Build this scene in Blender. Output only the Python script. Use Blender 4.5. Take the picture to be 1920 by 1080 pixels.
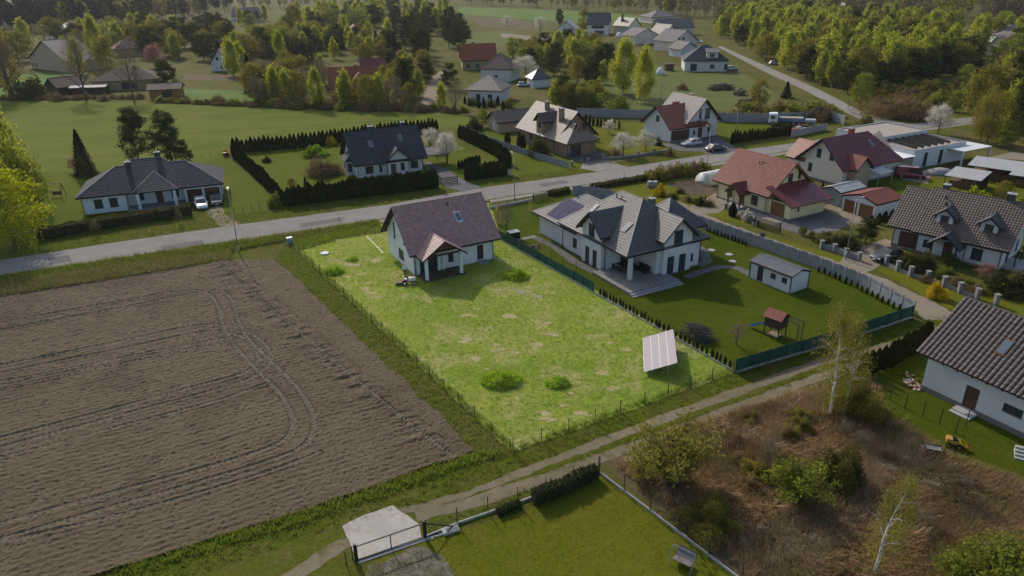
import bpy, bmesh, math, random
import numpy as np
from mathutils import Vector, Matrix

random.seed(11)
rng = np.random.default_rng(11)
R = math.radians
for o in list(bpy.data.objects):
    bpy.data.objects.remove(o)
scn = bpy.context.scene
col = scn.collection

# ------------------------------------------------------------------ camera
# drone 35 m above the plain, looking 24 degrees down
LENS_PX, CAM_H, PITCH, ROLL = 1340.0, 35.0, R(24.0), R(-1.0)
fwd = Vector((0, math.cos(PITCH), -math.sin(PITCH)))
r0 = Vector((1, 0, 0)); u0 = Vector((0, math.sin(PITCH), math.cos(PITCH)))
rgt = math.cos(ROLL) * r0 + math.sin(ROLL) * u0
upv = -math.sin(ROLL) * r0 + math.cos(ROLL) * u0
cd = bpy.data.cameras.new('camera'); cam = bpy.data.objects.new('camera', cd); col.objects.link(cam)
cd.sensor_width = 36.0; cd.lens = LENS_PX / 1920 * 36; cd.clip_start = 0.5; cd.clip_end = 8000
m = Matrix.Identity(4)
for i in range(3):
    m[i][0] = rgt[i]; m[i][1] = upv[i]; m[i][2] = -fwd[i]
m[2][3] = CAM_H
cam.matrix_world = m
scn.camera = cam

# ------------------------------------------------------------------ light
SUN_EL, SUN_AZ = R(33.5), math.atan2(-0.47, 0.88)
sun_to = Vector((math.sin(SUN_AZ) * math.cos(SUN_EL), math.cos(SUN_AZ) * math.cos(SUN_EL), math.sin(SUN_EL)))
w = bpy.data.worlds.new('World'); scn.world = w; w.use_nodes = True
wn = w.node_tree
sky = wn.nodes.new('ShaderNodeTexSky'); sky.sky_type = 'NISHITA'; sky.sun_disc = False
sky.sun_elevation = SUN_EL; sky.sun_rotation = SUN_AZ; sky.air_density = 1.0; sky.dust_density = 2.0
bg = wn.nodes['Background']; bg.inputs['Strength'].default_value = 0.15
wn.links.new(sky.outputs[0], bg.inputs[0])
sl = bpy.data.lights.new('sun', 'SUN'); sl.energy = 3.0; sl.angle = R(0.6); sl.color = (1.0, 0.93, 0.82)
so = bpy.data.objects.new('sun', sl); col.objects.link(so)
so.rotation_euler = (-sun_to).to_track_quat('-Z', 'Y').to_euler(); so.location = (0, 0, 120)
scn.view_settings.view_transform = 'Standard'; scn.view_settings.look = 'None'
scn.view_settings.exposure = 0.26; scn.view_settings.gamma = 1.0
scn.render.engine = 'CYCLES'
scn.cycles.max_bounces = 5; scn.cycles.diffuse_bounces = 2; scn.cycles.glossy_bounces = 2
scn.cycles.transparent_max_bounces = 6; scn.cycles.transmission_bounces = 3

# ------------------------------------------------------------------ survey
def at(px, py, z=0.0):
    """ground position (metres) of a point measured on the survey photograph"""
    px, py = float(px), float(py)
    d = fwd + (px - 960) / LENS_PX * rgt + (540 - py) / LENS_PX * upv
    t = (z - CAM_H) / d.z
    return Vector((d.x * t, d.y * t, z))

def px_of(p):
    v = Vector(p) - Vector((0, 0, CAM_H)); k = v.dot(fwd)
    return 960 + LENS_PX * v.dot(rgt) / k, 540 - LENS_PX * v.dot(upv) / k

def tall(px, py, top):
    """height of an upright thing standing at (px,py) whose top is seen at row top"""
    g = at(px, py); lo, hi = 0.0, 60.0
    for _ in range(40):
        mid = (lo + hi) / 2
        if px_of((g.x, g.y, mid))[1] > top: lo = mid
        else: hi = mid
    return lo

# ------------------------------------------------------------------ materials
MATS = {}
def nodes_of(name):
    m_ = bpy.data.materials.new(name); m_.use_nodes = True
    nt = m_.node_tree; b = nt.nodes['Principled BSDF']
    return m_, nt, b
def noise(nt, scale, detail=4, rough=.6, vec=None, dist=0.0):
    n = nt.nodes.new('ShaderNodeTexNoise'); n.inputs['Scale'].default_value = scale
    n.inputs['Detail'].default_value = detail; n.inputs['Roughness'].default_value = rough
    n.inputs['Distortion'].default_value = dist
    nt.links.new(vec, n.inputs['Vector'])
    return n.outputs['Fac']
def ramp(nt, fac, a, b, c0=(0, 0, 0, 1), c1=(1, 1, 1, 1)):
    n = nt.nodes.new('ShaderNodeValToRGB'); n.color_ramp.elements[0].position = a; n.color_ramp.elements[1].position = b
    n.color_ramp.elements[0].color = c0; n.color_ramp.elements[1].color = c1
    nt.links.new(fac, n.inputs[0]); return n.outputs[0]
def mix(nt, fac, a, b, mode='MIX'):
    n = nt.nodes.new('ShaderNodeMix'); n.data_type = 'RGBA'; n.blend_type = mode
    for sock, v in ((n.inputs[0], fac), (n.inputs[6], a), (n.inputs[7], b)):
        if hasattr(v, 'is_linked'): nt.links.new(v, sock)
        elif isinstance(v, (int, float)): sock.default_value = v
        else: sock.default_value = (*v[:3], 1)
    return n.outputs[2]
def wpos(nt):
    return nt.nodes.new('ShaderNodeNewGeometry').outputs['Position']
def bump(nt, b, h, strength, dist=.1):
    n = nt.nodes.new('ShaderNodeBump'); n.inputs['Strength'].default_value = strength; n.inputs['Distance'].default_value = dist
    nt.links.new(h, n.inputs['Height']); nt.links.new(n.outputs[0], b.inputs['Normal'])

def mat(name, c, rough=.8, var=.25, scale=1.5, bmp=0.0, bscale=20, metal=0.0, spec=.3, dirt=None):
    """plain surface with cloudy tone variation, fine relief and optional staining"""
    if name in MATS: return MATS[name]
    m_, nt, b = nodes_of(name); p = wpos(nt)
    n1 = noise(nt, scale, 5, .65, p)
    lo = tuple(x * (1 - var) for x in c); hi = tuple(min(1, x * (1 + var)) for x in c)
    cc = mix(nt, ramp(nt, n1, .3, .7), lo, hi)
    if dirt:
        n2 = noise(nt, scale * .6, 6, .7, p, .5)
        cc = mix(nt, ramp(nt, n2, .52, .72), cc, dirt)
    nt.links.new(cc, b.inputs['Base Color'])
    b.inputs['Roughness'].default_value = rough; b.inputs['Metallic'].default_value = metal
    b.inputs['Specular IOR Level'].default_value = spec
    if bmp: bump(nt, b, noise(nt, bscale, 4, .6, p), bmp, .05)
    MATS[name] = m_; return m_

def gmat(name, c1, c2, c3, s=(.05, .35, 2.2), t=((.4, .6), (.45, .65)), fine=.45, bmp=.5, bs=6, c4=None, s4=.9, t4=(.6, .68)):
    """ground cover: three tones in patches of three sizes, fine mottling and relief"""
    if name in MATS: return MATS[name]
    m_, nt, b = nodes_of(name); p = wpos(nt)
    a = mix(nt, ramp(nt, noise(nt, s[0], 5, .6, p, .6), *t[0]), c1, c2)
    a = mix(nt, ramp(nt, noise(nt, s[1], 6, .65, p, .4), *t[1]), a, c3)
    if c4: a = mix(nt, ramp(nt, noise(nt, s4, 6, .7, p, .8), *t4), a, c4)
    f = noise(nt, s[2], 6, .75, p)
    g = ramp(nt, f, .25, .75, (1 - fine, 1 - fine, 1 - fine, 1), (1 + fine, 1 + fine, 1 + fine, 1))
    a = mix(nt, 1.0, a, g, 'MULTIPLY')
    nt.links.new(a, b.inputs['Base Color']); b.inputs['Roughness'].default_value = .95; b.inputs['Specular IOR Level'].default_value = .03
    if bmp: bump(nt, b, noise(nt, bs, 6, .75, p), bmp, .25)
    MATS[name] = m_; return m_

def leafmat(name, c, c2, trans=.35, var=.35):
    """foliage: tone changes from tree to tree and clump to clump, light passes through the leaves"""
    if name in MATS: return MATS[name]
    m_, nt, b = nodes_of(name); p = wpos(nt)
    info = nt.nodes.new('ShaderNodeObjectInfo')
    a = mix(nt, info.outputs['Random'], c, c2)
    n1 = noise(nt, .9, 3, .6, p)
    g = ramp(nt, n1, .3, .7, (1 - var,) * 3 + (1,), (1 + var,) * 3 + (1,))
    a = mix(nt, 1.0, a, g, 'MULTIPLY')
    nt.nodes.remove(b)
    d = nt.nodes.new('ShaderNodeBsdfDiffuse'); tr = nt.nodes.new('ShaderNodeBsdfTranslucent'); mx = nt.nodes.new('ShaderNodeMixShader')
    mx.inputs[0].default_value = trans
    nt.links.new(a, d.inputs[0]); nt.links.new(a, tr.inputs[0])
    nt.links.new(d.outputs[0], mx.inputs[1]); nt.links.new(tr.outputs[0], mx.inputs[2])
    nt.links.new(mx.outputs[0], nt.nodes['Material Output'].inputs[0])
    MATS[name] = m_; return m_

def glassmat(name, c=(.03, .04, .05), rough=.12):
    if name in MATS: return MATS[name]
    m_, nt, b = nodes_of(name)
    b.inputs['Base Color'].default_value = (*c, 1); b.inputs['Roughness'].default_value = rough; b.inputs['Specular IOR Level'].default_value = .6
    MATS[name] = m_; return m_

# ------------------------------------------------------------------ objects
def tag(o, label=None, cat=None, group=None, kind=None):
    if label: o['label'] = label
    if cat: o['category'] = cat
    if group: o['group'] = group
    if kind: o['kind'] = kind
    return o
def empty(name, loc, rz=0, label=None, cat=None, group=None):
    o = bpy.data.objects.new(name, None); col.objects.link(o)
    o.location = loc; o.rotation_euler = (0, 0, rz); o.empty_display_size = .3
    return tag(o, label, cat, group)
def link(name, me, parent=None, m_=None):
    if m_ is not None and not me.materials: me.materials.append(m_)
    o = bpy.data.objects.new(name, me); col.objects.link(o)
    if parent is not None: o.parent = parent
    return o
def np_mesh(name, V, F):
    V = np.asarray(V, np.float32); F = np.asarray(F, np.int32); k = F.shape[1]
    me = bpy.data.meshes.new(name)
    me.vertices.add(len(V)); me.vertices.foreach_set('co', V.ravel())
    me.loops.add(F.size); me.loops.foreach_set('vertex_index', F.ravel())
    me.polygons.add(len(F)); me.polygons.foreach_set('loop_start', np.arange(len(F), dtype=np.int32) * k)
    me.update(calc_edges=True)
    return me

class MB:
    """collects boxes, bars and tubes into one mesh"""
    def __init__(s): s.v = []; s.f = []
    def add(s, vs, fs):
        k = len(s.v); s.v += [tuple(q) for q in vs]; s.f += [tuple(i + k for i in f) for f in fs]; return s
    def box(s, x0, x1, y0, y1, z0, z1):
        return s.add([(x0, y0, z0), (x1, y0, z0), (x1, y1, z0), (x0, y1, z0), (x0, y0, z1), (x1, y0, z1), (x1, y1, z1), (x0, y1, z1)],
                     [(0, 3, 2, 1), (4, 5, 6, 7), (0, 1, 5, 4), (1, 2, 6, 5), (2, 3, 7, 6), (3, 0, 4, 7)])
    def obox(s, O, U, N, u0, u1, n0, n1, z0, z1):
        O = Vector(O); U = Vector(U); N = Vector(N); Z = Vector((0, 0, 1)); P = lambda a, b, c: O + U * a + N * b + Z * c
        return s.add([P(u0, n0, z0), P(u1, n0, z0), P(u1, n1, z0), P(u0, n1, z0), P(u0, n0, z1), P(u1, n0, z1), P(u1, n1, z1), P(u0, n1, z1)],
                     [(0, 3, 2, 1), (4, 5, 6, 7), (0, 1, 5, 4), (1, 2, 6, 5), (2, 3, 7, 6), (3, 0, 4, 7)])
    def bar(s, a, b, w_, h_=None):
        a = Vector(a); b = Vector(b); h_ = h_ or w_; d = (b - a).normalized()
        n = d.cross(Vector((0, 0, 1)));  n = Vector((1, 0, 0)) if n.length < 1e-3 else n.normalized(); t = n.cross(d)
        n = n * w_ / 2; t = t * h_ / 2
        return s.add([a - n - t, a + n - t, a + n + t, a - n + t, b - n - t, b + n - t, b + n + t, b - n + t],
                     [(0, 3, 2, 1), (4, 5, 6, 7), (0, 1, 5, 4), (1, 2, 6, 5), (2, 3, 7, 6), (3, 0, 4, 7)])
    def tube(s, pts, rad, n=8, cap=True):
        pts = [Vector(p) for p in pts]; rad = rad if hasattr(rad, '__len__') else [rad] * len(pts); vs = []; fs = []
        ref = Vector((.37, .21, 1)).normalized()
        for i, p in enumerate(pts):
            d = (pts[min(i + 1, len(pts) - 1)] - pts[max(i - 1, 0)]).normalized()
            a = d.cross(ref if abs(d.dot(ref)) < .95 else Vector((1, 0, 0))).normalized(); b = d.cross(a)
            vs += [p + (a * math.cos(2 * math.pi * j / n) + b * math.sin(2 * math.pi * j / n)) * rad[i] for j in range(n)]
        for i in range(len(pts) - 1):
            fs += [(i * n + j, i * n + (j + 1) % n, (i + 1) * n + (j + 1) % n, (i + 1) * n + j) for j in range(n)]
        if cap: fs += [tuple(range(n))[::-1], tuple(range((len(pts) - 1) * n, len(pts) * n))]
        return s.add(vs, fs)
    def cyl(s, c, r, h, n=16, r2=None):
        c = Vector(c); return s.tube([c, c + Vector((0, 0, h))], [r, r if r2 is None else r2], n)
    def wheel(s, c, r, w_, ax=(0, 1, 0), n=16):
        c = Vector(c); ax = Vector(ax) * w_ / 2
        return s.tube([c - ax, c - ax * .8, c + ax * .8, c + ax], [r * .9, r, r, r * .9], n)
    def prism(s, poly, th):
        """planar polygon thickened against its normal"""
        P = [Vector(p) for p in poly]; nrm = (P[1] - P[0]).cross(P[-1] - P[0]).normalized(); n = len(P)
        vs = P + [p - nrm * th for p in P]
        return s.add(vs, [tuple(range(n)), tuple(range(2 * n - 1, n - 1, -1))] + [(i, i + n, (i + 1) % n + n, (i + 1) % n) for i in range(n)])
    def loft(s, rings, cap=True):
        n = len(rings[0]); vs = [p for r_ in rings for p in r_]; fs = []
        for i in range(len(rings) - 1):
            fs += [(i * n + j, i * n + (j + 1) % n, (i + 1) * n + (j + 1) % n, (i + 1) * n + j) for j in range(n)]
        if cap: fs += [tuple(range(n))[::-1], tuple(range((len(rings) - 1) * n, len(rings) * n))]
        return s.add(vs, fs)
    def mesh(s, name, m_=None, smooth=False, fix=True):
        me = bpy.data.meshes.new(name); me.from_pydata(s.v, [], s.f)
        if fix:
            bm = bmesh.new(); bm.from_mesh(me); bmesh.ops.recalc_face_normals(bm, faces=bm.faces); bm.to_mesh(me); bm.free()
        if smooth:
            for p in me.polygons: p.use_smooth = True
        if m_: me.materials.append(m_)
        return me
    def build(s, name, m_, parent=None, smooth=False, bevel=0.0):
        o = link(name, s.mesh(name, m_, smooth), parent)
        if bevel:
            b = o.modifiers.new('bevel', 'BEVEL'); b.width = bevel; b.segments = 2; b.limit_method = 'ANGLE'
        return o

def copy_tree(o, parent=None):
    c = o.copy(); col.objects.link(c)
    if parent is not None: c.parent = parent
    for ch in list(o.children): copy_tree(ch, c)
    return c

def in_poly(X, Y, poly):
    ins = np.zeros(X.shape, bool); n = len(poly); j = n - 1
    for i in range(n):
        xi, yi = poly[i][0], poly[i][1]; xj, yj = poly[j][0], poly[j][1]
        c = ((yi > Y) != (yj > Y)) & (X < (xj - xi) * (Y - yi) / (yj - yi + 1e-12) + xi)
        ins ^= c; j = i
    return ins
# ------------------------------------------------------------------ the setting
def gp(pts): return [(at(*p).x, at(*p).y) for p in pts]
def wob_fn():
    ph = [random.uniform(0, 6.28) for _ in range(4)]
    return lambda d: .45 * math.sin(d * .9 + ph[0]) + .3 * math.sin(d * 2.3 + ph[1]) + .25 * math.sin(d * 5.1 + ph[2]) + .2 * random.uniform(-1, 1)
def rough_line(P, step, jit, closed=True):
    """ragged natural edge: slow and quick wobble along every side"""
    out = []; n = len(P); f = wob_fn(); s0 = 0
    for i in range(n if closed else n - 1):
        a = Vector(P[i]); b = Vector(P[(i + 1) % n]); L = (b - a).length; k = max(1, min(160, int(L / step)))
        d = (b - a).normalized(); nn = Vector((-d.y, d.x))
        for j in range(k):
            out.append(a.lerp(b, j / k) + nn * (f(s0 + L * j / k) * jit if j else 0))
        s0 += L
    if not closed: out.append(Vector(P[-1]))
    return out
def sheet(name, pts, z, m_, step=1.0, jit=.25, world=False, thick=0):
    P = pts if world else gp(pts)
    P = rough_line(P, step * .5, jit)
    bm = bmesh.new(); f = bm.faces.new([bm.verts.new((p[0], p[1], z)) for p in P])
    bmesh.ops.triangulate(bm, faces=[f]); bmesh.ops.recalc_face_normals(bm, faces=bm.faces)
    if bm.faces and sum(f_.normal.z for f_ in bm.faces) < 0: bmesh.ops.reverse_faces(bm, faces=bm.faces)
    me = bpy.data.meshes.new(name); bm.to_mesh(me); bm.free()
    return tag(link(name, me, None, m_), kind='structure')
def strip(name, pts, wdt, z, m_, jit=.12, step=1.5, world=False):
    P = [Vector(p) for p in (pts if world else gp(pts))]
    L = []
    for i in range(len(P) - 1):
        k = max(1, int((P[i + 1] - P[i]).length / step)); L += [P[i].lerp(P[i + 1], j / k) for j in range(k)]
    L.append(P[-1]); V = []; f1, f2 = wob_fn(), wob_fn(); wf = wdt if callable(wdt) else (lambda t: wdt)
    for i, p in enumerate(L):
        d = (L[min(i + 1, len(L) - 1)] - L[max(i - 1, 0)]).normalized(); n = Vector((-d.y, d.x)); h = wf(i / len(L)) / 2
        V += [(*(p + n * (h + f1(i * step) * jit)), z), (*(p - n * (h + f2(i * step) * jit)), z)]
    F = [(2 * i + 1, 2 * i + 3, 2 * i + 2, 2 * i) for i in range(len(L) - 1)]
    return tag(link(name, np_mesh(name, V, F), None, m_), kind='structure')

G_ROUGH = gmat('rough_grassland', (.084, .084, .016), (.115, .094, .034), (.064, .076, .012), (.02, .12, 1.4), fine=.4, bmp=.6, bs=3)
G_MEADOW = gmat('meadow_grass', (.094, .118, .012), (.110, .122, .017), (.078, .106, .009), (.02, .09, 1.8), fine=.25, bmp=.35, bs=5)
G_PLOT = gmat('plot_grass', (.165, .228, .026), (.262, .288, .056), (.37, .32, .150), (.04, .2, 2.4), ((.36, .64), (.50, .70)), fine=.35, bmp=.6, bs=6)
G_LAWN = gmat('mown_lawn', (.066, .092, .004), (.084, .102, .006), (.100, .102, .014), (.05, .3, 3), ((.4, .6), (.5, .75)), fine=.25, bmp=.35, bs=9)
G_LAWN3 = gmat('deep_green_lawn', (.048, .068, .003), (.060, .076, .004), (.076, .078, .010), (.05, .3, 3), ((.4, .6), (.5, .75)), fine=.25, bmp=.35, bs=9)
G_LAWN2 = gmat('yellowish_lawn', (.108, .110, .009), (.086, .098, .007), (.130, .118, .020), (.09, .5, 3), ((.4, .6), (.5, .75)), fine=.25, bmp=.35, bs=9)
G_VERGE = gmat('verge_grass', (.074, .100, .007), (.100, .100, .016), (.135, .112, .040), (.08, .4, 2.5), ((.4, .6), (.55, .72)), fine=.4, bmp=.7, bs=5)
G_BROWN = gmat('rank_dry_ground', (.135, .092, .052), (.095, .088, .030), (.165, .120, .072), (.08, .4, 2.2), fine=.45, bmp=.8, bs=5)
G_SAND = gmat('sandy_lane_surface', (.235, .195, .145), (.20, .165, .12), (.155, .135, .085), (.08, .6, 4), ((.4, .6), (.55, .8)), fine=.18, bmp=.3, bs=8)
G_RUT = gmat('sandy_rut_surface', (.20, .160, .108), (.165, .135, .085), (.10, .095, .036), (.15, .8, 4), ((.4, .6), (.5, .72)), fine=.2, bmp=.4, bs=8)
G_ASPH = gmat('worn_asphalt', (.215, .20, .18), (.19, .178, .162), (.235, .22, .20), (.06, .5, 6), fine=.12, bmp=.12, bs=30)
G_PAVE = gmat('pale_concrete_paving', (.255, .235, .205), (.225, .21, .185), (.20, .185, .155), (.1, .6, 5), fine=.15, bmp=.15, bs=20)
G_SLAB = gmat('bleached_concrete', (.40, .365, .325), (.34, .31, .275), (.27, .235, .19), (.3, .9, 5), ((.4, .6), (.5, .72)), fine=.16, bmp=.15, bs=20)
G_COBB = gmat('grey_block_paving', (.13, .125, .125), (.11, .105, .105), (.16, .15, .145), (.1, .8, 5), fine=.2, bmp=.3, bs=14)
G_SOILB = gmat('garden_soil', (.105, .077, .054), (.085, .062, .042), (.12, .095, .07), (.1, .8, 4), fine=.3, bmp=.8, bs=5)

tag(link('ground', np_mesh('ground', [(-2500, -300, 0), (2500, -300, 0), (2500, 4200, 0), (-2500, 4200, 0)], [(0, 1, 2, 3)]), None, G_ROUGH), kind='structure')

sheet('meadow', [(-500, 195), (60, 187), (470, 201), (870, 214), (905, 236), (830, 240), (440, 264), (425, 302), (330, 325), (85, 322), (-500, 340)], .004, G_MEADOW, 4, .5)
sheet('far_meadow', [(860, 13), (1060, 20), (1240, 32), (1255, 42), (1080, 42), (1000, 38), (860, 26)], .004, gmat('lush_far_meadow', (.085, .145, .030), (.10, .15, .035), (.08, .125, .03), (.01, .05, 1), fine=.15, bmp=0), 20, 1)
sheet('meadow', [(868, 62), (960, 58), (985, 80), (930, 88), (872, 92)], .004, gmat('dull_far_meadow', (.098, .115, .032), (.11, .115, .04), (.09, .10, .03), (.02, .1, 1.5), fine=.2, bmp=.2), 8, .5)
sheet('meadow', [(1120, 140), (1230, 120), (1400, 140), (1470, 185), (1420, 208), (1230, 204), (1090, 206), (1100, 180)], .004, MATS['dull_far_meadow'], 6, .5)
sheet('meadow', [(330, 165), (470, 172), (500, 195), (330, 190)], .004, MATS['lush_far_meadow'], 6, .5)
sheet('meadow', [(0, 140), (130, 135), (170, 165), (90, 185), (0, 180)], .004, MATS['lush_far_meadow'], 6, .5)
sheet('meadow', [(570, 70), (690, 66), (700, 84), (575, 88)], .004, MATS['lush_far_meadow'], 6, .5)
sheet('grass_verge', [(-500, 415), (90, 420), (440, 392), (540, 383), (830, 347), (960, 328), (1130, 312), (1320, 284), (1500, 255), (1640, 224), (1830, 213), (1835, 236), (1640, 266), (1440, 302), (1340, 318), (1110, 352), (920, 388), (700, 420), (536, 452), (430, 489), (0, 562), (-500, 650)], .008, G_VERGE, 2, .2)
sheet('lawn', [(40, 345), (85, 322), (330, 320), (425, 292), (536, 387), (440, 402), (386, 384), (90, 424), (40, 430)], .012, G_LAWN, 2, .1)
sheet('lawn', [(440, 270), (640, 250), (815, 238), (958, 328), (830, 350), (545, 386)], .012, G_LAWN, 2, .1)
sheet('lawn', [(955, 330), (860, 255), (905, 240), (1060, 292), (1118, 316)], .012, G_LAWN, 2, .1)
sheet('lawn', [(1115, 225), (1215, 232), (1260, 268), (1255, 284), (1125, 305), (1095, 255)], .012, G_LAWN2, 2, .1)
sheet('lawn', [(1348, 225), (1445, 236), (1450, 246), (1365, 272), (1350, 262)], .012, G_LAWN, 2, .1)
sheet('lawn', [(536, 452), (716, 420), (918, 376), (938, 445), (1377, 690), (1376, 700), (960, 849)], .016, G_PLOT, 2, .15).name = 'plot_lawn'
sheet('lawn', [(925, 388), (1050, 356), (1112, 350), (1265, 395), (1712, 578), (1712, 592), (1384, 694), (938, 444)], .012, G_LAWN3, 2, .1)
sheet('lawn', [(1110, 350), (1230, 332), (1300, 335), (1330, 370), (1410, 405), (1400, 425), (1300, 395)], .014, G_LAWN2, 2, .2)
sheet('lawn', [(1420, 440), (1500, 458), (1610, 490), (1560, 500), (1440, 462)], .02, G_LAWN2, 1.5, .2)
sheet('lawn', [(1640, 505), (1690, 502), (1800, 540), (1920, 570), (1920, 610), (1800, 590), (1720, 548)], .02, G_LAWN2, 1.5, .2)
sheet('lawn', [(1590, 340), (1690, 325), (1760, 345), (1720, 380), (1690, 395), (1640, 350)], .012, G_LAWN, 2, .1)
sheet('lawn', [(1745, 335), (1860, 330), (2000, 345), (2000, 420), (1750, 380)], .014, G_LAWN2, 2, .1)
sheet('lawn', [(1640, 690), (1745, 625), (2200, 560), (2200, 1010), (1900, 885), (1760, 838), (1650, 765)], .012, G_LAWN3, 1.5, .2)
sheet('lawn', [(440, 1400), (690, 1058), (800, 1012), (990, 957), (1122, 888), (1388, 1080), (1560, 1400)], .016, G_LAWN2, 1, .1)
sheet('rough_ground', [(1130, 868), (1260, 800), (1440, 745), (1540, 716), (1640, 700), (1660, 765), (1770, 845), (1930, 905), (2300, 1050), (2300, 1500), (1540, 1500), (1385, 1080)], .006, G_BROWN, 1, .2)
sheet('track_verge', [(120, 1080), (220, 1060), (880, 852), (958, 850), (1376, 701), (1700, 605), (1780, 590), (1730, 640), (1540, 722), (1260, 805), (1125, 872), (990, 950), (800, 1008), (690, 1055), (480, 1300), (0, 1300)], .010, G_VERGE, 1, .2)

for ln in ([(60, 232), (250, 224), (480, 211), (640, 206)], [(70, 268), (250, 258), (440, 244), (600, 234), (780, 224)], [(90, 300), (240, 290), (430, 272)], [(420, 276), (600, 262), (760, 244)]): strip('meadow_tramline', ln, .55, .009, gmat('tramline_turf', (.055, .064, .016), (.07, .066, .022), (.05, .06, .012), (.1, .5, 2)), .1, 3)
# asphalt road with a paved edge
UP = gp([(-300, 538), (0, 488), (200, 457), (450, 421), (727, 384), (902, 352.5), (1122, 322), (1325, 290), (1522, 264), (1640, 240), (1815, 220), (2050, 196)])
LO = gp([(-300, 572), (0, 516), (200, 487), (400, 457), (710, 411), (917, 374), (1110, 344), (1340, 305), (1442, 289), (1632, 255), (1812, 230), (2050, 205)])
sheet('road', UP + LO[::-1], .020, G_ASPH, 2.5, .1, world=True)
for q in ([(300, 462), (380, 450), (384, 458), (306, 471)], [(560, 420), (640, 408), (646, 414), (566, 427)], [(1010, 345), (1060, 338), (1066, 343), (1016, 351)], [(1240, 312), (1300, 303), (1306, 308), (1246, 318)], [(90, 484), (130, 478), (134, 490), (94, 497)]): sheet('road_patch', q, .0245, gmat('dark_repair_asphalt', (.135, .128, .12), (.15, .14, .13), (.12, .115, .11), (.3, 1, 6), fine=.15, bmp=.1), 1, .1)
ed = [Vector(p) for p in LO]
strip('pavement', [tuple(p + Vector((.55, -.9))) for p in ed[:]], 1.3, .016, G_PAVE, .1, 2, world=True)
sheet('side_road', [(1648, 236), (1600, 218), (1548, 190), (1500, 165), (1440, 138), (1392, 113), (1368, 100), (1345, 88), (1352, 86), (1382, 100), (1410, 112), (1462, 135), (1530, 165), (1575, 188), (1620, 212), (1700, 232)], .016, G_PAVE, 3, .3)
sheet('forest_path', [(788, 196), (800, 165), (815, 140), (835, 128), (845, 130), (828, 150), (822, 170), (820, 197)], .012, G_SAND, 3, .4)
sheet('far_path', [(940, 62), (1040, 72), (1040, 78), (960, 72), (940, 70)], .012, G_SAND, 3, .3)
# sandy lane along the concrete fence, then the two-rut track past the plot
strip('sandy_lane', [(1255, 380), (1300, 404), (1400, 443), (1500, 478), (1570, 503), (1640, 529), (1700, 556), (1742, 580), (1765, 600)], lambda t: 3.6, .024, G_SAND, .35, .5)
strip('wheel_rut', [(1755, 612), (1690, 642), (1530, 682), (1300, 765), (1150, 820), (1000, 878), (880, 925), (800, 948), (740, 962)], lambda t: 1.05 - .45 * max(0, t - .6) / .4, .022, G_RUT, .14, .3)
strip('wheel_rut', [(1760, 618), (1660, 664), (1530, 709), (1300, 795), (1150, 851), (1000, 905), (880, 944), (780, 968)], lambda t: 1.0 + .25 * t, .023, G_RUT, .14, .3)
strip('wheel_rut', [(690, 1005), (640, 1020), (590, 1055), (540, 1085), (420, 1180)], 1.1, .022, G_RUT, .14, .3)
sheet('driveway', [(385, 394), (412, 384), (423, 402), (452, 420), (415, 428), (400, 412)], .028, G_SAND, 1, .1)
sheet('driveway', [(796, 300), (840, 318), (868, 338), (902, 350), (870, 360), (838, 352), (815, 330), (800, 322)], .028, G_COBB, 1, .05)
sheet('driveway', [(1095, 303), (1128, 296), (1160, 308), (1178, 313), (1120, 322), (1088, 316)], .028, G_PAVE, 1, .05)
sheet('driveway', [(1065, 298), (1130, 285), (1145, 296), (1095, 304)], .03, G_COBB, 1, .05)
sheet('driveway', [(1240, 270), (1345, 256), (1370, 270), (1385, 283), (1330, 292), (1318, 285), (1270, 283)], .028, G_COBB, 1, .05)
sheet('driveway', [(1455, 408), (1540, 398), (1582, 398), (1600, 415), (1570, 434), (1505, 440), (1450, 425)], .028, G_COBB, 1, .1)
sheet('driveway', [(1540, 390), (1575, 372), (1640, 412), (1610, 425), (1590, 412)], .030, G_SAND, 1, .1)
sheet('driveway', [(1595, 470), (1660, 448), (1690, 462), (1660, 490), (1640, 505), (1585, 525), (1560, 505)], .028, G_SAND, 1, .1)
sheet('driveway', [(1345, 375), (1360, 368), (1470, 412), (1450, 424), (1385, 402)], .032, G_PAVE, 1, .05)
sheet('footpath', [(1310, 380), (1342, 362), (1372, 385), (1345, 400), (1290, 402), (1275, 393)], .026, G_SAND, 1, .1)
sheet('driveway', [(1675, 322), (1745, 328), (1740, 345), (1690, 336)], .03, G_SAND, 1, .1)
sheet('yard_path', [(1900, 285), (2000, 295), (2000, 306), (1850, 296)], .02, G_SAND, 1, .1)
sheet('garden_bed', [(1250, 345), (1335, 328), (1345, 356), (1340, 365), (1300, 368)], .018, G_SOILB, 1, .1)
sheet('bare_soil', [(960, 36), (880, 30), (905, 50), (990, 56), (1010, 44)], .006, gmat('reddish_fallow', (.13, .085, .06), (.105, .08, .045), (.09, .09, .04), (.02, .1, 1), fine=.2, bmp=0), 8, .8)
sheet('bare_soil', [(345, 138), (445, 142), (450, 152), (345, 150)], .006, MATS['reddish_fallow'], 5, .4)
# garden path and terrace of the big grey-roofed house
strip('garden_path', [(1003, 446), (1040, 462), (1075, 490), (1125, 515)], 1.3, .026, G_COBB, .03, .6)
strip('garden_path', [(960, 452), (1005, 443)], .9, .028, G_PAVE, .03, .6)
strip('garden_path', [(1285, 520), (1320, 508), (1350, 500), (1385, 503), (1420, 522)], 1.2, .026, G_COBB, .03, .6)
strip('garden_path', [(1308, 498), (1325, 490), (1318, 472), (1310, 462)], 1.4, .024, G_COBB, .03, .6)
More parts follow.
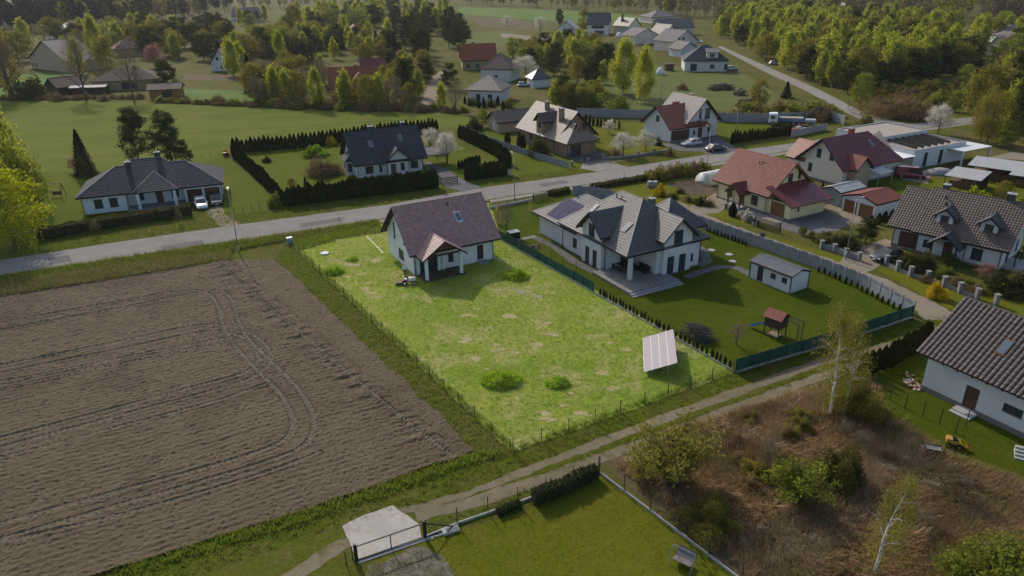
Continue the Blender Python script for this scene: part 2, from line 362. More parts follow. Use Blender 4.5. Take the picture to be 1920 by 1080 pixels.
# concrete slab entrance
mb = MB(); P = rough_line(gp([(642, 988), (680, 968), (736, 949), (765, 968), (786, 984), (792, 1012), (668, 1052), (655, 1015)]), .5, .05)
n = len(P); mb.add([(p.x, p.y, .07) for p in P] + [(p.x, p.y, -.05) for p in P], [tuple(range(n))] + [(i, (i + 1) % n, n + (i + 1) % n, n + i) for i in range(n)])
tag(mb.build('concrete_slab', G_SLAB), kind='structure')
sheet('stony_patch', [(690, 1062), (790, 1022), (835, 1050), (860, 1085), (760, 1150), (680, 1120)], .022, gmat('stony_soil', (.17, .145, .105), (.11, .105, .05), (.22, .195, .155), (.3, 1.5, 6), fine=.35, bmp=.8, bs=8), .6, .2)

BARE = []
for k_ in range(46):
    x_ = random.uniform(700, 1240); y_ = random.uniform(560, 800); y_ = y_ if random.random() < .75 else random.uniform(480, 560); x_ = x_ if y_ > 560 else random.uniform(600, 720)
    g_ = at(x_, y_); rx_ = random.uniform(.3, 1.0); ry_ = rx_ * random.uniform(.35, .7); a_ = random.uniform(-.6, .6); c_, s_ = math.cos(a_), math.sin(a_); ph_ = random.uniform(0, 6)
    if not in_poly(np.array([g_.x]), np.array([g_.y]), gp([(560, 465), (716, 435), (930, 450), (1350, 690), (960, 832)]))[0]: continue
    BARE.append((g_.x, g_.y, rx_))
    sheet('bare_patch', [(g_.x + c_ * u_ - s_ * v_, g_.y + s_ * u_ + c_ * v_) for u_, v_ in [(rx_ * math.cos(t_) * (1 + .3 * math.sin(3 * t_ + ph_)), ry_ * math.sin(t_) * (1 + .3 * math.cos(4 * t_ + ph_))) for t_ in [q_ * math.pi / 7 for q_ in range(14)]]], .020 + .0005 * k_, gmat('straw_soil', (.36, .31, .15), (.29, .27, .09), (.43, .36, .21), (.5, 2, 7), fine=.3, bmp=.6, bs=12), .2, .05, world=True)
# ploughed field: real clods, drill lines, headland and tractor tracks
def ploughed():
    V2 = Vector((.885, .465)); U2 = Vector((.535, -.845))
    poly = gp([(-700, 690), (0, 556), (200, 525), (430, 488), (515, 489), (545, 512), (700, 660), (800, 755), (893, 846), (700, 915), (560, 963), (260, 1058), (120, 1100), (0, 1140), (-500, 1300)])
    pb = [tuple(p) for p in rough_line(poly, 1.0, .25)]
    st = .125; x0, x1, y0, y1 = -66, -2, 32.5, 92
    xs = np.arange(x0, x1, st); ys = np.arange(y0, y1, st); X, Y = np.meshgrid(xs, ys)
    rg = np.random.default_rng(3)
    def vnoise(cell, ax=1., ay=1., a=0.0):
        c, s_ = math.cos(a), math.sin(a); u = (X * c + Y * s_) / cell / ax + 500; v = (-X * s_ + Y * c) / cell / ay + 500
        T = rg.random((1201, 1201)); i = u.astype(int) % 1200; j = v.astype(int) % 1200; fu = u % 1; fv = v % 1
        fu = fu * fu * (3 - 2 * fu); fv = fv * fv * (3 - 2 * fv)
        return (T[i, j] * (1 - fu) + T[i + 1, j] * fu) * (1 - fv) + (T[i, j + 1] * (1 - fu) + T[i + 1, j + 1] * fu) * fv - .5
    ang = math.atan2(V2.y, V2.x)
    rx, ry = gp([(430, 488)])[0]; ex, ey = gp([(878, 860)])[0]          # inner edge of the headland
    hd = Vector((ex - rx, ey - ry)).normalized(); hn = Vector((-hd.y, hd.x))
    side = (X - rx) * hn.x + (Y - ry) * hn.y                             # >0 : headland strip beside the plot
    sx = X * V2.x + Y * V2.y; sn = -X * V2.y + Y * V2.x
    wob = vnoise(6) * .5
    inner = .018 * np.sin((sn + wob) * 2 * math.pi / .62) + .105 * vnoise(.18) + .04 * vnoise(.45, 4, 1, ang) + .05 * vnoise(3)
    head = .016 * np.sin((side + wob * .6) * 2 * math.pi / .5) + .105 * vnoise(.18) + .03 * vnoise(.45, 1, 4, ang) + .05 * vnoise(2.5)
    # wheel-ruts left between the passes and rougher ridges near the turning strip
    lines = np.abs(((sn + wob * .4) / 3.1) % 1 - .5) * 3.1
    inner -= .04 * np.exp(-(lines / .14) ** 2) * np.clip(vnoise(5, 3, 1, ang) * 4 + .4, 0, 1)
    near = np.exp(-((side + 1.6) / 1.7) ** 2)
    inner += near * .3 * vnoise(.55, 4, 1, ang)
    Z = np.where(side > 0, head, inner)
    Z -= .13 * np.exp(-(side / .3) ** 2); Z += .06 * np.exp(-((side + .6) / .35) ** 2)
    tread = np.zeros_like(Z)
    def track(pts, wd=.5, dep=.05):
        P_ = [Vector(p) for p in gp(pts)]
        Q = []
        for i in range(len(P_) - 1):                                     # smooth curve through the points
            a, b, c, d = P_[max(i - 1, 0)], P_[i], P_[i + 1], P_[min(i + 2, len(P_) - 1)]
            for k in range(8):
                t = k / 8; Q.append(.5 * ((2 * b) + (c - a) * t + (2 * a - 5 * b + 4 * c - d) * t * t + (3 * b - a - 3 * c + d) * t ** 3))
        Q.append(P_[-1]); s0 = 0.0
        D = np.full(Z.shape, 9.); S = np.zeros_like(Z); SG = np.zeros_like(Z)
        for a, b in zip(Q[:-1], Q[1:]):
            d = b - a; L = d.length
            if L < 1e-6: continue
            d /= L; bx = (min(a.x, b.x) - 1.2, max(a.x, b.x) + 1.2, min(a.y, b.y) - 1.2, max(a.y, b.y) + 1.2)
            i0, i1 = np.searchsorted(ys, bx[2]), np.searchsorted(ys, bx[3]); j0, j1 = np.searchsorted(xs, bx[0]), np.searchsorted(xs, bx[1])
            if i1 <= i0 or j1 <= j0: s0 += L; continue
            xx = X[i0:i1, j0:j1] - a.x; yy = Y[i0:i1, j0:j1] - a.y
            t = np.clip(xx * d.x + yy * d.y, 0, L); qx = xx - t * d.x; qy = yy - t * d.y; dd = np.hypot(qx, qy)
            sub = D[i0:i1, j0:j1]; msk = dd < sub
            sub[msk] = dd[msk]; S[i0:i1, j0:j1][msk] = (s0 + t)[msk]; SG[i0:i1, j0:j1][msk] = (qx * -d.y + qy * d.x)[msk]
            s0 += L
        ins = D < wd / 2
        lug = .04 * np.sin((S + np.abs(SG) * 1.1) * 2 * math.pi / .44)
        Z[ins] = Z[ins] * .3 - dep + lug[ins]
        rim = np.exp(-((D - wd / 2 - .1) / .1) ** 2) * .042
        rim[ins] = 0; Z[:] += rim
        tread[ins] = 1
    A = [(-60, 700), (100, 668), (250, 637), (350, 616), (400, 611), (450, 618), (490, 642), (508, 668), (500, 690), (470, 712), (400, 735), (250, 775), (100, 815), (-60, 858)]
    B = [(-60, 716), (100, 682), (250, 652), (350, 630), (400, 624), (440, 629), (470, 645), (484, 668), (478, 690), (440, 708), (380, 724), (250, 759), (100, 799), (-60, 840)]
    C = [(-60, 620), (100, 590), (250, 563), (340, 548), (385, 550), (408, 575), (418, 612), (440, 650), (480, 695), (520, 735), (545, 775), (548, 805), (530, 830), (470, 855), (350, 890), (200, 930), (0, 985)]
    D_ = [(-60, 634), (100, 603), (250, 575), (360, 553), (410, 547), (435, 565), (447, 605), (468, 640), (508, 680), (555, 727), (582, 770), (588, 805), (570, 838), (510, 865), (380, 905), (200, 957), (0, 1015)]
    for T in (A, B, C, D_): track(T)
    track([(-60, 730), (100, 700), (250, 669), (400, 640), (470, 628)], .4, .035); track([(-60, 876), (100, 836), (250, 796), (400, 756), (500, 722)], .4, .035)
    track([(-60, 1035), (200, 975), (400, 920), (520, 882), (600, 850)], .4, .035); track([(-60, 745), (200, 690), (420, 645)], .3, .035)
    track([(418, 500), (520, 590), (640, 690), (760, 790), (850, 858)], .3, .035)
    keep = in_poly(X, Y, pb)
    edge = np.zeros_like(Z)
    nV = X.size; idx = np.arange(nV).reshape(X.shape)
    kc = keep[:-1, :-1] & keep[1:, :-1] & keep[:-1, 1:] & keep[1:, 1:]
    F = np.stack([idx[:-1, :-1][kc], idx[:-1, 1:][kc], idx[1:, 1:][kc], idx[1:, :-1][kc]], 1)
    used = np.unique(F); rem = np.full(nV, -1); rem[used] = np.arange(len(used))
    V = np.stack([X.ravel(), Y.ravel(), Z.ravel() * 1.0 + .16], 1)[used]
    me = np_mesh('ploughed_field', V, rem[F]); me.shade_flat()
    at_ = me.attributes.new('tread', 'FLOAT', 'POINT'); at_.data.foreach_set('value', tread.ravel()[used].astype(np.float32))
    m_, nt, b = nodes_of('dry_ploughed_soil'); p = wpos(nt)
    c = mix(nt, ramp(nt, noise(nt, .25, 5, .6, p, .5), .35, .65), (.172, .124, .072), (.210, .156, .094))
    c = mix(nt, ramp(nt, noise(nt, 5, 5, .7, p), .3, .75), tuple(x * .72 for x in (.20, .148, .102)), c)
    c = mix(nt, ramp(nt, noise(nt, .7, 5, .7, p), .66, .78), c, (.105, .095, .045))
    c = mix(nt, ramp(nt, noise(nt, .11, 4, .6, p, .8), .52, .68), c, (.125, .088, .056))
    an = nt.nodes.new('ShaderNodeAttribute'); an.attribute_name = 'tread'
    hm = nt.nodes.new('ShaderNodeMath'); hm.operation = 'MULTIPLY'; hm.inputs[1].default_value = .8; nt.links.new(an.outputs['Fac'], hm.inputs[0])
    c = mix(nt, hm.outputs[0], c, (.25, .195, .130))
    nt.links.new(c, b.inputs['Base Color']); b.inputs['Roughness'].default_value = 1; b.inputs['Specular IOR Level'].default_value = .1
    bump(nt, b, noise(nt, 9, 6, .8, p), 1.0, .2)
    tag(link('ploughed_field', me, None, m_), kind='structure')
    sheet('field_soil', [(-900, 640), (-80, 575), (0, 557), (60, 620), (0, 1100), (-600, 1400), (-1500, 1000)], .03, m_, 3, .3)
ploughed()
# ------------------------------------------------------------------ house kit
M_WHITE = mat('white_render', (.54, .54, .53), .9, .06, .5, .15, 30, dirt=(.45, .45, .44))
M_RAW = mat('grey_undercoat_render', (.62, .64, .62), .9, .12, .45, .2, 25, dirt=(.46, .48, .46))
M_CREAM = mat('cream_render', (.66, .56, .33), .9, .06, .5, .15, 30)
M_TAN = mat('tan_render', (.36, .28, .20), .9, .08, .6, .2, 30)
M_BROWNW = mat('brown_clinker', (.24, .165, .11), .9, .2, 4, .3, 30)
M_BEIGE = mat('beige_render', (.56, .50, .42), .9, .06, .5, .15, 30)
M_BARK = mat('dark_trim', (.022, .020, .020), .6, .2, 3)
M_WOOD = mat('stained_timber', (.14, .075, .035), .7, .25, 5, .2, 40)
M_DWOOD = mat('dark_timber', (.055, .032, .022), .7, .25, 5, .2, 40)
M_DOOR = mat('brown_door_panel', (.085, .042, .024), .55, .15, 6)
M_GDOOR = mat('oak_garage_panel', (.19, .085, .03), .55, .15, 6)
M_GREY = mat('zinc_grey_metal', (.30, .31, .32), .5, .1, 2, metal=.3)
M_FRAMEW = mat('white_window_frame', (.7, .7, .7), .5, .05)
M_FRAMED = mat('dark_window_frame', (.035, .033, .035), .5, .1)
M_FRAMEB = mat('brown_window_frame', (.10, .05, .028), .5, .1)
M_GLASS = glassmat('window_glass')
M_SKYGL = glassmat('skylight_glass', (.10, .12, .15), .08)
M_CONC = mat('cast_concrete', (.33, .32, .305), .9, .12, 1.2, .2, 25)
M_CONCD = mat('grey_concrete', (.22, .22, .22), .9, .15, 1.2, .2, 25)
M_PLINTH = mat('stone_plinth', (.17, .15, .135), .9, .2, 2, .2, 20)
def tilemat(name, c, rough=.42, var=.3, sc=2.2, spec=.5): return mat(name, c, rough, var, sc, .12, 30, spec=spec)
T_MAROON = tilemat('brown_metal_tile', (.34, .195, .17), .45, spec=.3)
T_BLACK = tilemat('anthracite_tile', (.05, .05, .055), .40)
T_GREYT = tilemat('grey_concrete_tile', (.088, .085, .083), .5, spec=.36)
T_BROWN = tilemat('brown_concrete_tile', (.19, .145, .112), .52, spec=.34)
T_BROWN2 = tilemat('dark_brown_tile', (.105, .080, .066), .5, spec=.3)
T_RED = tilemat('red_clay_tile', (.23, .065, .036), .5)
T_BRICKRED = tilemat('dusty_red_tile', (.19, .058, .042), .55, spec=.18)
T_BURG = tilemat('burgundy_metal_tile', (.15, .026, .026), .38)
T_ORANGE = tilemat('orange_clay_tile', (.25, .082, .040), .75, spec=.15)
T_PALE = tilemat('pale_sheet_roofing', (.36, .31, .27), .75, spec=.2)
T_FARGREY = tilemat('weathered_grey_tile', (.14, .125, .118), .75, spec=.15)

class House:
    def __init__(s, name, label, O, ang, cat='house', group=None):
        s.root = empty(name, (O[0], O[1], 0), ang, label, cat, group)
    def side(s, k, x0, x1, y0, y1):
        """left-to-right direction, outward direction and origin of a wall seen from outside"""
        return {'F': (Vector((x0, y0, 0)), Vector((1, 0, 0)), Vector((0, -1, 0)), x1 - x0),
                'R': (Vector((x1, y0, 0)), Vector((0, 1, 0)), Vector((1, 0, 0)), y1 - y0),
                'B': (Vector((x1, y1, 0)), Vector((-1, 0, 0)), Vector((0, 1, 0)), x1 - x0),
                'L': (Vector((x0, y1, 0)), Vector((0, -1, 0)), Vector((-1, 0, 0)), y1 - y0)}[k]
    def walls(s, x0, x1, y0, y1, h, m_, opens=(), ridge=None, axis='x', frame=M_FRAMED, sill=None, plinth=None, skip='', name='wall', reveal=.14, hF=None):
        """four rendered walls with real openings; ridge gives gable ends (axis = ridge direction)"""
        bm = bmesh.new()
        for k in 'FRBL':
            if k in skip: continue
            O, U, N, wd = s.side(k, x0, x1, y0, y1)
            gab = ridge is not None and ((axis == 'x' and k in 'LR') or (axis == 'y' and k in 'FB'))
            H = ridge if gab else h
            ops = [o for o in opens if o[0] == k]
            us = sorted({0, wd, *[o[1] for o in ops], *[o[1] + o[3] for o in ops]} | ({wd / 2} if gab else set()))
            zs = sorted({0, H, *[o[2] for o in ops], *[o[2] + o[4] for o in ops]})
            bk = bmesh.new()
            def quad(a, b, c, d): bk.faces.new([bk.verts.new(q) for q in (a, b, c, d)])
            Pt = lambda u, z, n=0: O + U * u + N * n + Vector((0, 0, z))
            for i in range(len(us) - 1):
                for j in range(len(zs) - 1):
                    uc, zc = (us[i] + us[i + 1]) / 2, (zs[j] + zs[j + 1]) / 2
                    if any(o[1] < uc < o[1] + o[3] and o[2] < zc < o[2] + o[4] for o in ops): continue
                    quad(Pt(us[i], zs[j]), Pt(us[i + 1], zs[j]), Pt(us[i + 1], zs[j + 1]), Pt(us[i], zs[j + 1]))
            for o in ops:
                a, b, c, d = o[1], o[1] + o[3], o[2], o[2] + o[4]; r_ = -reveal - .06
                quad(Pt(a, c), Pt(a, d), Pt(a, d, r_), Pt(a, c, r_)); quad(Pt(b, d), Pt(b, c), Pt(b, c, r_), Pt(b, d, r_))
                quad(Pt(a, d), Pt(b, d), Pt(b, d, r_), Pt(a, d, r_)); quad(Pt(b, c), Pt(a, c), Pt(a, c, r_), Pt(b, c, r_))
            if gab:
                for sg in (-1, 1):
                    n_ = (U * sg * (ridge - h) + Vector((0, 0, 1)) * wd / 2).normalized()
                    bmesh.ops.bisect_plane(bk, geom=bk.verts[:] + bk.edges[:] + bk.faces[:], plane_co=Pt(wd / 2, ridge), plane_no=n_, clear_outer=True)
            t = bpy.data.meshes.new('t'); bk.to_mesh(t); bk.free(); bm.from_mesh(t); bpy.data.meshes.remove(t)
        me = bpy.data.meshes.new(name); bmesh.ops.remove_doubles(bm, verts=bm.verts, dist=1e-4); bm.to_mesh(me); bm.free()
        wall = link(name, me, s.root, m_)
        for o in ops_all(opens, skip): s.opening(o, x0, x1, y0, y1, frame, sill, reveal)
        if plinth:
            mb = MB(); e = .035
            for k in 'FRBL':
                if k in skip: continue
                O, U, N, wd = s.side(k, x0, x1, y0, y1); segs = [(0, wd)]
                for o in opens:
                    if o[0] == k and o[2] < .3:
                        segs = [q for (a, b) in segs for q in ((a, min(b, o[1])), (max(a, o[1] + o[3]), b)) if q[1] - q[0] > .05]
                for a, b in segs: mb.obox(O, U, N, a, b, 0.004, e, 0, plinth)
            mb.build('plinth', M_PLINTH, s.root)
        return wall
    def opening(s, o, x0, x1, y0, y1, frame, sill, reveal):
        k, u, z, w_, h_ = o[:5]; kind = o[5] if len(o) > 5 else 'win'
        O, U, N, wd = s.side(k, x0, x1, y0, y1); d = -reveal
        if kind == 'win':
            mb = MB(); t = .07
            mb.obox(O, U, N, u, u + t, d, d + .06, z, z + h_); mb.obox(O, U, N, u + w_ - t, u + w_, d, d + .06, z, z + h_)
            mb.obox(O, U, N, u + t, u + w_ - t, d, d + .06, z, z + t); mb.obox(O, U, N, u + t, u + w_ - t, d, d + .06, z + h_ - t, z + h_)
            if w_ > 1.0: mb.obox(O, U, N, u + w_ / 2 - .04, u + w_ / 2 + .04, d, d + .055, z + t, z + h_ - t)
            f = mb.build('window', frame, s.root)
            MB().obox(O, U, N, u + .01, u + w_ - .01, d - .03, d + .02, z + .01, z + h_ - .01).build('pane', M_GLASS, f)
            MB().obox(O, U, N, u - .06, u + w_ + .06, d + .07, .06, z - .05, z).build('sill', sill or frame, f)
        elif kind == 'door':
            mb = MB(); mb.obox(O, U, N, u, u + w_, d - .03, d + .02, z, z + h_)
            for q in range(3): mb.obox(O, U, N, u + w_ * .18, u + w_ * .82, d + .02, d + .04, z + h_ * (.08 + q * .31), z + h_ * (.32 + q * .31))
            f = mb.build('door', o[6] if len(o) > 6 else M_DOOR, s.root)
            MB().obox(O, U, N, u + w_ * .85, u + w_ * .92, d + .02, d + .09, z + 1.0, z + 1.06).build('handle', M_GREY, f)
        elif kind == 'garage':
            mb = MB(); mb.obox(O, U, N, u, u + w_, d - .05, d, z, z + h_); q = 4
            for i in range(q): mb.obox(O, U, N, u + .03, u + w_ - .03, d, d + .03, z + h_ * i / q + .03, z + h_ * (i + 1) / q - .03)
            mb.build('garage_door', o[6] if len(o) > 6 else M_GDOOR, s.root)
        elif kind == 'void':
            MB().obox(O, U, N, u, u + w_, d - .05, d - .02, z, z + h_).build('opening_shade_panel', M_GLASS, s.root)  # near-black panel stands in for the shade inside an open bay
    # ---- roofs
    def roof(s, polys, m_, tile=(.34, .36), amp=.036, step=.05, th=.16, caps=(), trim=M_BARK, name='roof', tiles=True):
        mb = MB()
        for p in polys: mb.prism(p, th)
        r_ = mb.build(name, trim, s.root)
        if tiles: tiled(polys, m_, tile, amp, step, r_)
        else:
            mb = MB()
            for p in polys:
                P = [Vector(q) for q in p]; n_ = (P[1] - P[0]).cross(P[-1] - P[0]).normalized(); mb.prism([q + n_ * .03 for q in P], .02)
            mb.build('roof_covering', m_, r_)
        if caps:
            mb = MB()
            for a, b in caps: mb.tube([Vector(a) + Vector((0, 0, .04)), Vector(b) + Vector((0, 0, .04))], .085, 6)
            mb.build('ridge_cap', m_, r_)
        return r_
    def gable(s, x0, x1, y0, y1, he, hr, m_, ov=.6, og=.6, axis='x', name='roof', **k):
        """gable roof over a rectangle: he/hr are wall-line and ridge heights"""
        if axis == 'x':
            c = (y0 + y1) / 2; g = (hr - he) / (c - y0); ze = he - g * ov
            F = [(x0 - og, y0 - ov, ze), (x1 + og, y0 - ov, ze), (x1 + og, c, hr), (x0 - og, c, hr)]
            B = [(x1 + og, y1 + ov, ze), (x0 - og, y1 + ov, ze), (x0 - og, c, hr), (x1 + og, c, hr)]
            caps = [((x0 - og, c, hr), (x1 + og, c, hr))]; eaves = [(F[0], F[1]), (B[0], B[1])]
        else:
            c = (x0 + x1) / 2; g = (hr - he) / (c - x0); ze = he - g * ov
            F = [(x0 - ov, y1 + og, ze), (x0 - ov, y0 - og, ze), (c, y0 - og, hr), (c, y1 + og, hr)]
            B = [(x1 + ov, y0 - og, ze), (x1 + ov, y1 + og, ze), (c, y1 + og, hr), (c, y0 - og, hr)]
            caps = [((c, y0 - og, hr), (c, y1 + og, hr))]; eaves = [(F[0], F[1]), (B[0], B[1])]
        up = Vector((0, 0, .17))
        lift = lambda P: [Vector(p) + up for p in P]
        r_ = s.roof([lift(F), lift(B)], m_, caps=[tuple(lift(c_)) for c_ in caps], name=name, **k)
        s.gutters(eaves, r_); return r_
    def hip(s, x0, x1, y0, y1, he, hr, m_, ov=.6, xr=None, name='roof', ends='LR', **k):
        """hip roof: he is the eave height at the overhang, ridge along x"""
        c = (y0 + y1) / 2; X0, X1, Y0, Y1 = x0 - ov, x1 + ov, y0 - ov, y1 + ov
        run = c - Y0; a, b = xr or (X0 + run, X1 - run)
        if 'L' not in ends: a = X0
        if 'R' not in ends: b = X1
        P = [[(X0, Y0, he), (X1, Y0, he), (b, c, hr), (a, c, hr)], [(X1, Y1, he), (X0, Y1, he), (a, c, hr), (b, c, hr)]]
        if 'L' in ends: P.append([(X0, Y1, he), (X0, Y0, he), (a, c, hr)])
        if 'R' in ends: P.append([(X1, Y0, he), (X1, Y1, he), (b, c, hr)])
        caps = [((a, c, hr), (b, c, hr))]
        if 'L' in ends: caps += [((X0, Y0, he), (a, c, hr)), ((X0, Y1, he), (a, c, hr))]
        if 'R' in ends: caps += [((X1, Y0, he), (b, c, hr)), ((X1, Y1, he), (b, c, hr))]
        r_ = s.roof(P, m_, caps=caps, name=name, **k)
        s.gutters([(p[0], p[1]) for p in P], r_, dz=-.14); return r_
    def gutters(s, eaves, parent, dz=.02, m_=None):
        mb = MB()
        for a, b in eaves: mb.tube([Vector(a) + Vector((0, 0, dz)), Vector(b) + Vector((0, 0, dz))], .065, 6)
        mb.build('gutter', m_ or M_BARK, parent)
    def downpipe(s, x, y, h, m_=None): MB().tube([(x, y, 0.05), (x, y, h)], .05, 6).build('downpipe', m_ or M_BARK, s.root)
    def chimney(s, x, y, z0, z1, w_=.6, d_=.6, m_=None, cap=True):
        c = MB().box(x - w_ / 2, x + w_ / 2, y - d_ / 2, y + d_ / 2, z0, z1).build('chimney', m_ or T_BROWN2, s.root)
        if cap:
            MB().box(x - w_ / 2 - .08, x + w_ / 2 + .08, y - d_ / 2 - .08, y + d_ / 2 + .08, z1, z1 + .09).build('chimney_cap', M_CONC, c)
            MB().cyl((x, y, z1 + .09), .1, .22, 8).build('flue', M_GREY, c)
    def skylight(s, poly, fr=M_FRAMED):
        P = [Vector(p) for p in poly]; c = sum(P, Vector()) / 4; n_ = (P[1] - P[0]).cross(P[-1] - P[0]).normalized()
        P = [p + n_ * .10 for p in P]
        f = MB().prism(P, .16).build('skylight', fr, s.root)
        MB().prism([c + n_ * .13 + (p - c - n_ * .1) * .8 for p in P], .04).build('pane', M_SKYGL, f)
    def vent(s, x, y, z): MB().cyl((x, y, z), .07, .5, 8).cyl((x, y, z + .5), .12, .1, 8).build('roof_vent', M_BARK, s.root)

def ops_all(opens, skip): return [o for o in opens if o[0] not in skip]

def tiled(polys, m_, tile, amp, step, parent):
    """profiled tile covering: waves across the slope, a step at every course; cut to each slope's outline"""
    tw, tl = tile; V = []; F = []; bmA = bmesh.new()
    for poly in polys:
        P = [Vector(p) for p in poly]; O = P[0]; n_ = (P[1] - P[0]).cross(P[-1] - P[0]).normalized()
        U = Vector((0, 0, 1)).cross(n_).normalized(); W = n_.cross(U)
        uu = [(p - O).dot(U) for p in P]; ww = [(p - O).dot(W) for p in P]
        u0_, u1_, w0_, w1_ = min(uu), max(uu), min(ww), max(ww)
        nu = int((u1_ - u0_) / tw) + 2; nw = int((w1_ - w0_) / tl) + 2
        ns = 6; us = u0_ - .1 + np.arange(nu * ns + 1) * tw / ns
        wave = (.5 - .5 * np.cos(2 * np.pi * (np.arange(nu * ns + 1) % ns) / ns)) ** .8 * amp
        ws = []; hs = []
        for j in range(nw): ws += [w0_ + j * tl, w0_ + (j + 1) * tl - .004]; hs += [step, 0.0]
        ws = np.array(ws); hs = np.array(hs)
        A, B = np.meshgrid(us, ws); Hh = wave[None, :] + hs[:, None] + .025
        Oa, Ua, Wa, Na = (np.array(q) for q in (O, U, W, n_))
        VV = Oa + A[..., None] * Ua + B[..., None] * Wa + Hh[..., None] * Na
        r_, c_ = A.shape; idx = np.arange(r_ * c_).reshape(r_, c_)
        FF = np.stack([idx[:-1, :-1].ravel(), idx[:-1, 1:].ravel(), idx[1:, 1:].ravel(), idx[1:, :-1].ravel()], 1)
        me = np_mesh('t', VV.reshape(-1, 3), FF); bm = bmesh.new(); bm.from_mesh(me); bpy.data.meshes.remove(me)
        cen = sum(P, Vector()) / len(P)
        for i in range(len(P)):
            a, b = P[i], P[(i + 1) % len(P)]; e = (b - a).cross(n_).normalized()
            if e.dot(cen - a) > 0: e = -e
            bmesh.ops.bisect_plane(bm, geom=bm.verts[:] + bm.edges[:] + bm.faces[:], plane_co=a + e * .03, plane_no=e, clear_outer=True)
        t = bpy.data.meshes.new('t'); bm.to_mesh(t); bm.free(); bmA.from_mesh(t); bpy.data.meshes.remove(t)
    me = bpy.data.meshes.new('roof_tiles'); bmA.to_mesh(me); bmA.free(); me.shade_flat()
    return tag(link('roof_tiles', me, parent, m_), kind='stuff')
# ------------------------------------------------------------------ houses along the road
def frame_of(h): return h.root.matrix_world
RIGHT = R(28.2); DOWN = R(-61.5)

# unfinished house on the plot
O = at(777.5, 517); h = House('unfinished_house', 'unfinished grey-rendered house with brown tiled gable roof and timber porch', O, RIGHT)
h.walls(0, 11.2, 0, 9.3, 3.55, M_RAW, [('L', 3.9, .75, 1.9, 1.4), ('L', 2.4, 3.0, .75, 2.2), ('L', 6.0, 3.2, .7, .85),
        ('F', .8, .05, 2.6, 2.35, 'void'), ('F', 4.7, .85, .75, 1.2), ('F', 8.8, .3, .95, 2.05, 'door', M_DWOOD)], ridge=7.65, plinth=None, frame=M_FRAMED, sill=M_CONC)
h.gable(0, 11.2, 0, 9.3, 3.55, 7.65, T_MAROON, .8, .75, tile=(.34, .38))
h.downpipe(.12, -.12, 3.2); h.downpipe(11.1, -.1, 3.2); h.downpipe(3.95, -.12, 3.2)
yy = lambda y, o=.2: 3.55 + (7.65 - 3.55) / 4.65 * y + o
h.skylight([(7.0, 1.75, yy(1.75)), (7.75, 1.75, yy(1.75)), (7.75, 2.95, yy(2.95)), (7.0, 2.95, yy(2.95))], M_FRAMEW)
h.vent(6.6, 3.7, yy(3.7))
# porch
h.gable(.55, 5.6, -2.6, 3.2, 3.05, 4.75, T_MAROON, .45, .45, axis='y', name='porch_roof', tile=(.34, .38))
for x in (.75, 5.4): MB().box(x - .17, x + .17, -2.55, -2.2, 0, 3.1).build('pillar', M_RAW, h.root)
MB().box(.58, 5.6, -2.5, -2.3, 2.98, 3.16).box(.62, .8, -2.3, 0, 3.0, 3.14).box(5.36, 5.54, -2.3, 0, 3.0, 3.14).build('porch_beam', M_DWOOD, h.root)
MB().box(.3, 5.9, -2.9, -.02, .03, .14).build('porch_slab', G_SOILB, h.root)
for x in (.45, 3.3, 3.9): MB().box(x - .15, x + .15, -.3, -.012, .05, 3.2).build('pilaster', M_RAW, h.root)
MB().box(8.6, 10.0, -1.1, -.02, .02, .22).build('doorstep', M_CONCD, h.root)

# large white house with grey hip roofs
O2 = at(1189, 525); h = House('villa', 'large white villa with grey hipped tile roofs and two gabled bays', O2, DOWN); H2 = h
gf = M_FRAMED
h.walls(-13.6, -4.0, -1.4, 10.0, 3.9, M_WHITE, [('F', 2.0, .95, 1.0, 1.3), ('B', 3, .9, 1.2, 1.3), ('R', 2.2, .1, 2.6, 2.3), ('R', 6.5, .9, .9, 1.3)], plinth=.18)
h.walls(-4.01, .45, 2.9, 10.02, 3.9, M_WHITE, [('L', 4.5, .1, 1.6, 2.2), ('R', 5.2, .9, .8, 1.0)], plinth=.18, skip='', name='wall')
h.hip(-13.6, .25, -1.35, 10.3, 3.75, 8.35, T_GREYT, .75, xr=(-8.9, -4.7), tile=(.34, .38))
h.walls(-20.6, -13.62, -1.15, 8.4, 3.35, M_WHITE, [('L', 1.5, .05, 3.0, 2.3, 'garage', M_GREY), ('L', 6, .9, 1, 1.2)], plinth=.18)
h.hip(-20.6, -11, -1.15, 8.4, 3.25, 6.3, T_GREYT, .75, ends='L', tile=(.34, .38), name='garage_roof')
# bay on the long side (gable) and on the garden side
h.walls(-8.6, -4.35, -1.95, 2.5, 5.05, M_WHITE, [('F', .75, .12, .95, 2.3), ('F', 2.4, .12, .95, 2.3), ('F', 1.4, 3.7, 1.35, 2.0)], ridge=7.05, axis='y', plinth=.18, name='bay_wall')
h.gable(-8.6, -4.35, -1.95, 3.6, 5.05, 7.05, T_GREYT, .6, .6, axis='y', name='bay_roof', tile=(.34, .38))
h.walls(-3, .95, 3.6, 8.0, 5.05, M_WHITE, [('R', .65, .12, 1.1, 2.3), ('R', 2.5, .12, 1.1, 2.3), ('R', 1.45, 3.7, 1.45, 2.0)], ridge=7.05, axis='x', plinth=.18, name='bay_wall')
h.gable(-4.2, .95, 3.6, 8.0, 5.05, 7.05, T_GREYT, .6, .6, axis='x', name='bay_roof', tile=(.34, .38))
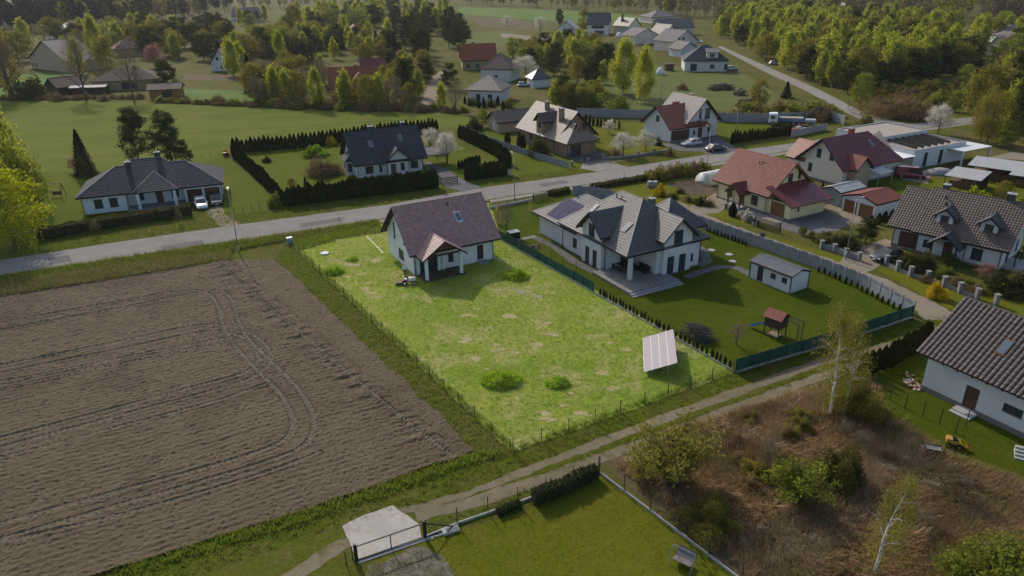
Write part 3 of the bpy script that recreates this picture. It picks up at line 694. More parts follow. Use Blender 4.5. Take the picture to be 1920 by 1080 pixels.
# rear wing with its own hip
h.hip(-9.5, -3.5, 7.5, 13.6, 3.75, 7.0, T_GREYT, .6, xr=(-6.6, -6.4), name='rear_roof', tile=(.34, .38))
h.walls(-9.4, -3.6, 7.5, 13.5, 3.85, M_WHITE, [('R', 3, .9, 1, 1.2)], name='rear_wall')
h.chimney(-6.0, 7.0, 6.0, 7.7, .7, .7, T_GREYT)
MB().box(-.2, .25, -.95, -.5, 0, 3.75).build('pillar', M_WHITE, h.root)
MB().box(-4.02, .3, -.98, -.6, 3.2, 3.7).box(-.1, .28, -.6, 2.9, 3.2, 3.69).build('porch_beam', M_WHITE, h.root)
g2 = 4.6 / 6.6
zl = lambda y: 3.75 + (y + 2.1) * g2 + .07
h.skylight([(-3.3, .1, zl(.1)), (-2.4, .1, zl(.1)), (-2.4, 1.4, zl(1.4)), (-3.3, 1.4, zl(1.4))])
h.skylight([(-10.9, .6, zl(.6)), (-10.1, .6, zl(.6)), (-10.1, 1.8, zl(1.8)), (-10.9, 1.8, zl(1.8))])
for x in (-8.7, -7.6): h.vent(x, 3.4, zl(3.4))
h.vent(-16.5, 2.6, 5.5)
zg = lambda y: 3.25 + (y + 1.9) * (6.3 - 3.25) / (3.63 + 1.9) + .15
pv = mat('dark_solar_glass', (.065, .058, .10), .7, .1, 1, spec=.03)
for i in range(4):
    x0_ = -19.0 + i * 1.04 + .0
    f = MB().prism([(-18.2 + i * 1.08, -1.45, zg(-1.45)), (-17.16 + i * 1.08, -1.45, zg(-1.45)), (-17.16 + i * 1.08, 1.9, zg(1.9)), (-18.2 + i * 1.08, 1.9, zg(1.9))], .05).build('solar_panel', pv, h.root)
for x, y, zz in ((-13.9, -1.5, 3.5), (-4.1, -1.5, 3.5), (.5, 9.9, 3.5)): h.downpipe(x, y, zz)
MB().box(-20.9, -20.4, -1.2, -1.1, 0, 0.1).build('threshold', M_CONC, h.root)
# terrace with two steps
M_TSLAB = mat('weathered_terrace_slab', (.20, .185, .17), .9, .22, 1.2, .2, 20, dirt=(.13, .12, .11))
t = MB().box(-4.2, 3.3, -3.3, 3.45, .03, .24).build('terrace', M_PLINTH, h.root)
tile_m = MB().box(.01, .74, .01, .74, 0, .06).mesh('paving_slab', M_TSLAB)
for i in range(10):
    for j in range(9): o = link('paving_slab', tile_m, t); o.location = (-4.2 + i * .75, -3.3 + j * .75, .24 + random.uniform(0, .004))
MB().box(3.3, 3.75, -3.3, 4.3, .02, .2).box(.95, 3.3, 3.47, 4.3, .03, .28).build('terrace_step', M_CONCD, t)
MB().box(3.75, 4.2, -3.3, 4.3, .02, .1).build('terrace_step', M_CONCD, t)

# bungalow
O3 = at(159, 403); h = House('bungalow', 'long pale blue bungalow with dark hipped roof and double garage', O3, R(20))
M_ICE = mat('icy_render', (.56, .62, .64), .9, .05, .5, .1, 30)
h.walls(0, 6.4, 0, 9.6, 2.95, M_ICE, [('F', 1.7, .8, 1.25, 1.5), ('F', 3.9, .8, 1.25, 1.5), ('L', 3, .9, 1.3, 1.3)])
h.walls(6.4, 15.2, 2.2, 9.6, 2.96, M_ICE, [('F', 1.2, .85, 1.2, 1.3), ('F', 4.2, .05, 1.1, 2.1, 'door'), ('F', 6.6, .85, 1.2, 1.3)], skip='LR')
h.walls(15.2, 21.0, .3, 9.6, 2.95, M_ICE, [('F', .35, .05, 2.4, 2.2, 'garage', M_DWOOD), ('F', 3.1, .05, 2.4, 2.2, 'garage', M_DOOR), ('R', 3, .9, 1.2, 1.2)])
g3 = .56; e3 = 2.95
za = lambda y: e3 + (y + .6) * g3
RX = 21.6
polys = [[(-.6, -.6, e3), (RX, -.6, e3), (RX - 5.7, 5.1, za(5.1)), (5.1, 5.1, za(5.1))],
         [(6.2, 5.1, za(5.1)), (13.4, 5.1, za(5.1)), (12.2, 6.3, za(6.3)), (7.4, 6.3, za(6.3))],
         [(RX, 10.2, e3), (-.6, 10.2, e3), (5.1, 5.1, za(5.1)), (RX - 5.7, 5.1, za(5.1))],
         [(-.6, 10.2, e3), (-.6, -.6, e3), (5.1, 5.1, za(5.1))], [(RX, -.6, e3), (RX, 10.2, e3), (RX - 5.7, 5.1, za(5.1))],
         [(12.2, 6.3, za(6.3)), (13.4, 5.1, za(5.1)), (12.2, 9.5, 3.6), ], [(7.4, 6.3, za(6.3)), (7.4, 9.5, 3.6), (6.2, 5.1, za(5.1))],
         [(12.2, 6.3, za(6.3)), (12.2, 9.8, 4.2), (7.4, 9.8, 4.2), (7.4, 6.3, za(6.3))]]
T_SLATE = tilemat('slate_black_tile', (.058, .058, .066), .7, spec=.1)
r_ = h.roof(polys, T_SLATE, tile=(.4, .42), caps=[((-.6, -.6, e3), (5.1, 5.1, za(5.1))), ((5.1, 5.1, za(5.1)), (6.2, 5.1, za(5.1))), ((6.2, 5.1, za(5.1)), (7.4, 6.3, za(6.3))), ((7.4, 6.3, za(6.3)), (12.2, 6.3, za(6.3))), ((12.2, 6.3, za(6.3)), (13.4, 5.1, za(5.1))), ((13.4, 5.1, za(5.1)), (RX - 5.7, 5.1, za(5.1))), ((RX - 5.7, 5.1, za(5.1)), (RX, -.6, e3))])
for ch in r_.children:
    if ch.name.startswith('ridge_cap'): ch.data.materials[0] = mat('pale_ridge_tile', (.24, .21, .19), .6)
h.gutters([((-.6, -.6, e3), (RX, -.6, e3))], r_, dz=-.14)
r2 = h.roof([[(7.6, -1.3, 2.98), (14.4, -1.3, 2.98), (11.0, 3.1, 5.25)], [(14.4, -1.3, 2.98), (14.4, 1.0, 2.98), (11.0, 3.1, 5.25)], [(7.6, 1.0, 2.98), (7.6, -1.3, 2.98), (11.0, 3.1, 5.25)]], T_SLATE, tile=(.4, .42), name='porch_roof', caps=[((7.6, -1.3, 2.98), (11.0, 3.1, 5.25)), ((14.4, -1.3, 2.98), (11, 3.1, 5.25))])
for ch in r2.children:
    if ch.name.startswith('ridge_cap'): ch.data.materials[0] = MATS['pale_ridge_tile']
for x in (8.3, 13.8): MB().box(x - .22, x + .22, -1.0, -.56, 0, 2.95).build('pillar', M_ICE, h.root)
MB().box(6.4, 15.2, -1.1, 2.2, .02, .15).build('porch_slab', M_CONCD, h.root)
h.chimney(7.2, 4.4, 5, 6.9, .8, .6, T_SLATE); h.chimney(11.6, 6.8, 6, 7.6, .9, .6, T_SLATE)
h.downpipe(.05, -.05, 2.8); h.downpipe(21.05, .2, 2.8)

# white house with near-black gable roof behind the thuja hedge
O4 = at(672, 336); h = House('white_house', 'white house with near-black gable roof inside a square of thuja hedges', O4, R(24.5))
h.walls(0, 12.6, 0, 9.8, 3.15, M_WHITE, [('F', 1.5, .8, 1.5, 1.4), ('F', 4.1, .8, .6, 1.4), ('F', 10.2, .8, 1.5, 1.4), ('L', 4.2, 4.1, 1.0, 1.5)], ridge=7.6, plinth=.2, frame=M_FRAMEB)
h.gable(0, 12.6, 0, 9.8, 3.15, 7.6, T_SLATE, .7, .85, tile=(.36, .38))
h.walls(5.6, 9.6, -.5, 2, 3.16, M_WHITE, [('F', .6, .1, 1.0, 2.1, 'door'), ('F', 2.5, .8, .8, 1.4)], ridge=4.9, axis='y', frame=M_FRAMEB, skip='B', name='porch_wall')
h.gable(5.6, 9.6, -.8, 2.6, 3.16, 4.9, T_SLATE, .9, .5, axis='y', name='porch_roof', tile=(.36, .38))
h.walls(-1.2, 1, 3.2, 6.4, 2.75, M_WHITE, [('L', .4, .75, 1.0, 1.6), ('L', 1.9, .75, 1.0, 1.6), ('F', .15, .75, .8, 1.6)], frame=M_FRAMEB, skip='R', name='bay_wall')
h.roof([[(-1.6, 6.8, 2.75), (-1.6, 2.8, 2.75), (0.1, 3.6, 4.2), (0.1, 6.0, 4.2)], [(-1.6, 2.8, 2.75), (.1, 2.8, 2.75), (.1, 3.6, 4.2)], [(.1, 6.8, 2.75), (-1.6, 6.8, 2.75), (.1, 6.0, 4.2)]], T_SLATE, name='bay_roof', tile=(.36, .38))
y4 = lambda y: 3.15 + 4.45 / 4.9 * y + .2
for x, y in ((3.1, 2.0), (9.0, 2.6)): h.skylight([(x, y, y4(y)), (x + .8, y, y4(y)), (x + .8, y + 1, y4(y + 1)), (x, y + 1, y4(y + 1))], M_GREY)
for x, y in ((1.6, 1.8), (6.0, 1.5), (10.3, 3.4)): h.vent(x, y, y4(y))
h.chimney(4.6, 6.2, 6, 8.2, .9, .7, T_SLATE); h.chimney(10.9, 6.0, 6, 8.4, .8, .6, T_SLATE)
for x in (.05, 5.5, 9.7, 12.55): h.downpipe(x, -.1 if x in (.05, 12.55) else -.6, 2.9)
MB().prism([(12.8, 1.0, 2.75), (18.5, 1.0, 2.45), (18.5, 8.0, 2.45), (12.8, 8.0, 2.75)], .14).build('carport_roof', T_SLATE, h.root)
for y in (1.3, 7.7): MB().box(18.0, 18.15, y - .07, y + .07, 0, 2.4).build('carport_post', M_BARK, h.root)

# brown clinker house with pale tiled roof
O5 = at(1064, 296); h = House('brown_house', 'brown house with pale tiled roof, dormer and half-timbered front gable', O5, R(29))
h.walls(.3, 9.6, 4.6, 19.5, 3.4, M_BROWNW, [('L', 4, .9, 1.2, 1.3), ('L', 9, .9, 1.2, 1.3), ('F', 6.2, 4.2, 1.1, 1.3)], ridge=7.9, axis='y', plinth=.5, frame=M_FRAMEB)
h.gable(.3, 9.6, 4.6, 19.5, 3.4, 7.9, T_BROWN, .8, .8, axis='y', tile=(.4, .4))
h.walls(0, 6.9, 0, 6, 3.3, M_BROWNW, [('F', .7, .1, 2.6, 2.3, 'garage', M_DWOOD), ('F', 4.1, .7, 1.9, 1.7, 'garage', M_BROWNW)], plinth=.5, frame=M_FRAMEB)
h.roof([[(-.7, 8, 2.9), (-.7, -.7, 2.9), (3.45, 2.2, 6.0), (3.45, 8, 6.0)], [(7.6, -.7, 2.9), (7.6, 8, 2.9), (3.45, 8, 6.0), (3.45, 2.2, 6.0)], [(-.7, -.7, 2.9), (7.6, -.7, 2.9), (5.2, 1.0, 4.7), (1.7, 1.0, 4.7)]], T_BROWN, name='front_roof', tile=(.4, .4), caps=[((3.45, 8, 6), (3.45, 2.2, 6))])
h.walls(1.9, 5.0, 1.1, 3, 4.6, M_BROWNW, [], ridge=5.9, axis='y', name='gable_wall', skip='B')
mb = MB(); mb.bar((1.9, 1.05, 4.65), (3.45, 1.05, 5.9), .12).bar((5.0, 1.05, 4.65), (3.45, 1.05, 5.9), .12).bar((3.45, 1.05, 4.6), (3.45, 1.05, 5.85), .12).bar((2.6, 1.05, 5.2), (4.3, 1.05, 5.2), .1); mb.build('timber_frame', M_WOOD, h.root)
h.walls(-.2, 3, 9.2, 11.8, 6.0, M_BROWNW, [('L', .7, 4.4, 1.1, 1.2)], ridge=7.2, axis='x', name='dormer_wall', frame=M_FRAMEB, skip='R')
h.gable(-.2, 4.4, 9.2, 11.8, 6.0, 7.2, T_BROWN2, .5, .5, axis='x', name='dormer_roof', tile=(.4, .4))
h.chimney(2.9, 6.8, 5.5, 8.6, .9, .9, M_BROWNW); h.chimney(4.0, 14.2, 7, 8.9, .8, .8, M_BROWNW)
for x, y in ((-.05, .05), (-.05, 5.2), (.2, 19.4)): h.downpipe(x, y, 3.0)

# white house: dark red garage roof crossing a pale main roof
O6 = at(1255, 267); h = House('cross_gabled_house', 'white house with red garage roof crossing a pale gable roof', O6, R(26))
h.walls(0, 7.6, 0, 9.4, 3.3, M_WHITE, [('L', 4.2, 3.8, 1.2, 1.3), ('F', .4, .1, 5.0, 2.3, 'garage', M_DOOR), ('F', 6.3, 1.0, .7, .8)], ridge=6.9, frame=M_FRAMED)
h.gable(0, 7.8, 0, 9.4, 3.3, 6.9, T_RED, .7, .7, tile=(.4, .4))
h.walls(4.6, 13.1, -.9 + 1.2, 10, 4.2, M_WHITE, [('F', 3.3, 4.3, .8, 2.1), ('F', 4.9, 4.1, 1.5, 2.3), ('F', 6.0, 1.2, 1.1, 1.2), ('F', 3.4, .1, 1.2, 2.2, 'door')], ridge=8.4, axis='y', frame=M_FRAMED)
h.gable(4.6, 13.1, .3, 10, 4.2, 8.4, T_PALE, .8, 1.0, axis='y', tile=(.4, .4))
MB().prism([(7.2, -1.6, 3.0), (10.0, -1.6, 3.0), (10.0, .28, 3.7), (7.2, .28, 3.7)], .15).build('porch_roof', T_RED, h.root)
MB().box(7.4, 9.8, -1.2, .25, 3.95, 4.08).build('balcony', M_CONC, h.root)
MB().box(9.7, 9.85, -1.3, -1.15, 0, 3.0).build('porch_post', M_DOOR, h.root)
h.chimney(5.2, 5.2, 6, 7.6, 1.4, .8, T_RED); h.chimney(10.5, 6.5, 7, 8.6, .8, .8, T_RED)

# cream house with wine-red roof
O7 = at(1476, 415); h = House('cream_house', 'cream house with rusty red tiled roof and low garage lean-to', O7, DOWN + R(.5))
h.walls(-14.7, -4.2, 0, 9.3, 3.35, M_CREAM, [('F', 2.2, .8, 1.2, 1.35), ('F', 7.3, .8, 1.4, 1.5), ('R', 4.0, 4.3, 1.1, 1.4), ('R', 6.2, 4.6, .7, 1.3)], ridge=7.25, plinth=.25, frame=M_FRAMEB)
h.gable(-14.7, -4.2, 0, 9.3, 3.35, 7.25, T_BRICKRED, .7, .8, tile=(.36, .38), trim=M_WOOD)
h.walls(-4.2, 0, .25, 7.9, 2.45, M_CREAM, [('R', 1.6, 1.2, .5, 1.0), ('F', .55, .05, 2.7, 2.25, 'garage', M_GDOOR)], plinth=.25, frame=M_FRAMEB, skip='L', name='garage_wall')
h.roof([[(.9, -.5, 2.35), (.9, 8.6, 2.35), (-4.3, 8.6, 4.3), (-4.3, -.5, 4.3)]], T_BURG, tile=(.5, .42), trim=M_WOOD, name='garage_roof')
h.gable(-10.4, -8.0, -2.0, 2.2, 2.6, 3.8, T_BURG, .35, .4, axis='y', name='porch_roof', trim=M_WOOD, tile=(.36, .38))
for x in (-10.4, -8.0): MB().box(x - .1, x + .1, -1.9, -1.7, 0, 2.7).build('porch_post', M_WOOD, h.root)
MB().box(-10.6, -7.8, -2.2, -.02, .02, .3).build('porch_step', M_CONC, h.root)
MB().obox((-9.7, 0, 0), (1, 0, 0), (0, -1, 0), 0, 1.0, .0, .05, .3, 2.4).build('front_door', M_DOOR, h.root)
for x in (-14.5, -10.9, -4.4): h.downpipe(x, -.1, 3.1, M_FRAMEB)
h.vent(-9.4, 3.2, 6.1); h.vent(-9.0, 3.5, 6.3)

# burgundy roof
O8 = at(1576, 350); h = House('burgundy_roofed_house', 'beige house with burgundy metal roof and small gabled porch', O8, R(27))
h.walls(0, 14.0, 0, 9.4, 3.25, M_BEIGE, [('L', 2.0, 1.2, .9, 1.5), ('L', 3.4, 4.0, 1.0, 1.5), ('L', 6.2, 4.0, 1.0, 1.5), ('F', 1.2, .1, 1.4, 2.2, 'door'), ('F', 5.5, .8, 1.4, 1.4), ('F', 10.5, 1.0, 1.0, 1.0)], ridge=7.3, plinth=.3, frame=M_FRAMED, skip='')
h.roof([[(-.8, -.7, 2.85), (14.9, -.7, 2.85), (10.9, 4.7, 7.45), (-.8, 4.7, 7.45)], [(14.9, 10.1, 2.85), (-.8, 10.1, 2.85), (-.8, 4.7, 7.45), (10.9, 4.7, 7.45)], [(14.9, -.7, 2.85), (14.9, 10.1, 2.85), (10.9, 4.7, 7.45)]], T_BURG, tile=(.4, .42), caps=[((-.8, 4.7, 7.45), (10.9, 4.7, 7.45))])
h.gable(1.2, 4.8, -1.7, 2.6, 3.2, 4.9, T_BRICKRED, .35, .3, axis='y', name='porch_roof', tile=(.36, .38))
h.walls(1.3, 4.7, -1.6, 1, 3.2, M_TAN, [], ridge=4.8, axis='y', skip='B', name='porch_gable')
MB().prism([(4.9, -3.4, 2.3), (8.6, -3.4, 2.3), (8.6, -.05, 2.8), (4.9, -.05, 2.8)], .06).build('awning', M_GREY, h.root)
for x in (5.0, 8.5): MB().box(x - .05, x + .05, -3.3, -3.2, 0, 2.3).build('awning_post', M_GREY, h.root)
h.skylight([(9.2, 2.2, 5.4), (10.0, 2.2, 5.4), (10.0, 3.3, 6.34), (9.2, 3.3, 6.34)], M_GREY)
h.chimney(7.6, 5.6, 6.5, 8.2, .9, .7, T_ORANGE)
h.walls(-.1, 5.5, 9.41, 12.0, 3.1, M_BEIGE, [], ridge=5.6, axis='y', skip='F', name='rear_bay'); h.gable(0, 5.0, 8.6, 12, 3.1, 5.6, T_RED, .4, .4, axis='y', name='rear_roof', tile=(.4, .42))

# white flat-roofed house
h = House('flat_roofed_house', 'white flat-roofed house with roof pergola and covered terrace', at(1708, 318), R(26.5))
h.walls(0, 15, 0, 8.5, 3.5, M_WHITE, [('F', 3.0, .2, 1.1, 2.6), ('F', 7.4, .2, 1.1, 2.6), ('L', 2, .8, 1.2, 1.2)])
mb = MB(); mb.box(.02, 14.98, .02, 8.48, 3.15, 3.3)
mb.build('flat_roof', mat('gravel_roof', (.30, .25, .21), .95, .2, 2, .3, 20), h.root)
mb = MB(); mb.box(-.08, 15.08, -.08, .22, 3.5, 3.58).box(-.08, 15.08, 8.28, 8.58, 3.5, 3.58).box(-.08, .22, .22, 8.28, 3.5, 3.58).box(14.78, 15.08, .22, 8.28, 3.5, 3.58).box(-.08, 15.08, .22, .26, 3.3, 3.5); mb.build('parapet_coping', M_GREY, h.root)
h.walls(1.2, 15.6, 8.6, 18.5, 4.1, M_WHITE, [], name='rear_wall')
MB().box(1.4, 15.4, 8.8, 18.3, 3.9, 4.02).build('rear_flat_roof', MATS['gravel_roof'], h.root)
mb = MB(); mb.box(1.1, 15.7, 8.5, 8.8, 4.1, 4.2).box(1.1, 15.7, 18.3, 18.6, 4.1, 4.2).box(1.1, 1.4, 8.8, 18.3, 4.1, 4.2).box(15.4, 15.7, 8.8, 18.3, 4.1, 4.2); mb.build('parapet_coping', M_GREY, h.root)
for i in range(6): MB().bar((2.0 + i * 1.9, 1.0, 3.62), (2.9 + i * 1.9, 7.8, 3.75), .1, .5).build('pergola_slat', M_BARK, h.root)
MB().box(9.6, 18.0, -3.2, -.04, 2.75, 2.9).box(15.05, 18.0, -.04, 4, 2.75, 2.9).build('terrace_roof', M_WHITE, h.root)
for x, y in ((9.8, -3.0), (17.8, -3.0), (17.8, 3.8)): MB().box(x - .12, x + .12, y - .12, y + .12, 0, 2.75).build('pillar', M_WHITE, h.root)
MB().box(-4.5, -.02, -.5, 6, 2.55, 2.7).build('side_roof', M_FRAMEW, h.root)
for x, y in ((-4.3, -.3), (-.4, -.35)): MB().box(x - .06, x + .06, y - .06, y + .06, 0, 2.55).build('side_post', M_FRAMEW, h.root)

# white house with brown tiles, two dormers
O10 = at(1871, 509); h = House('dormered_house', 'white house with brown tiled roof, two dormers and black porch gable', O10, R(-46.5))
h.walls(-9.6, 0, 0, 9.4, 3.35, M_WHITE, [('F', .7, 1.0, 1.1, 1.0), ('F', 6.3, .8, 1.25, 1.5), ('R', 2.2, .3, 1.6, 2.2), ('R', 3.6, 3.9, 1.2, 1.9), ('R', 6.5, .8, 1.2, 1.6)], ridge=7.5, plinth=.3, frame=M_FRAMED)
h.gable(-9.6, 0, 0, 9.4, 3.35, 7.5, T_BROWN2, .7, .8, tile=(.34, .38))
h.walls(-12.9, -9.62, .6, 9.0, 3.3, M_WHITE, [('F', .8, .05, 2.4, 2.2, 'garage', M_DOOR)], ridge=7.1, plinth=.3)
h.gable(-12.9, -10.4, .6, 9.0, 3.3, 7.1, T_BROWN2, .7, .7, tile=(.34, .38), name='garage_roof')
for xc in (-7.3, -2.3):
    h.walls(xc - .95, xc + .95, .9, 3, 5.35, M_WHITE, [('F', .45, 4.25, 1.0, 1.1)], ridge=6.15, axis='y', name='dormer_wall', skip='B')
    h.gable(xc - .95, xc + .95, .9, 4.0, 5.35, 6.15, T_BLACK, .45, .45, axis='y', name='dormer_roof', tile=(.34, .38))
h.gable(-7.4, -4.4, -2.2, 1.5, 2.5, 3.7, T_BLACK, .4, .4, axis='y', name='porch_roof', tile=(.34, .38))
for x in (-7.3, -4.5): MB().box(x - .09, x + .09, -2.1, -1.92, 0, 2.55).build('porch_post', M_BARK, h.root)
MB().obox((-6.5, 0, 0), (1, 0, 0), (0, -1, 0), 0, 1.1, .0, .05, .15, 2.3).build('front_door', M_DOOR, h.root)
h.chimney(-1.6, 4.9, 6.8, 8.5, .9, .7, T_BLACK); h.chimney(-9.0, 5.2, 6.5, 8.2, .7, .7, T_BLACK)
for x in (-12.8, -9.7, -4.0, -.1): h.downpipe(x, -.12 if x > -9.8 else .5, 3.1)
h.vent(-8.4, 3.6, 6.6); h.vent(-8.0, 2.8, 5.9)
MB().bar((1.2, 1.5, 2.5), (4.8, 1.5, 2.5), .12).bar((1.2, 1.5, 0), (1.2, 1.5, 2.5), .12).bar((1.2, 4.5, 0), (1.2, 4.5, 2.5), .12).bar((1.2, 1.5, 2.5), (1.2, 4.5, 2.5), .12).bar((4.8, 1.5, 0), (4.8, 1.5, 2.5), .12).build('pergola', M_BARK, h.root)
MB().box(.02, 5, 1.2, 5, .03, .5).build('terrace', M_CONC, h.root)

# nearest house on the right: every tile of its street slope is laid singly
O11 = at(1726, 730); h = House('tile_roofed_house', 'white rendered house with big brown roof tiles, dish and skylight', O11, R(-60.5))
h.walls(0, 19, 0, 10, 4.05, M_WHITE, [('F', 3.55, .25, 1.15, 2.15, 'door', M_DOOR), ('F', 6.6, 1.55, 1.5, .75), ('F', 10.2, 1.0, 2.2, 1.6), ('L', 4, 1, 1.2, 1.4)], ridge=7.4, plinth=.5, frame=M_FRAMEB, sill=M_CONCD)
O_, L11, gh = .75, 19, (7.4 - 4.05) / 5
z11 = lambda y: 4.05 + gh * y + .17
E0 = [(-.8, -O_, z11(-O_)), (19.8, -O_, z11(-O_)), (19.8, 5, z11(5)), (-.8, 5, z11(5))]
E1 = [(19.8, 10 + O_, z11(-O_)), (-.8, 10 + O_, z11(-O_)), (-.8, 5, z11(5)), (19.8, 5, z11(5))]
T_BIG = mat('umber_roof_tile', (.075, .060, .053), .55, .4, 2.5, .15, 40, spec=.25)
mb = MB(); mb.prism(E0, .15).prism(E1, .15); rf = mb.build('roof', M_BARK, h.root)
tiled([E1], T_BIG, (.42, .40), .04, .05, rf)
sl_len = math.hypot(5 + O_, gh * (5 + O_)); rows = 15; tw, tl = .415, sl_len / rows
def big_tile():
    mb = MB(); prof = [(0, .0), (.05, .06), (.12, .085), (.2, .095), (.28, .085), (.35, .05), (.38, .0), (.415, -.01)]
    vs = []
    for (z_, y_) in ((.055, 0), (.012, tl + .03)):
        vs += [(x_, y_, z_ + q) for x_, q in prof]
    vs += [(x_, 0, q + .005) for x_, q in prof]
    n_ = len(prof); fs = [(i, i + 1, n_ + i + 1, n_ + i) for i in range(n_ - 1)] + [(2 * n_ + i, 2 * n_ + i + 1, i + 1, i) for i in range(n_ - 1)]
    return mb.add(vs, fs).mesh('tile', T_BIG, smooth=False)
TM = big_tile(); slope = math.atan(gh); far = []; cnt = 0
def tile_spot(i, j): 
    d = j * tl; return (-.8 + i * tw + random.uniform(-.006, .006), -O_ + d * math.cos(slope), z11(-O_) + d * math.sin(slope) + random.uniform(0, .006))
cells = [(i, j) for i in range(int(20.6 / tw)) for j in range(rows)]
Mw = Matrix.Translation((O11.x, O11.y, 0)) @ Matrix.Rotation(R(-60.5), 4, 'Z')
def vis(c):
    q = px_of(Mw @ Vector(tile_spot(*c))); return q[0] < 1935
cells.sort(key=lambda c: (not vis(c), -px_of(Mw @ Vector(tile_spot(*c)))[1] - .2 * px_of(Mw @ Vector(tile_spot(*c)))[0]))
for c in cells[:300]:
    o = link('tile', TM, rf); o.location = tile_spot(*c); o.rotation_euler = (slope, random.uniform(-.008, .008), 0)
mb = MB(); tv = [v.co.copy() for v in TM.vertices]; tf = [tuple(p.vertices) for p in TM.polygons]; Rm = Matrix.Rotation(slope, 3, 'X')
for c in cells[300:]:
    q = Vector(tile_spot(*c)); mb.add([Rm @ v + q for v in tv], tf)
tag(mb.build('roof_tiles', T_BIG, rf), kind='stuff')
for i in range(52): MB().tube([(-.8 + i * .4, 5, z11(5) + .02), (-.42 + i * .4, 5, z11(5) + .045)], .12, 6).build('ridge_tile', T_BIG, rf) if i < 30 else None
for i in range(16): MB().box(.4 + i * 1.2, .52 + i * 1.2, -.7, 0, 3.5, 3.66).build('rafter_end', M_DWOOD, rf)
zz = lambda y: z11(y) + .08
h.skylight([(4.2, 1.5, zz(1.5)), (5.0, 1.5, zz(1.5)), (5.0, 2.9, zz(2.9)), (4.2, 2.9, zz(2.9))], M_FRAMEB)
h.chimney(8.2, 4.2, 6.2, 8.2, 1.0, .8, M_BARK)
MB().box(8.9, 13, 1.5, 5.6, 5.6, 7.9).build('roof_dormer', M_BARK, h.root)
MB().box(8.7, 13.2, 1.3, 5.8, 7.9, 8.0).build('dormer_roof', T_BIG, h.root)
MB().box(3.3, 5.0, -.9, -.05, .02, .22).box(3.3, 5.0, -1.3, -.9, .02, .12).build('doorstep', M_CONC, h.root)
mb = MB(); rr = []
for i in range(5):
    t = i / 4 * 1.1; rr.append([(7.3 + .42 * math.sin(t) * math.cos(a), 3.9 - .3 * (1 - math.cos(t)) * 1.0 + .0, 7.55 + .42 * math.sin(t) * math.sin(a)) for a in [k * math.pi / 6 for k in range(12)]])
mb.loft(rr[1:], cap=False).bar((7.3, 3.9, 7.5), (7.3, 4.1, 6.8), .05); mb.build('satellite_dish', M_GREY, h.root, True)
MB().bar((6.6, 5.4, 7.3), (6.6, 5.4, 8.5), .06).cyl((6.6, 5.4, 8.4), .12, .15, 8).build('roof_vent', M_GREY, h.root)

# garages and sheds
O12 = at(1637.5, 412.5); h = House('double_garage', 'white double garage with two brown doors and red roof', O12, R(-60.5), 'garage')
h.walls(-5.6, 0, 0, 6.3, 2.3, M_WHITE, [('F', .3, .03, 2.3, 1.95, 'garage', M_GDOOR), ('F', 2.95, .03, 2.3, 1.95, 'garage', M_GDOOR)], ridge=3.15, axis='y')
h.gable(-5.6, 0, 0, 6.3, 2.3, 3.15, T_BRICKRED, .2, .15, axis='y', tile=(.36, .38))
h = House('tin_shed', 'grey sheet-metal shed beside the white double garage', at(1572, 388), R(-60.5), 'shed')
M_TIN = mat('galvanised_sheet', (.30, .315, .31), .5, .12, 1.0, metal=.2); M_TINL = mat('pale_tin_roof', (.31, .31, .31), .75, .1, .8, spec=.1)
h.walls(-3.4, 0, 0, 6.0, 2.2, M_TIN, [], ridge=2.8, axis='y')
h.gable(-3.4, 0, 0, 6.0, 2.2, 2.8, M_TINL, .15, .15, axis='y', tile=(.5, 3), amp=.02, step=.004)
O13 = at(1480, 551); h = House('garden_shed', 'white metal garden shed with grey ribbed roof on the lawn', O13, R(-58), 'shed')
h.walls(-5.9, 0, 0, 3.2, 2.05, M_WHITE, [('F', 1.05, .03, .9, 1.9, 'door', M_FRAMED), ('F', 3.0, 1.1, .75, .6), ('F', 4.6, 1.1, .75, .6)], ridge=2.55)
M_RIB = mat('grey_ribbed_sheet', (.105, .105, .115), .45, .12, 2)
h.gable(-5.9, 0, 0, 3.2, 2.05, 2.55, M_RIB, .12, .12, tile=(.22, 2), amp=.035, step=.004)
for x, y in ((-5.92, -.02), (.02, -.02), (.02, 3.22)): MB().box(x - .05, x + .05, y - .05, y + .05, 0, 2.05).build('corner_trim', M_FRAMED, h.root)
h = House('brown_outbuilding', 'tan garage with brown gable roof behind the brown house', at(935, 250), R(24), 'outbuilding')
h.walls(0, 11, 0, 6, 2.6, M_TAN, [('L', 2.2, .1, 1.2, 2.0, 'door', M_FRAMEW), ('F', 6, 1, 1, .9)], ridge=4.4)
h.gable(0, 11, 0, 6, 2.6, 4.4, T_BROWN2, .5, .5, tile=(.4, .42))
# ------------------------------------------------------------------ plants
B_BIRCH = mat('birch_bark', (.60, .57, .52), .9, .35, 2.5, .2, 12)
B_PINE = mat('pine_bark', (.10, .065, .045), .9, .3, 3, .3, 12)
B_GREY = mat('grey_bark', (.095, .078, .062), .9, .3, 3, .3, 12)
L_BIRCH = leafmat('birch_leaf', (0.364, 0.372, 0.038), (0.256, 0.279, 0.032), .55)
L_BIRCHP = leafmat('sparse_birch_leaf', (.205, .180, .036), (.23, .205, .036), .45)
L_LEAF = leafmat('fresh_leaf', (.225, .250, .034), (.175, .20, .03), .45)
L_OLIVE = leafmat('budding_leaf', (0.231, 0.189, 0.036), (0.189, 0.171, 0.031), .4)
L_YELLOW = leafmat('yellow_green_leaf', (0.364, 0.370, 0.018), (0.299, 0.325, 0.018), .5)
L_PINE = leafmat('pine_needle', (0.053, 0.062, 0.018), (0.067, 0.074, 0.020), .2)
L_SPRUCE = leafmat('spruce_needle', (.022, .031, .015), (.030, .038, .018), .15)
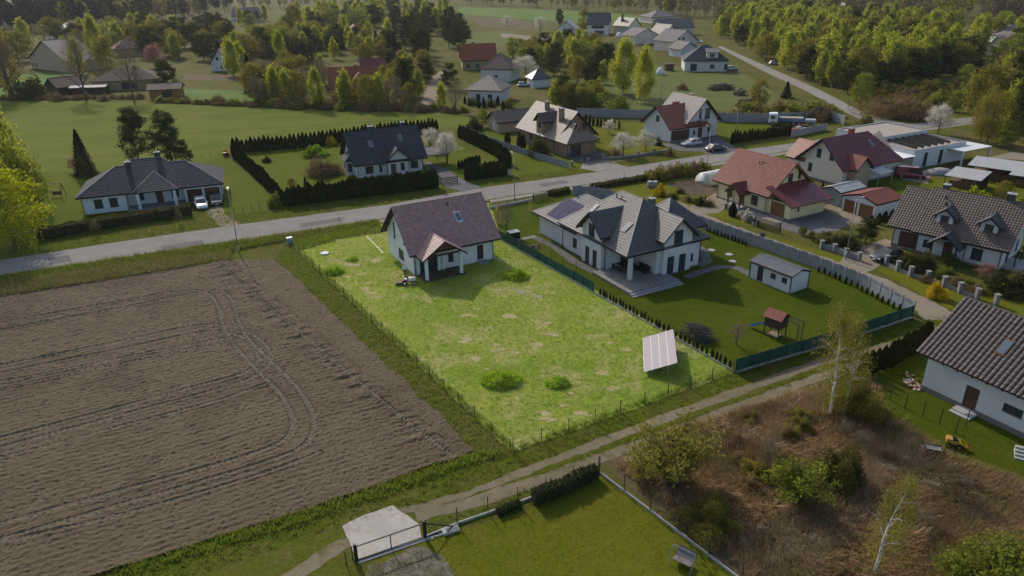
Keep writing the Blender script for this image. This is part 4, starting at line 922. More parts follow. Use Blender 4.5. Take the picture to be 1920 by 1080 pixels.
L_THUJA = leafmat('thuja_scale_leaf', (.030, .036, .010), (.042, .047, .013), .18)
L_TWIG = leafmat('bare_twig', (0.221, 0.176, 0.105), (0.182, 0.143, 0.088), .2)
L_BROWN = leafmat('brown_twig', (0.247, 0.156, 0.075), (0.208, 0.137, 0.066), .25)
L_WHITE = leafmat('white_blossom', (0.600, 0.560, 0.470), (0.520, 0.490, 0.400), .4, .3)
L_PINK = leafmat('pinkish_bud', (.36, .18, .14), (.30, .15, .12), .35)
L_FORS = leafmat('forsythia_bloom', (.52, .36, .015), (.48, .33, .015), .35)
L_HEDGE = leafmat('hedge_leaf', (0.076, 0.076, 0.020), (0.098, 0.087, 0.025), .25)
L_BOX = leafmat('topiary_leaf', (.115, .130, .020), (.10, .115, .02), .3)
L_WEED = leafmat('lush_weed', (.20, .30, .020), (.18, .26, .02), .4)

def rv(n): 
    v = rng.normal(size=(n, 3)); return v / np.linalg.norm(v, axis=1, keepdims=True)
def leaves(C, size, flat=.0, asp=1.0, up=None):
    """a small four-cornered leaf at every point of C, turned at random"""
    n = len(C); a = rv(n); b = rv(n)
    if flat: a[:, 2] *= 1 - flat; b[:, 2] *= 1 - flat
    if up is not None: a = a * .5 + np.array(up); 
    a /= np.linalg.norm(a, axis=1, keepdims=True)
    b -= a * (a * b).sum(1, keepdims=True); b /= np.linalg.norm(b, axis=1, keepdims=True)
    s_ = (size * rng.uniform(.6, 1.4, n))[:, None]
    V = np.stack([C + a * s_ * asp, C + b * s_ * .62, C - a * s_ * asp, C - b * s_ * .62], 1).reshape(-1, 3)
    return V, np.arange(4 * n).reshape(n, 4)
def crown_pts(n, clumps, shape, cs):
    """leaf positions gathered in clumps inside a crown shape: shape(t) gives radius at relative height t"""
    t = rng.beta(1.3, 1.25, clumps); ang = rng.uniform(0, 2 * math.pi, clumps)
    r_ = np.array([shape(x) for x in t]) * np.sqrt(rng.uniform(.15, 1, clumps)) * rng.uniform(.75, 1.1, clumps)
    cc = np.stack([r_ * np.cos(ang), r_ * np.sin(ang), t], 1)
    k = rng.integers(0, clumps, n); return cc, k

def trunk_mesh(h, r0_, limbs, lean=0., crown0=.3, spread=.25, up=.6, twigs=0):
    mb = MB(); top = Vector((lean * h, lean * .4 * h, h * .95)); pts = []
    for i in range(7):
        t = i / 6; pts.append(Vector((top.x * t * t + random.uniform(-.01, .01) * h * (i > 0), top.y * t * t + random.uniform(-.01, .01) * h * (i > 0), top.z * t)))
    pts[0].z = -.15
    mb.tube(pts, [r0_ * (1 - .85 * i / 6) for i in range(7)], 6)
    ends = []
    for i in range(limbs):
        t = crown0 + (0.92 - crown0) * (i + random.random() * .6) / limbs; k = min(5, int(t * 6)); p = pts[k].lerp(pts[k + 1], t * 6 - k)
        a = i * 2.4 + random.uniform(-.4, .4); L = spread * h * (1.15 - .75 * t) * random.uniform(.8, 1.2)
        d = Vector((math.cos(a), math.sin(a), up)).normalized()
        q = p + d * L * .55 + Vector((0, 0, .05 * L)); e = q + Vector((d.x, d.y, d.z * .7)) * L * .5
        rr = r0_ * (1 - .85 * t) * .55
        mb.tube([p, q, e], [rr, rr * .6, rr * .2], 4, False); ends += [(q, rr * .4), (e, rr * .2)]
        for j in range(twigs):
            s_ = p.lerp(q, random.uniform(.4, 1)) if j % 2 else q.lerp(e, random.uniform(.1, 1)); dd = (d + Vector(rv(1)[0]) * .8).normalized(); f = s_ + dd * L * random.uniform(.25, .5)
            mb.tube([s_, s_.lerp(f, .5) + Vector((0, 0, .03 * L)), f], [rr * .35, rr * .22, rr * .08], 3, False); ends.append((f, rr * .1))
    return mb, ends

PROTO = {}
def proto(kind, k, hi=False):
    key = (kind, k, hi)
    if key in PROTO: return PROTO[key]
    f = {0: 1.0, 1: 3.2, 2: 9.0}[int(hi)]; g = 1 / math.sqrt(f)
    H = 10.0
    if kind in ('birch', 'sbirch'):
        dens = 1.0 if kind == 'birch' else .2
        tm, _ = trunk_mesh(H, .14 if kind == 'birch' else .17, 11, random.uniform(-.03, .03) if kind == 'birch' else .09, .3, .24, .8, 2)
        sh = lambda t: 2.15 * (math.sin(math.pi * min(1, t * .93 + .07)) ** .75) * (1.15 - .55 * t)
        cc, ci = crown_pts(int(2500 * f * dens), 90, sh, .5); cc[:, 2] = 1.5 + cc[:, 2] * 8.6
        C = cc[ci] + rng.normal(size=(len(ci), 3)) * np.array([.30, .30, .62]) + np.array([0, 0, -.25])
        if kind == 'sbirch': q_ = np.clip(C[:, 2] / 9.5, 0, 1.1) ** 2; C[:, 0] += .9 * q_; C[:, 1] += .36 * q_
        V, F = leaves(C, .21 * g, 0, 1.15, (0, 0, -.6)); bark, lm = B_BIRCH, (L_BIRCH if kind == 'birch' else L_BIRCHP)
    elif kind == 'pine':
        tm, _ = trunk_mesh(H, .17, 9, random.uniform(-.03, .03), .35, .22, .35)
        sh = lambda t: 2.8 * (1 - abs(t - .35) * 1.05) ** .8 if abs(t - .35) < .94 else .3
        cc, ci = crown_pts(int(2900 * f), 60, sh, .5); cc[:, 2] = 1.4 + cc[:, 2] * 8.3
        C = cc[ci] + rng.normal(size=(len(ci), 3)) * np.array([.42, .42, .27])
        V, F = leaves(C, .21 * g, .2, 1.2); bark, lm = B_PINE, L_PINE
    elif kind == 'spruce':
        tm, _ = trunk_mesh(H, .15, 4, 0, .3, .1, .1)
        n = int(2300 * f); t = rng.uniform(0, 1, n) ** 1.35; lay = (t * 15) % 1
        a = rng.uniform(0, 2 * math.pi, n); rmax = 2.3 * (1 - t) ** .9 * (1.0 - .38 * lay) * (1 + .16 * np.sin(a * 9 + np.floor(t * 15) * 2.1)) + .08
        r_ = rmax * np.sqrt(rng.uniform(.2, 1, n))
        C = np.stack([r_ * np.cos(a), r_ * np.sin(a), .5 + t * 9.5 - .35 * r_ * .4], 1)
        V, F = leaves(C, .20 * g, .3, 1.3); bark, lm = B_PINE, L_SPRUCE
    elif kind in ('leafy', 'olive', 'yellow'):
        tm, _ = trunk_mesh(H, .22, 12, random.uniform(-.04, .04), .25, .3, .7, 2)
        sh = lambda t: 3.5 * math.sin(math.pi * min(1, t * .86 + .1)) ** .6
        cc, ci = crown_pts(int(2700 * f), 75, sh, .5); cc[:, 2] = 1.1 + cc[:, 2] * 8.8
        C = cc[ci] + rng.normal(size=(len(ci), 3)) * np.array([.52, .52, .45])
        V, F = leaves(C, .23 * g, 0, 1.0); bark, lm = B_GREY, {'leafy': L_LEAF, 'olive': L_OLIVE, 'yellow': L_YELLOW}[kind]
    elif kind in ('bare', 'white', 'pink'):
        tm, ends = trunk_mesh(H, .24, 15, random.uniform(-.04, .04), .16, .38, .85, 5)
        n = int((2600 if kind == 'bare' else 2600) * f); E = np.array([tuple(e[0]) for e in ends]); ci = rng.integers(0, len(E), n)
        C = E[ci] + rng.normal(size=(n, 3)) * (.42 if kind == 'bare' else .48) * np.array([1, 1, .9])
        if kind == 'bare': V, F = leaves(C, .26 * g, 0, 1.5, (0, 0, .5)); V = V.reshape(-1, 4, 3); c_ = V.mean(1); V[:, 1] = c_ + (V[:, 1] - c_) * .12; V[:, 3] = c_ + (V[:, 3] - c_) * .12; V = V.reshape(-1, 3)
        else: V, F = leaves(C, .19 * g)
        bark, lm = B_GREY, {'bare': L_TWIG, 'white': L_WHITE, 'pink': L_PINK}[kind]
    elif kind in ('willow', 'haze'):
        tm = MB(); E = []
        for i in range(46):
            a = i * 2.4 + random.uniform(-.3, .3); sp = random.uniform(1.2, 4.6); e = Vector((math.cos(a) * sp, math.sin(a) * sp, random.uniform(5.5, 9.8) * (1 - .06 * sp))); q = e * .5 + Vector((0, 0, 1.2))
            tm.tube([(math.cos(a) * .3, math.sin(a) * .3, -.2), q, e], [.10, .06, .02], 3, False); E += [tuple(q.lerp(e, t)) for t in (0, .25, .5, .75, 1)] + [tuple(q * .7)]
        n = int((330 if kind == 'haze' else 480) * f); E = np.array(E); C = E[rng.integers(0, len(E), n)] + rng.normal(size=(n, 3)) * .45
        V, F = leaves(C, .50 * g, 0, 1.5, (0, 0, .4)); bark, lm = B_GREY, (L_LEAF if kind == 'willow' else L_BIRCHP)
    elif kind in ('bush', 'brownbush', 'forsythia', 'hedgebush', 'yellowbush', 'whitebush', 'weed', 'oliveb'):
        tm = MB(); ends = []
        for i in range(9):
            a = i * .7; e = Vector((math.cos(a) * random.uniform(2, 4), math.sin(a) * random.uniform(2, 4), random.uniform(5, 8.5)))
            tm.tube([(0, 0, -.2), e * .5 + Vector((0, 0, .8)), e], [.25, .15, .05], 4, False); ends.append(e)
        n = int(1900 * f); d = rv(n); d[:, 2] = np.abs(d[:, 2]); lob = 1 + .22 * np.sin(d[:, 0] * 5 + k) + .18 * np.sin(d[:, 1] * 7 + 2 * k) + .15 * np.sin(d[:, 2] * 6)
        C = d * (rng.uniform(.08, 1, n) ** .5 * lob)[:, None] * np.array([5.2, 5.2, 8.6]); C[:, 2] += .3
        twig = kind == 'brownbush'
        V, F = leaves(C, .55 * g, 0, 1.7 if twig else 1.0, (0, 0, .5) if twig else None)
        if twig: V = V.reshape(-1, 4, 3); c_ = V.mean(1); V[:, 1] = c_ + (V[:, 1] - c_) * .3; V[:, 3] = c_ + (V[:, 3] - c_) * .3; V = V.reshape(-1, 3)
        bark = B_GREY; lm = {'bush': L_LEAF, 'brownbush': L_BROWN, 'forsythia': L_FORS, 'hedgebush': L_HEDGE, 'yellowbush': L_YELLOW, 'whitebush': L_WHITE, 'weed': L_WEED, 'oliveb': L_OLIVE}[kind]
    elif kind in ('thuja', 'topiary'):
        tm = MB().tube([(0, 0, -.2), (0, 0, 3)], .25, 5); n = int(900 * f)
        if kind == 'thuja':
            t = rng.uniform(0, 1, n); a = rng.uniform(0, 2 * math.pi, n); r_ = 1.75 * np.sin(math.pi * np.clip(t * .78 + .22, 0, 1)) ** .8 * (1 + .12 * np.sin(3 * a + k)) * rng.uniform(.55, 1, n) ** .4 + .05
            C = np.stack([r_ * np.cos(a), r_ * np.sin(a), .1 + t * 9.8], 1); V, F = leaves(C, .42 * g, 0, 1.5, (0, 0, 1.2)); lm = L_THUJA
        else:
            C = rv(n) * (rng.uniform(.05, 1, n) ** .4)[:, None] * np.array([5, 5, 4.4]) + np.array([0, 0, 5.4]); V, F = leaves(C, .5 * g); lm = L_BOX
        bark = B_GREY
    tmesh = tm.mesh(kind + '_trunk', bark, fix=False); cm = np_mesh(kind + '_crown', V, F); cm.materials.append(lm)
    for m_ in (tmesh, cm):
        pass
    PROTO[key] = (tmesh, cm); return PROTO[key]

NM = {'birch': ('birch_tree', 'tree', 'trunk', 'crown'), 'sbirch': ('birch_tree', 'tree', 'trunk', 'crown'), 'pine': ('pine_tree', 'tree', 'trunk', 'crown'), 'spruce': ('spruce_tree', 'tree', 'trunk', 'crown'),
      'leafy': ('leafy_tree', 'tree', 'trunk', 'crown'), 'olive': ('budding_tree', 'tree', 'trunk', 'crown'), 'yellow': ('yellow_green_tree', 'tree', 'trunk', 'crown'), 'bare': ('bare_tree', 'tree', 'trunk', 'twigs'),
      'white': ('blossom_tree', 'tree', 'trunk', 'crown'), 'pink': ('pink_tree', 'tree', 'trunk', 'crown'), 'thuja': ('thuja', 'thuja', 'stem', 'foliage'), 'topiary': ('topiary_ball', 'shrub', 'stem', 'foliage')}
def plant(kind, x, y, h, label, group=None, wd=1.0, hi=False, parts=True, z=0.0, tilt=0.0):
    nm, cat, a, b = NM.get(kind, ('shrub', 'shrub', 'stems', 'foliage'))
    tm, cm = proto(kind, random.randrange(3 if not hi else 2), hi)
    s_ = h / 10.0; sw = s_ * wd
    if parts:
        r_ = empty(nm, (x, y, z), random.uniform(0, 6.28), label, cat, group); r_.scale = (sw, sw, s_)
        link(a, tm, r_); link(b, cm, r_)
    else:
        r_ = link(nm, cm); tag(r_, label, cat, group); r_.location = (x, y, z); r_.rotation_euler = (0, 0, random.uniform(0, 6.28)); r_.scale = (sw, sw, s_)
    if tilt: r_.rotation_euler[0] = tilt
    return r_
def tp(kind, px, py, top, label, group=None, wd=1.0, **k):
    g = at(px, py); return plant(kind, g.x, g.y, max(.4, tall(px, py, top)), label, group, wd, **k)
def row(kind, pts, n, h, label, group, wd=1.0, jit=.08, parts=False):
    P = [Vector(q) for q in gp(pts)]; Ls = [(P[i + 1] - P[i]).length for i in range(len(P) - 1)]; T = sum(Ls)
    for i in range(n):
        d = T * (i + .5) / n; j = 0
        while d > Ls[j] and j < len(Ls) - 1: d -= Ls[j]; j += 1
        p = P[j].lerp(P[j + 1], d / Ls[j]); hh = h * random.uniform(.88, 1.1)
        plant(kind, p.x + random.uniform(-jit, jit), p.y + random.uniform(-jit, jit), hh, label, group, wd * random.uniform(.9, 1.1), parts=parts)

# --- thuja hedges and rows
row('thuja', [(436, 288), (560, 277), (680, 262), (760, 252), (822, 246)], 52, 3.1, 'pointed dark thuja in the back row behind the black-roofed house', 'thujas in the back row behind the black-roofed house', 1.0)
row('thuja', [(438, 292), (470, 322), (500, 350), (534, 387)], 34, 2.9, 'dark thuja in the side row beside the bungalow lawn', 'thujas in the side row beside the bungalow lawn', 1.15)
row('thuja', [(540, 386), (640, 374), (740, 362), (820, 352)], 46, 3.2, 'dark thuja in the dense roadside row before the black-roofed house', 'thujas in the roadside row before the black-roofed house', 1.15)
row('thuja', [(862, 258), (900, 276), (930, 292), (955, 312)], 30, 3.0, 'dark thuja in the slanting row by the grass strip', 'thujas in the slanting row by the grass strip', 1.15)
row('thuja', [(874, 338), (915, 333), (954, 327)], 15, 2.8, 'dark thuja in the short roadside row with a meter box', 'thujas in the short roadside row with a meter box', 1.15)
row('thuja', [(858, 318), (880, 312), (900, 305)], 8, 1.8, 'low thuja inside the paved driveway corner', 'low thujas by the paved driveway', 1.2)
row('thuja', [(1368, 270), (1420, 263), (1482, 254)], 22, 2.6, 'slim thuja in the spaced row before the truck yard', 'slim thujas before the truck yard', .8)
row('thuja', [(1095, 232), (1128, 238), (1165, 242)], 9, 2.2, 'small yellowish thuja behind the brown house', 'small thujas behind the brown house', .8)
row('thuja', [(1610, 708), (1660, 690), (1700, 668), (1742, 642)], 13, 2.6, 'pointed thuja in the row beside the tile-roofed house', 'thujas beside the tile-roofed house', 1.0, parts=True)
row('thuja', [(1122, 551), (1244, 620), (1374, 691)], 34, .85, 'knee-high young thuja along the fence of the plot', 'young thujas along the fence of the plot', .9)
row('thuja', [(1322, 433), (1370, 450), (1402, 462)], 12, .8, 'young thuja planted below the concrete fence', 'young thujas below the concrete fence', .9)
row('thuja', [(1530, 508), (1600, 538), (1690, 586)], 16, .85, 'small thuja along the concrete fence past the shed', 'small thujas along the concrete fence past the shed', .85)
# ------------------------------------------------------------------ trees and shrubs that can be told apart
def zone(poly, n, kinds, hr, label, group, wd=(.85, 1.2), sep=3.0):
    """n trees spread over a patch of ground; kinds: {kind: (weight, words)}"""
    W = gp(poly); xs = [p[0] for p in W]; ys = [p[1] for p in W]; got = []; ks = list(kinds); ws = [kinds[k][0] for k in ks]; tries = 0
    while len(got) < n and tries < n * 60:
        tries += 1; x = random.uniform(min(xs), max(xs)); y = random.uniform(min(ys), max(ys))
        if not in_poly(np.array([x]), np.array([y]), W)[0] or any((x - a) ** 2 + (y - b) ** 2 < sep * sep for a, b in got): continue
        got.append((x, y)); k = random.choices(ks, ws)[0]
        plant(k, x, y, random.uniform(*hr) * (kinds[k][2] if len(kinds[k]) > 2 else 1), kinds[k][1] + ' ' + label, kinds[k][1] + ' ' + group, random.uniform(*wd))

# left foreground
tp('birch', 30, 400, 186, 'tall drooping yellow-green birch beside the bungalow lawn', None, 1.15, hi=True)
tp('leafy', 72, 395, 300, 'dark leafy tree below the tall birch by the bungalow', None, .9)
tp('yellow', 30, 466, 318, 'bright yellow-green tree leaning over the roadside hedge', None, 1.25, hi=True)
tp('spruce', 162, 330, 242, 'single dark spruce behind the bungalow', None, 1.15, hi=True)
tp('pine', 262, 308, 203, 'broad dark pine behind the bungalow roof', None, 1.05, hi=True)
tp('pine', 322, 312, 207, 'dark pine with open crown behind the bungalow garage', None, 1.0, hi=True)
tp('pine', 350, 312, 262, 'small dark pine at the foot of the pine pair', None, .9)
tp('pink', 140, 322, 298, 'small pinkish bush beside the single spruce', None, 1.2)
tp('bare', 182, 440, 412, 'small bare tree clipped before the bungalow hedge', None, .9)
tp('bare', 338, 420, 388, 'thin bare sapling in front of the bungalow hedge', None, .6)
tp('forsythia', 424, 291, 277, 'yellow forsythia at the hedge corner by the meadow', None, .9)
tp('bush', 517, 388, 360, 'greyish round bush at the end of the roadside thujas', None, .95)
# garden of the black-roofed house
tp('brownbush', 600, 328, 292, 'large twiggy brown bush on the hedged lawn', None, 1.6)
tp('brownbush', 625, 326, 300, 'smaller brown bush before the bay window', None, 1.2)
tp('forsythia', 622, 272, 255, 'yellow forsythia under the back thujas', None, 1.2)
tp('hedgebush', 501, 304, 292, 'low dark cushion bush on the hedged lawn', None, 1.3)
tp('spruce', 574, 355, 331, 'small conical spruce inside the roadside hedge', None, 1.2)
tp('spruce', 606, 352, 334, 'small dark spruce next to the conical one inside the hedge', None, 1.3)
tp('olive', 548, 352, 335, 'low dull bush inside the hedge corner', None, 1.6)
tp('weed', 590, 292, 272, 'lush green mound under the back thujas', None, 2.2)
tp('white', 838, 306, 249, 'white blossoming tree beside the carport', None, 1.1, hi=True)
tp('white', 806, 282, 243, 'loose white blossoming tree behind the carport', None, 1.3)
tp('brownbush', 822, 270, 240, 'brown budding bush behind the blossoming trees', None, 1.2)
# brown house and cross-gabled house
tp('hedgebush', 1010, 292, 253, 'big dark round evergreen before the brown wall', None, .95, hi=True)
tp('thuja', 952, 272, 250, 'dark cone of evergreen in the brown house garden', None, 1.5, parts=True)
tp('thuja', 974, 278, 249, 'slim dark evergreen pair-mate nearest the outbuilding', None, 1.0, parts=True)
tp('thuja', 981, 280, 252, 'slim dark evergreen next to its taller twin', None, 1.0, parts=True)
tp('pine', 1105, 262, 236, 'dark fir against the brown house gable', None, 1.2)
tp('white', 1168, 292, 250, 'pale blossoming tree behind the low garden wall', None, 1.5, hi=True)
tp('white', 1210, 283, 249, 'wide blossoming bush beside the garage drive', None, 1.4)
tp('white', 1142, 250, 226, 'small blossoming sapling by the grey fence', None, 1.3)
tp('brownbush', 1154, 292, 276, 'dark brown round bush by the garden wall', None, 1.4)
tp('hedgebush', 1233, 272, 256, 'clipped round bush at the garage corner', None, 1.0)
tp('hedgebush', 889, 243, 217, 'round dark bush by the end of the grey fence', None, 1.1)
tp('leafy', 905, 238, 205, 'dark spreading tree beside the tan outbuilding', None, 1.1)
tp('brownbush', 1255, 292, 276, 'brown bush at the entrance wall of the cross-gabled house', None, 1.2)
# villa garden
tp('bare', 950, 438, 380, 'spindly fruit tree on the villa front lawn', None, .8)
tp('sbirch', 930, 418, 384, 'small leafing tree beside the gable of the unfinished house', None, 1.0)
tp('sbirch', 995, 398, 372, 'flowering bush behind the villa front railing', None, 1.2)
tp('bare', 1380, 648, 604, 'small bare fruit tree on the villa back lawn', None, 1.15, hi=True)
tp('forsythia', 1236, 366, 345, 'yellow forsythia by the vegetable bed', None, 1.1)
for i, (x, y, t) in enumerate([(1262, 372, 360), (1290, 378, 364), (1312, 384, 368), (1330, 386, 372), (1275, 362, 352)]): tp('brownbush' if i % 2 else 'hedgebush', x, y, t, 'low bush along the vegetable bed edge', 'low bushes along the vegetable bed', 1.3)
for i, x in enumerate(range(1225, 1330, 15)): tp(('white', 'oliveb', 'brownbush')[i % 3] if i % 3 else 'oliveb', x, 338 - (x - 1225) * .17, 312 - (x - 1225) * .15, 'tangled shrub in the roadside row by the polytunnel', 'tangled roadside shrubs by the polytunnel', 1.2)
# cream house, dormered house
tp('thuja', 1373, 405, 380, 'pointed evergreen beside the cream porch steps', None, 1.6, parts=True)
tp('whitebush', 1400, 412, 392, 'pale flowering bush by the cream house gate', None, 1.1)
tp('topiary', 1504, 441, 424, 'light green topiary ball in the gravel yard', None, 1.0)
tp('topiary', 1521, 447, 432, 'small dark topiary ball beside the gravel yard', None, .8)
tp('pine', 1622, 456, 408, 'bushy spruce beside the driveway of the dormered house', None, 1.5, hi=True)
tp('hedgebush', 1560, 458, 434, 'wide dark evergreen bush along the driveway wall', None, 2.2)
tp('hedgebush', 1590, 462, 438, 'dark evergreen bush next to the bushy spruce', None, 1.7)
for i, (x, y) in enumerate([(1632, 424), (1646, 420), (1658, 416), (1672, 412)]): tp('thuja', x, y, y - 20, 'small evergreen behind the driveway of the dormered house', 'small evergreens behind the driveway', 1.4)
tp('forsythia', 1754, 558, 526, 'golden forsythia on the verge before the stone pillars', None, .95, hi=True)
for i, (x, y, t, kk) in enumerate([(1707, 505, 470, 'hedgebush'), (1733, 506, 470, 'hedgebush')]): tp(kk, x, y, t, 'big clipped yew block by the dormered house porch', 'clipped yews by the dormered house porch', 1.0, hi=True)
tp('topiary', 1779, 497, 475, 'flat topped light green topiary before the porch', None, 1.4)
tp('pink', 1846, 528, 494, 'bare pinkish small tree before the dormered house', None, 1.3)
tp('pine', 1866, 548, 510, 'low dark juniper at the stone gate pillars', None, 1.5)
for i, (x, y, t) in enumerate([(1762, 520, 505), (1795, 535, 515), (1815, 540, 522), (1830, 548, 528), (1780, 512, 500), (1735, 528, 512)]): tp('brownbush' if i % 2 else 'bush', x, y, t, 'low garden shrub between the stone pillars and dormered house', 'low garden shrubs before the dormered house', 1.3)
tp('hedgebush', 1905, 548, 512, 'ivy-covered mound beside the last stone pillar', None, 2.2)
tp('yellowbush', 1822, 377, 350, 'yellow-green clipped bush behind the tin roofs', None, 1.6)
tp('olive', 1880, 370, 340, 'dull brush beside the white tin roofs', None, 1.5)
tp('yellowbush', 1900, 392, 372, 'yellowish grass clump behind the dormered roof', None, 2.0)
tp('spruce', 1541, 360, 340, 'small spruce between the cream and burgundy houses', None, 1.3)
# foreground, right
tp('sbirch', 1556, 780, 572, 'slender leaning birch with drooping yellow-green twigs by the track', None, .9, hi=2)
tp('sbirch', 1582, 776, 600, 'white-stemmed birch forking beside the leaning birch', None, .95, hi=2, tilt=.08)
tp('oliveb', 1600, 768, 700, 'drooping olive thicket under the two track birches', None, 1.1, hi=2)
tp('bare', 1435, 895, 800, 'small white bare birch in the dry reeds', None, .5, hi=True)
tp('hedgebush', 1574, 908, 830, 'round dark green juniper in the dry reeds', None, .85, hi=2)
tp('willow', 1492, 935, 862, 'spreading light green willow bush in the reeds', None, 1.7, hi=2)
tp('sbirch', 1640, 1072, 890, 'white-stemmed young birch with yellow leaves in the reeds', None, .9, hi=2)
tp('willow', 1880, 1110, 1010, 'bright yellow-green bush at the reed edge', None, 1.5, hi=2)
tp('willow', 1790, 1095, 1030, 'olive bush between the birch and the bright bush', None, 1.3, hi=2)
tp('haze', 1262, 912, 775, 'hazy leafing thicket tree beside the track bend', None, 1.2, hi=2)
tp('haze', 1210, 896, 850, 'pale leafing bush at the fence corner', None, 1.5, hi=2)
tp('oliveb', 1330, 985, 945, 'dark bramble below the leafing thicket', None, 2.0, hi=2)
WST = gp([(1180, 872), (1300, 800), (1440, 765), (1560, 790), (1660, 790), (1770, 860), (1900, 920), (1900, 1080), (1420, 1075)])
for i in range(46):
    x = random.uniform(min(p[0] for p in WST), max(p[0] for p in WST)); y = random.uniform(min(p[1] for p in WST), max(p[1] for p in WST))
    if not in_poly(np.array([x]), np.array([y]), WST)[0]: continue
    kk = random.choice(['brownbush', 'brownbush', 'brownbush', 'bare', 'oliveb'])
    plant(kk, x, y, random.uniform(.7, 1.3) * (1.5 if kk == 'bare' else 1), {'brownbush': 'low tangled red-brown brush', 'bare': 'small bare sapling', 'oliveb': 'low dull bramble'}[kk] + ' among the dry reeds', {'brownbush': 'red-brown brush', 'bare': 'bare saplings', 'oliveb': 'brambles'}[kk] + ' among the dry reeds', random.uniform(1.1, 1.9), hi=1)
# far right by the asphalt bend
tp('white', 1758, 252, 198, 'white blossoming tree by the road bend', None, 1.2, hi=True)
tp('olive', 1850, 268, 165, 'tall budding tree beyond the flat-roofed house', None, .9, hi=True)
tp('leafy', 1882, 278, 228, 'fresh green bush tree beyond the flat-roofed house', None, 1.2)
tp('pine', 1908, 262, 142, 'dark tall pine beyond the flat-roofed house', None, .9, hi=True)
tp('birch', 1890, 250, 150, 'tall yellow birch behind the budding tree', None, 1.1)
tp('bare', 1838, 262, 205, 'bare grey tree beside the tall budding tree', None, .9)
tp('leafy', 1612, 198, 138, 'bright green leafing tree at the gravel road corner', None, 1.0, hi=True)
tp('brownbush', 1675, 218, 168, 'very wide brown thicket at the road junction', None, 2.2, hi=True)
tp('brownbush', 1720, 222, 185, 'brown thicket spreading toward the road bend', None, 1.8)
for i, (x, y, t) in enumerate([(1702, 172, 146), (1742, 180, 148), (1750, 205, 172), (1808, 162, 122), (1848, 186, 132), (1820, 185, 150), (1790, 210, 170), (1660, 180, 150)]): tp(('leafy', 'oliveb', 'bush')[i % 3], x, y, t, 'bushy green tree on the brown heath beyond the junction', 'bushy trees on the brown heath', 1.2)
tp('spruce', 1474, 184, 153, 'squat dark spruce beside the gravel road', None, 1.8)
for i in range(14): tp(('oliveb', 'bush', 'brownbush')[i % 3], 1395 + i * 13, 216 + (i % 4) * 3, 185 + (i % 5) * 4, 'scrub bush along the gravel road behind the grey fence', 'scrub behind the grey fence', 1.3)
tp('oliveb', 1622, 240, 215, 'round roadside bush at the junction corner', None, 1.5)
tp('olive', 1422, 205, 148, 'budding tree by the heaps behind the grey fence', None, .9)
# middle distance
tp('birch', 1168, 176, 72, 'tallest light green birch on the meadow behind the grey fence', None, 1.25, hi=True)
tp('birch', 1205, 193, 92, 'slimmer birch on the meadow behind the grey fence', None, 1.0, hi=True)
tp('leafy', 1094, 198, 153, 'small round leafy tree on the meadow behind the grey fence', None, 1.0)
tp('bush', 1160, 207, 177, 'rounded green bush before the meadow birches', None, 1.4)
tp('pine', 1108, 172, 104, 'dark broad pine beside the meadow birches', None, 1.2)
tp('pine', 1058, 196, 136, 'dark pine behind the brown house roof', None, 1.2)
tp('birch', 1040, 200, 152, 'yellow-green sapling behind the brown house roof', None, 1.2)
tp('white', 986, 150, 106, 'wide white blossoming tree by the dark garage', None, 1.6, hi=True)
tp('white', 1013, 60, 32, 'white blossoming tree by the sandy path', None, 1.3)
tp('white', 951, 50, 30, 'pale blossoming tree on the fallow field', None, 1.2)
tp('pine', 1049, 50, 15, 'lone dark pine before the far meadow', None, .9)
tp('olive', 1094, 62, 18, 'tall brownish tree beside the dark two-storey house', None, .8)
tp('spruce', 1166, 62, 26, 'slim dark spruce among the far houses', None, 1.0)
tp('spruce', 1012, 112, 68, 'narrow dark spruce by the orange roof', None, .9)
tp('birch', 1075, 132, 74, 'yellow-green birch before the far houses', None, 1.3)
tp('birch', 1120, 118, 74, 'leafy birch behind the dark pine', None, 1.3)
tp('pine', 1042, 118, 78, 'dark fir behind the blossoming tree', None, .9)
tp('leafy', 975, 100, 72, 'green tree beyond the orange roof', None, 1.4)
tp('brownbush', 1280, 168, 154, 'lone brown bush on the rough meadow', None, 1.6)
tp('birch', 596, 202, 126, 'bright yellow-green birch at the meadow edge', None, 1.0, hi=True)
tp('birch', 650, 200, 132, 'yellow birch before the orange-roofed house', None, 1.1)
tp('birch', 712, 204, 140, 'light green birch at the orange house corner', None, 1.2)
tp('olive', 690, 204, 142, 'olive tree hiding the orange house front', None, .9)
tp('bare', 745, 206, 146, 'bare grey tree by the forest path', None, .9)
tp('pine', 762, 192, 104, 'dark pine at the mouth of the forest path', None, 1.0)
tp('pine', 845, 168, 118, 'dark round pine by the forest path bend', None, 1.2)
tp('birch', 828, 205, 155, 'pale birch by the forest path bend', None, 1.1)
tp('bare', 855, 208, 150, 'bare twiggy tree near the brown hipped roof', None, .9)
tp('birch', 528, 122, 60, 'pointed yellow-green birch in the village belt', None, 1.1, hi=True)
tp('olive', 556, 68, 10, 'rounded yellowish tree between the far roofs', None, .9)
tp('spruce', 575, 122, 76, 'slim dark spruce in the village belt', None, .8)
tp('spruce', 472, 176, 98, 'tall dark spruce at the orchard corner', None, .9, hi=True)
tp('pine', 318, 174, 112, 'dark round fir beside the long yellow house', None, 1.3, hi=True)
tp('pink', 292, 126, 84, 'round reddish-pink tree behind the long yellow house', None, 1.3, hi=True)
tp('pink', 40, 78, 48, 'reddish tree at the edge of the pine forest', None, 1.1)
tp('bare', 162, 188, 60, 'tall bare tree before the long yellow house', None, .75, hi=True)
tp('bare', 252, 192, 82, 'leaning bare tree at the meadow edge', None, .7, hi=True)
tp('bare', 26, 186, 62, 'budding bare tree at the pine-forest end of the big meadow', None, .85, hi=True)
tp('olive', 20, 182, 58, 'yellowish tall tree at the pine-forest end of the big meadow', None, .7)
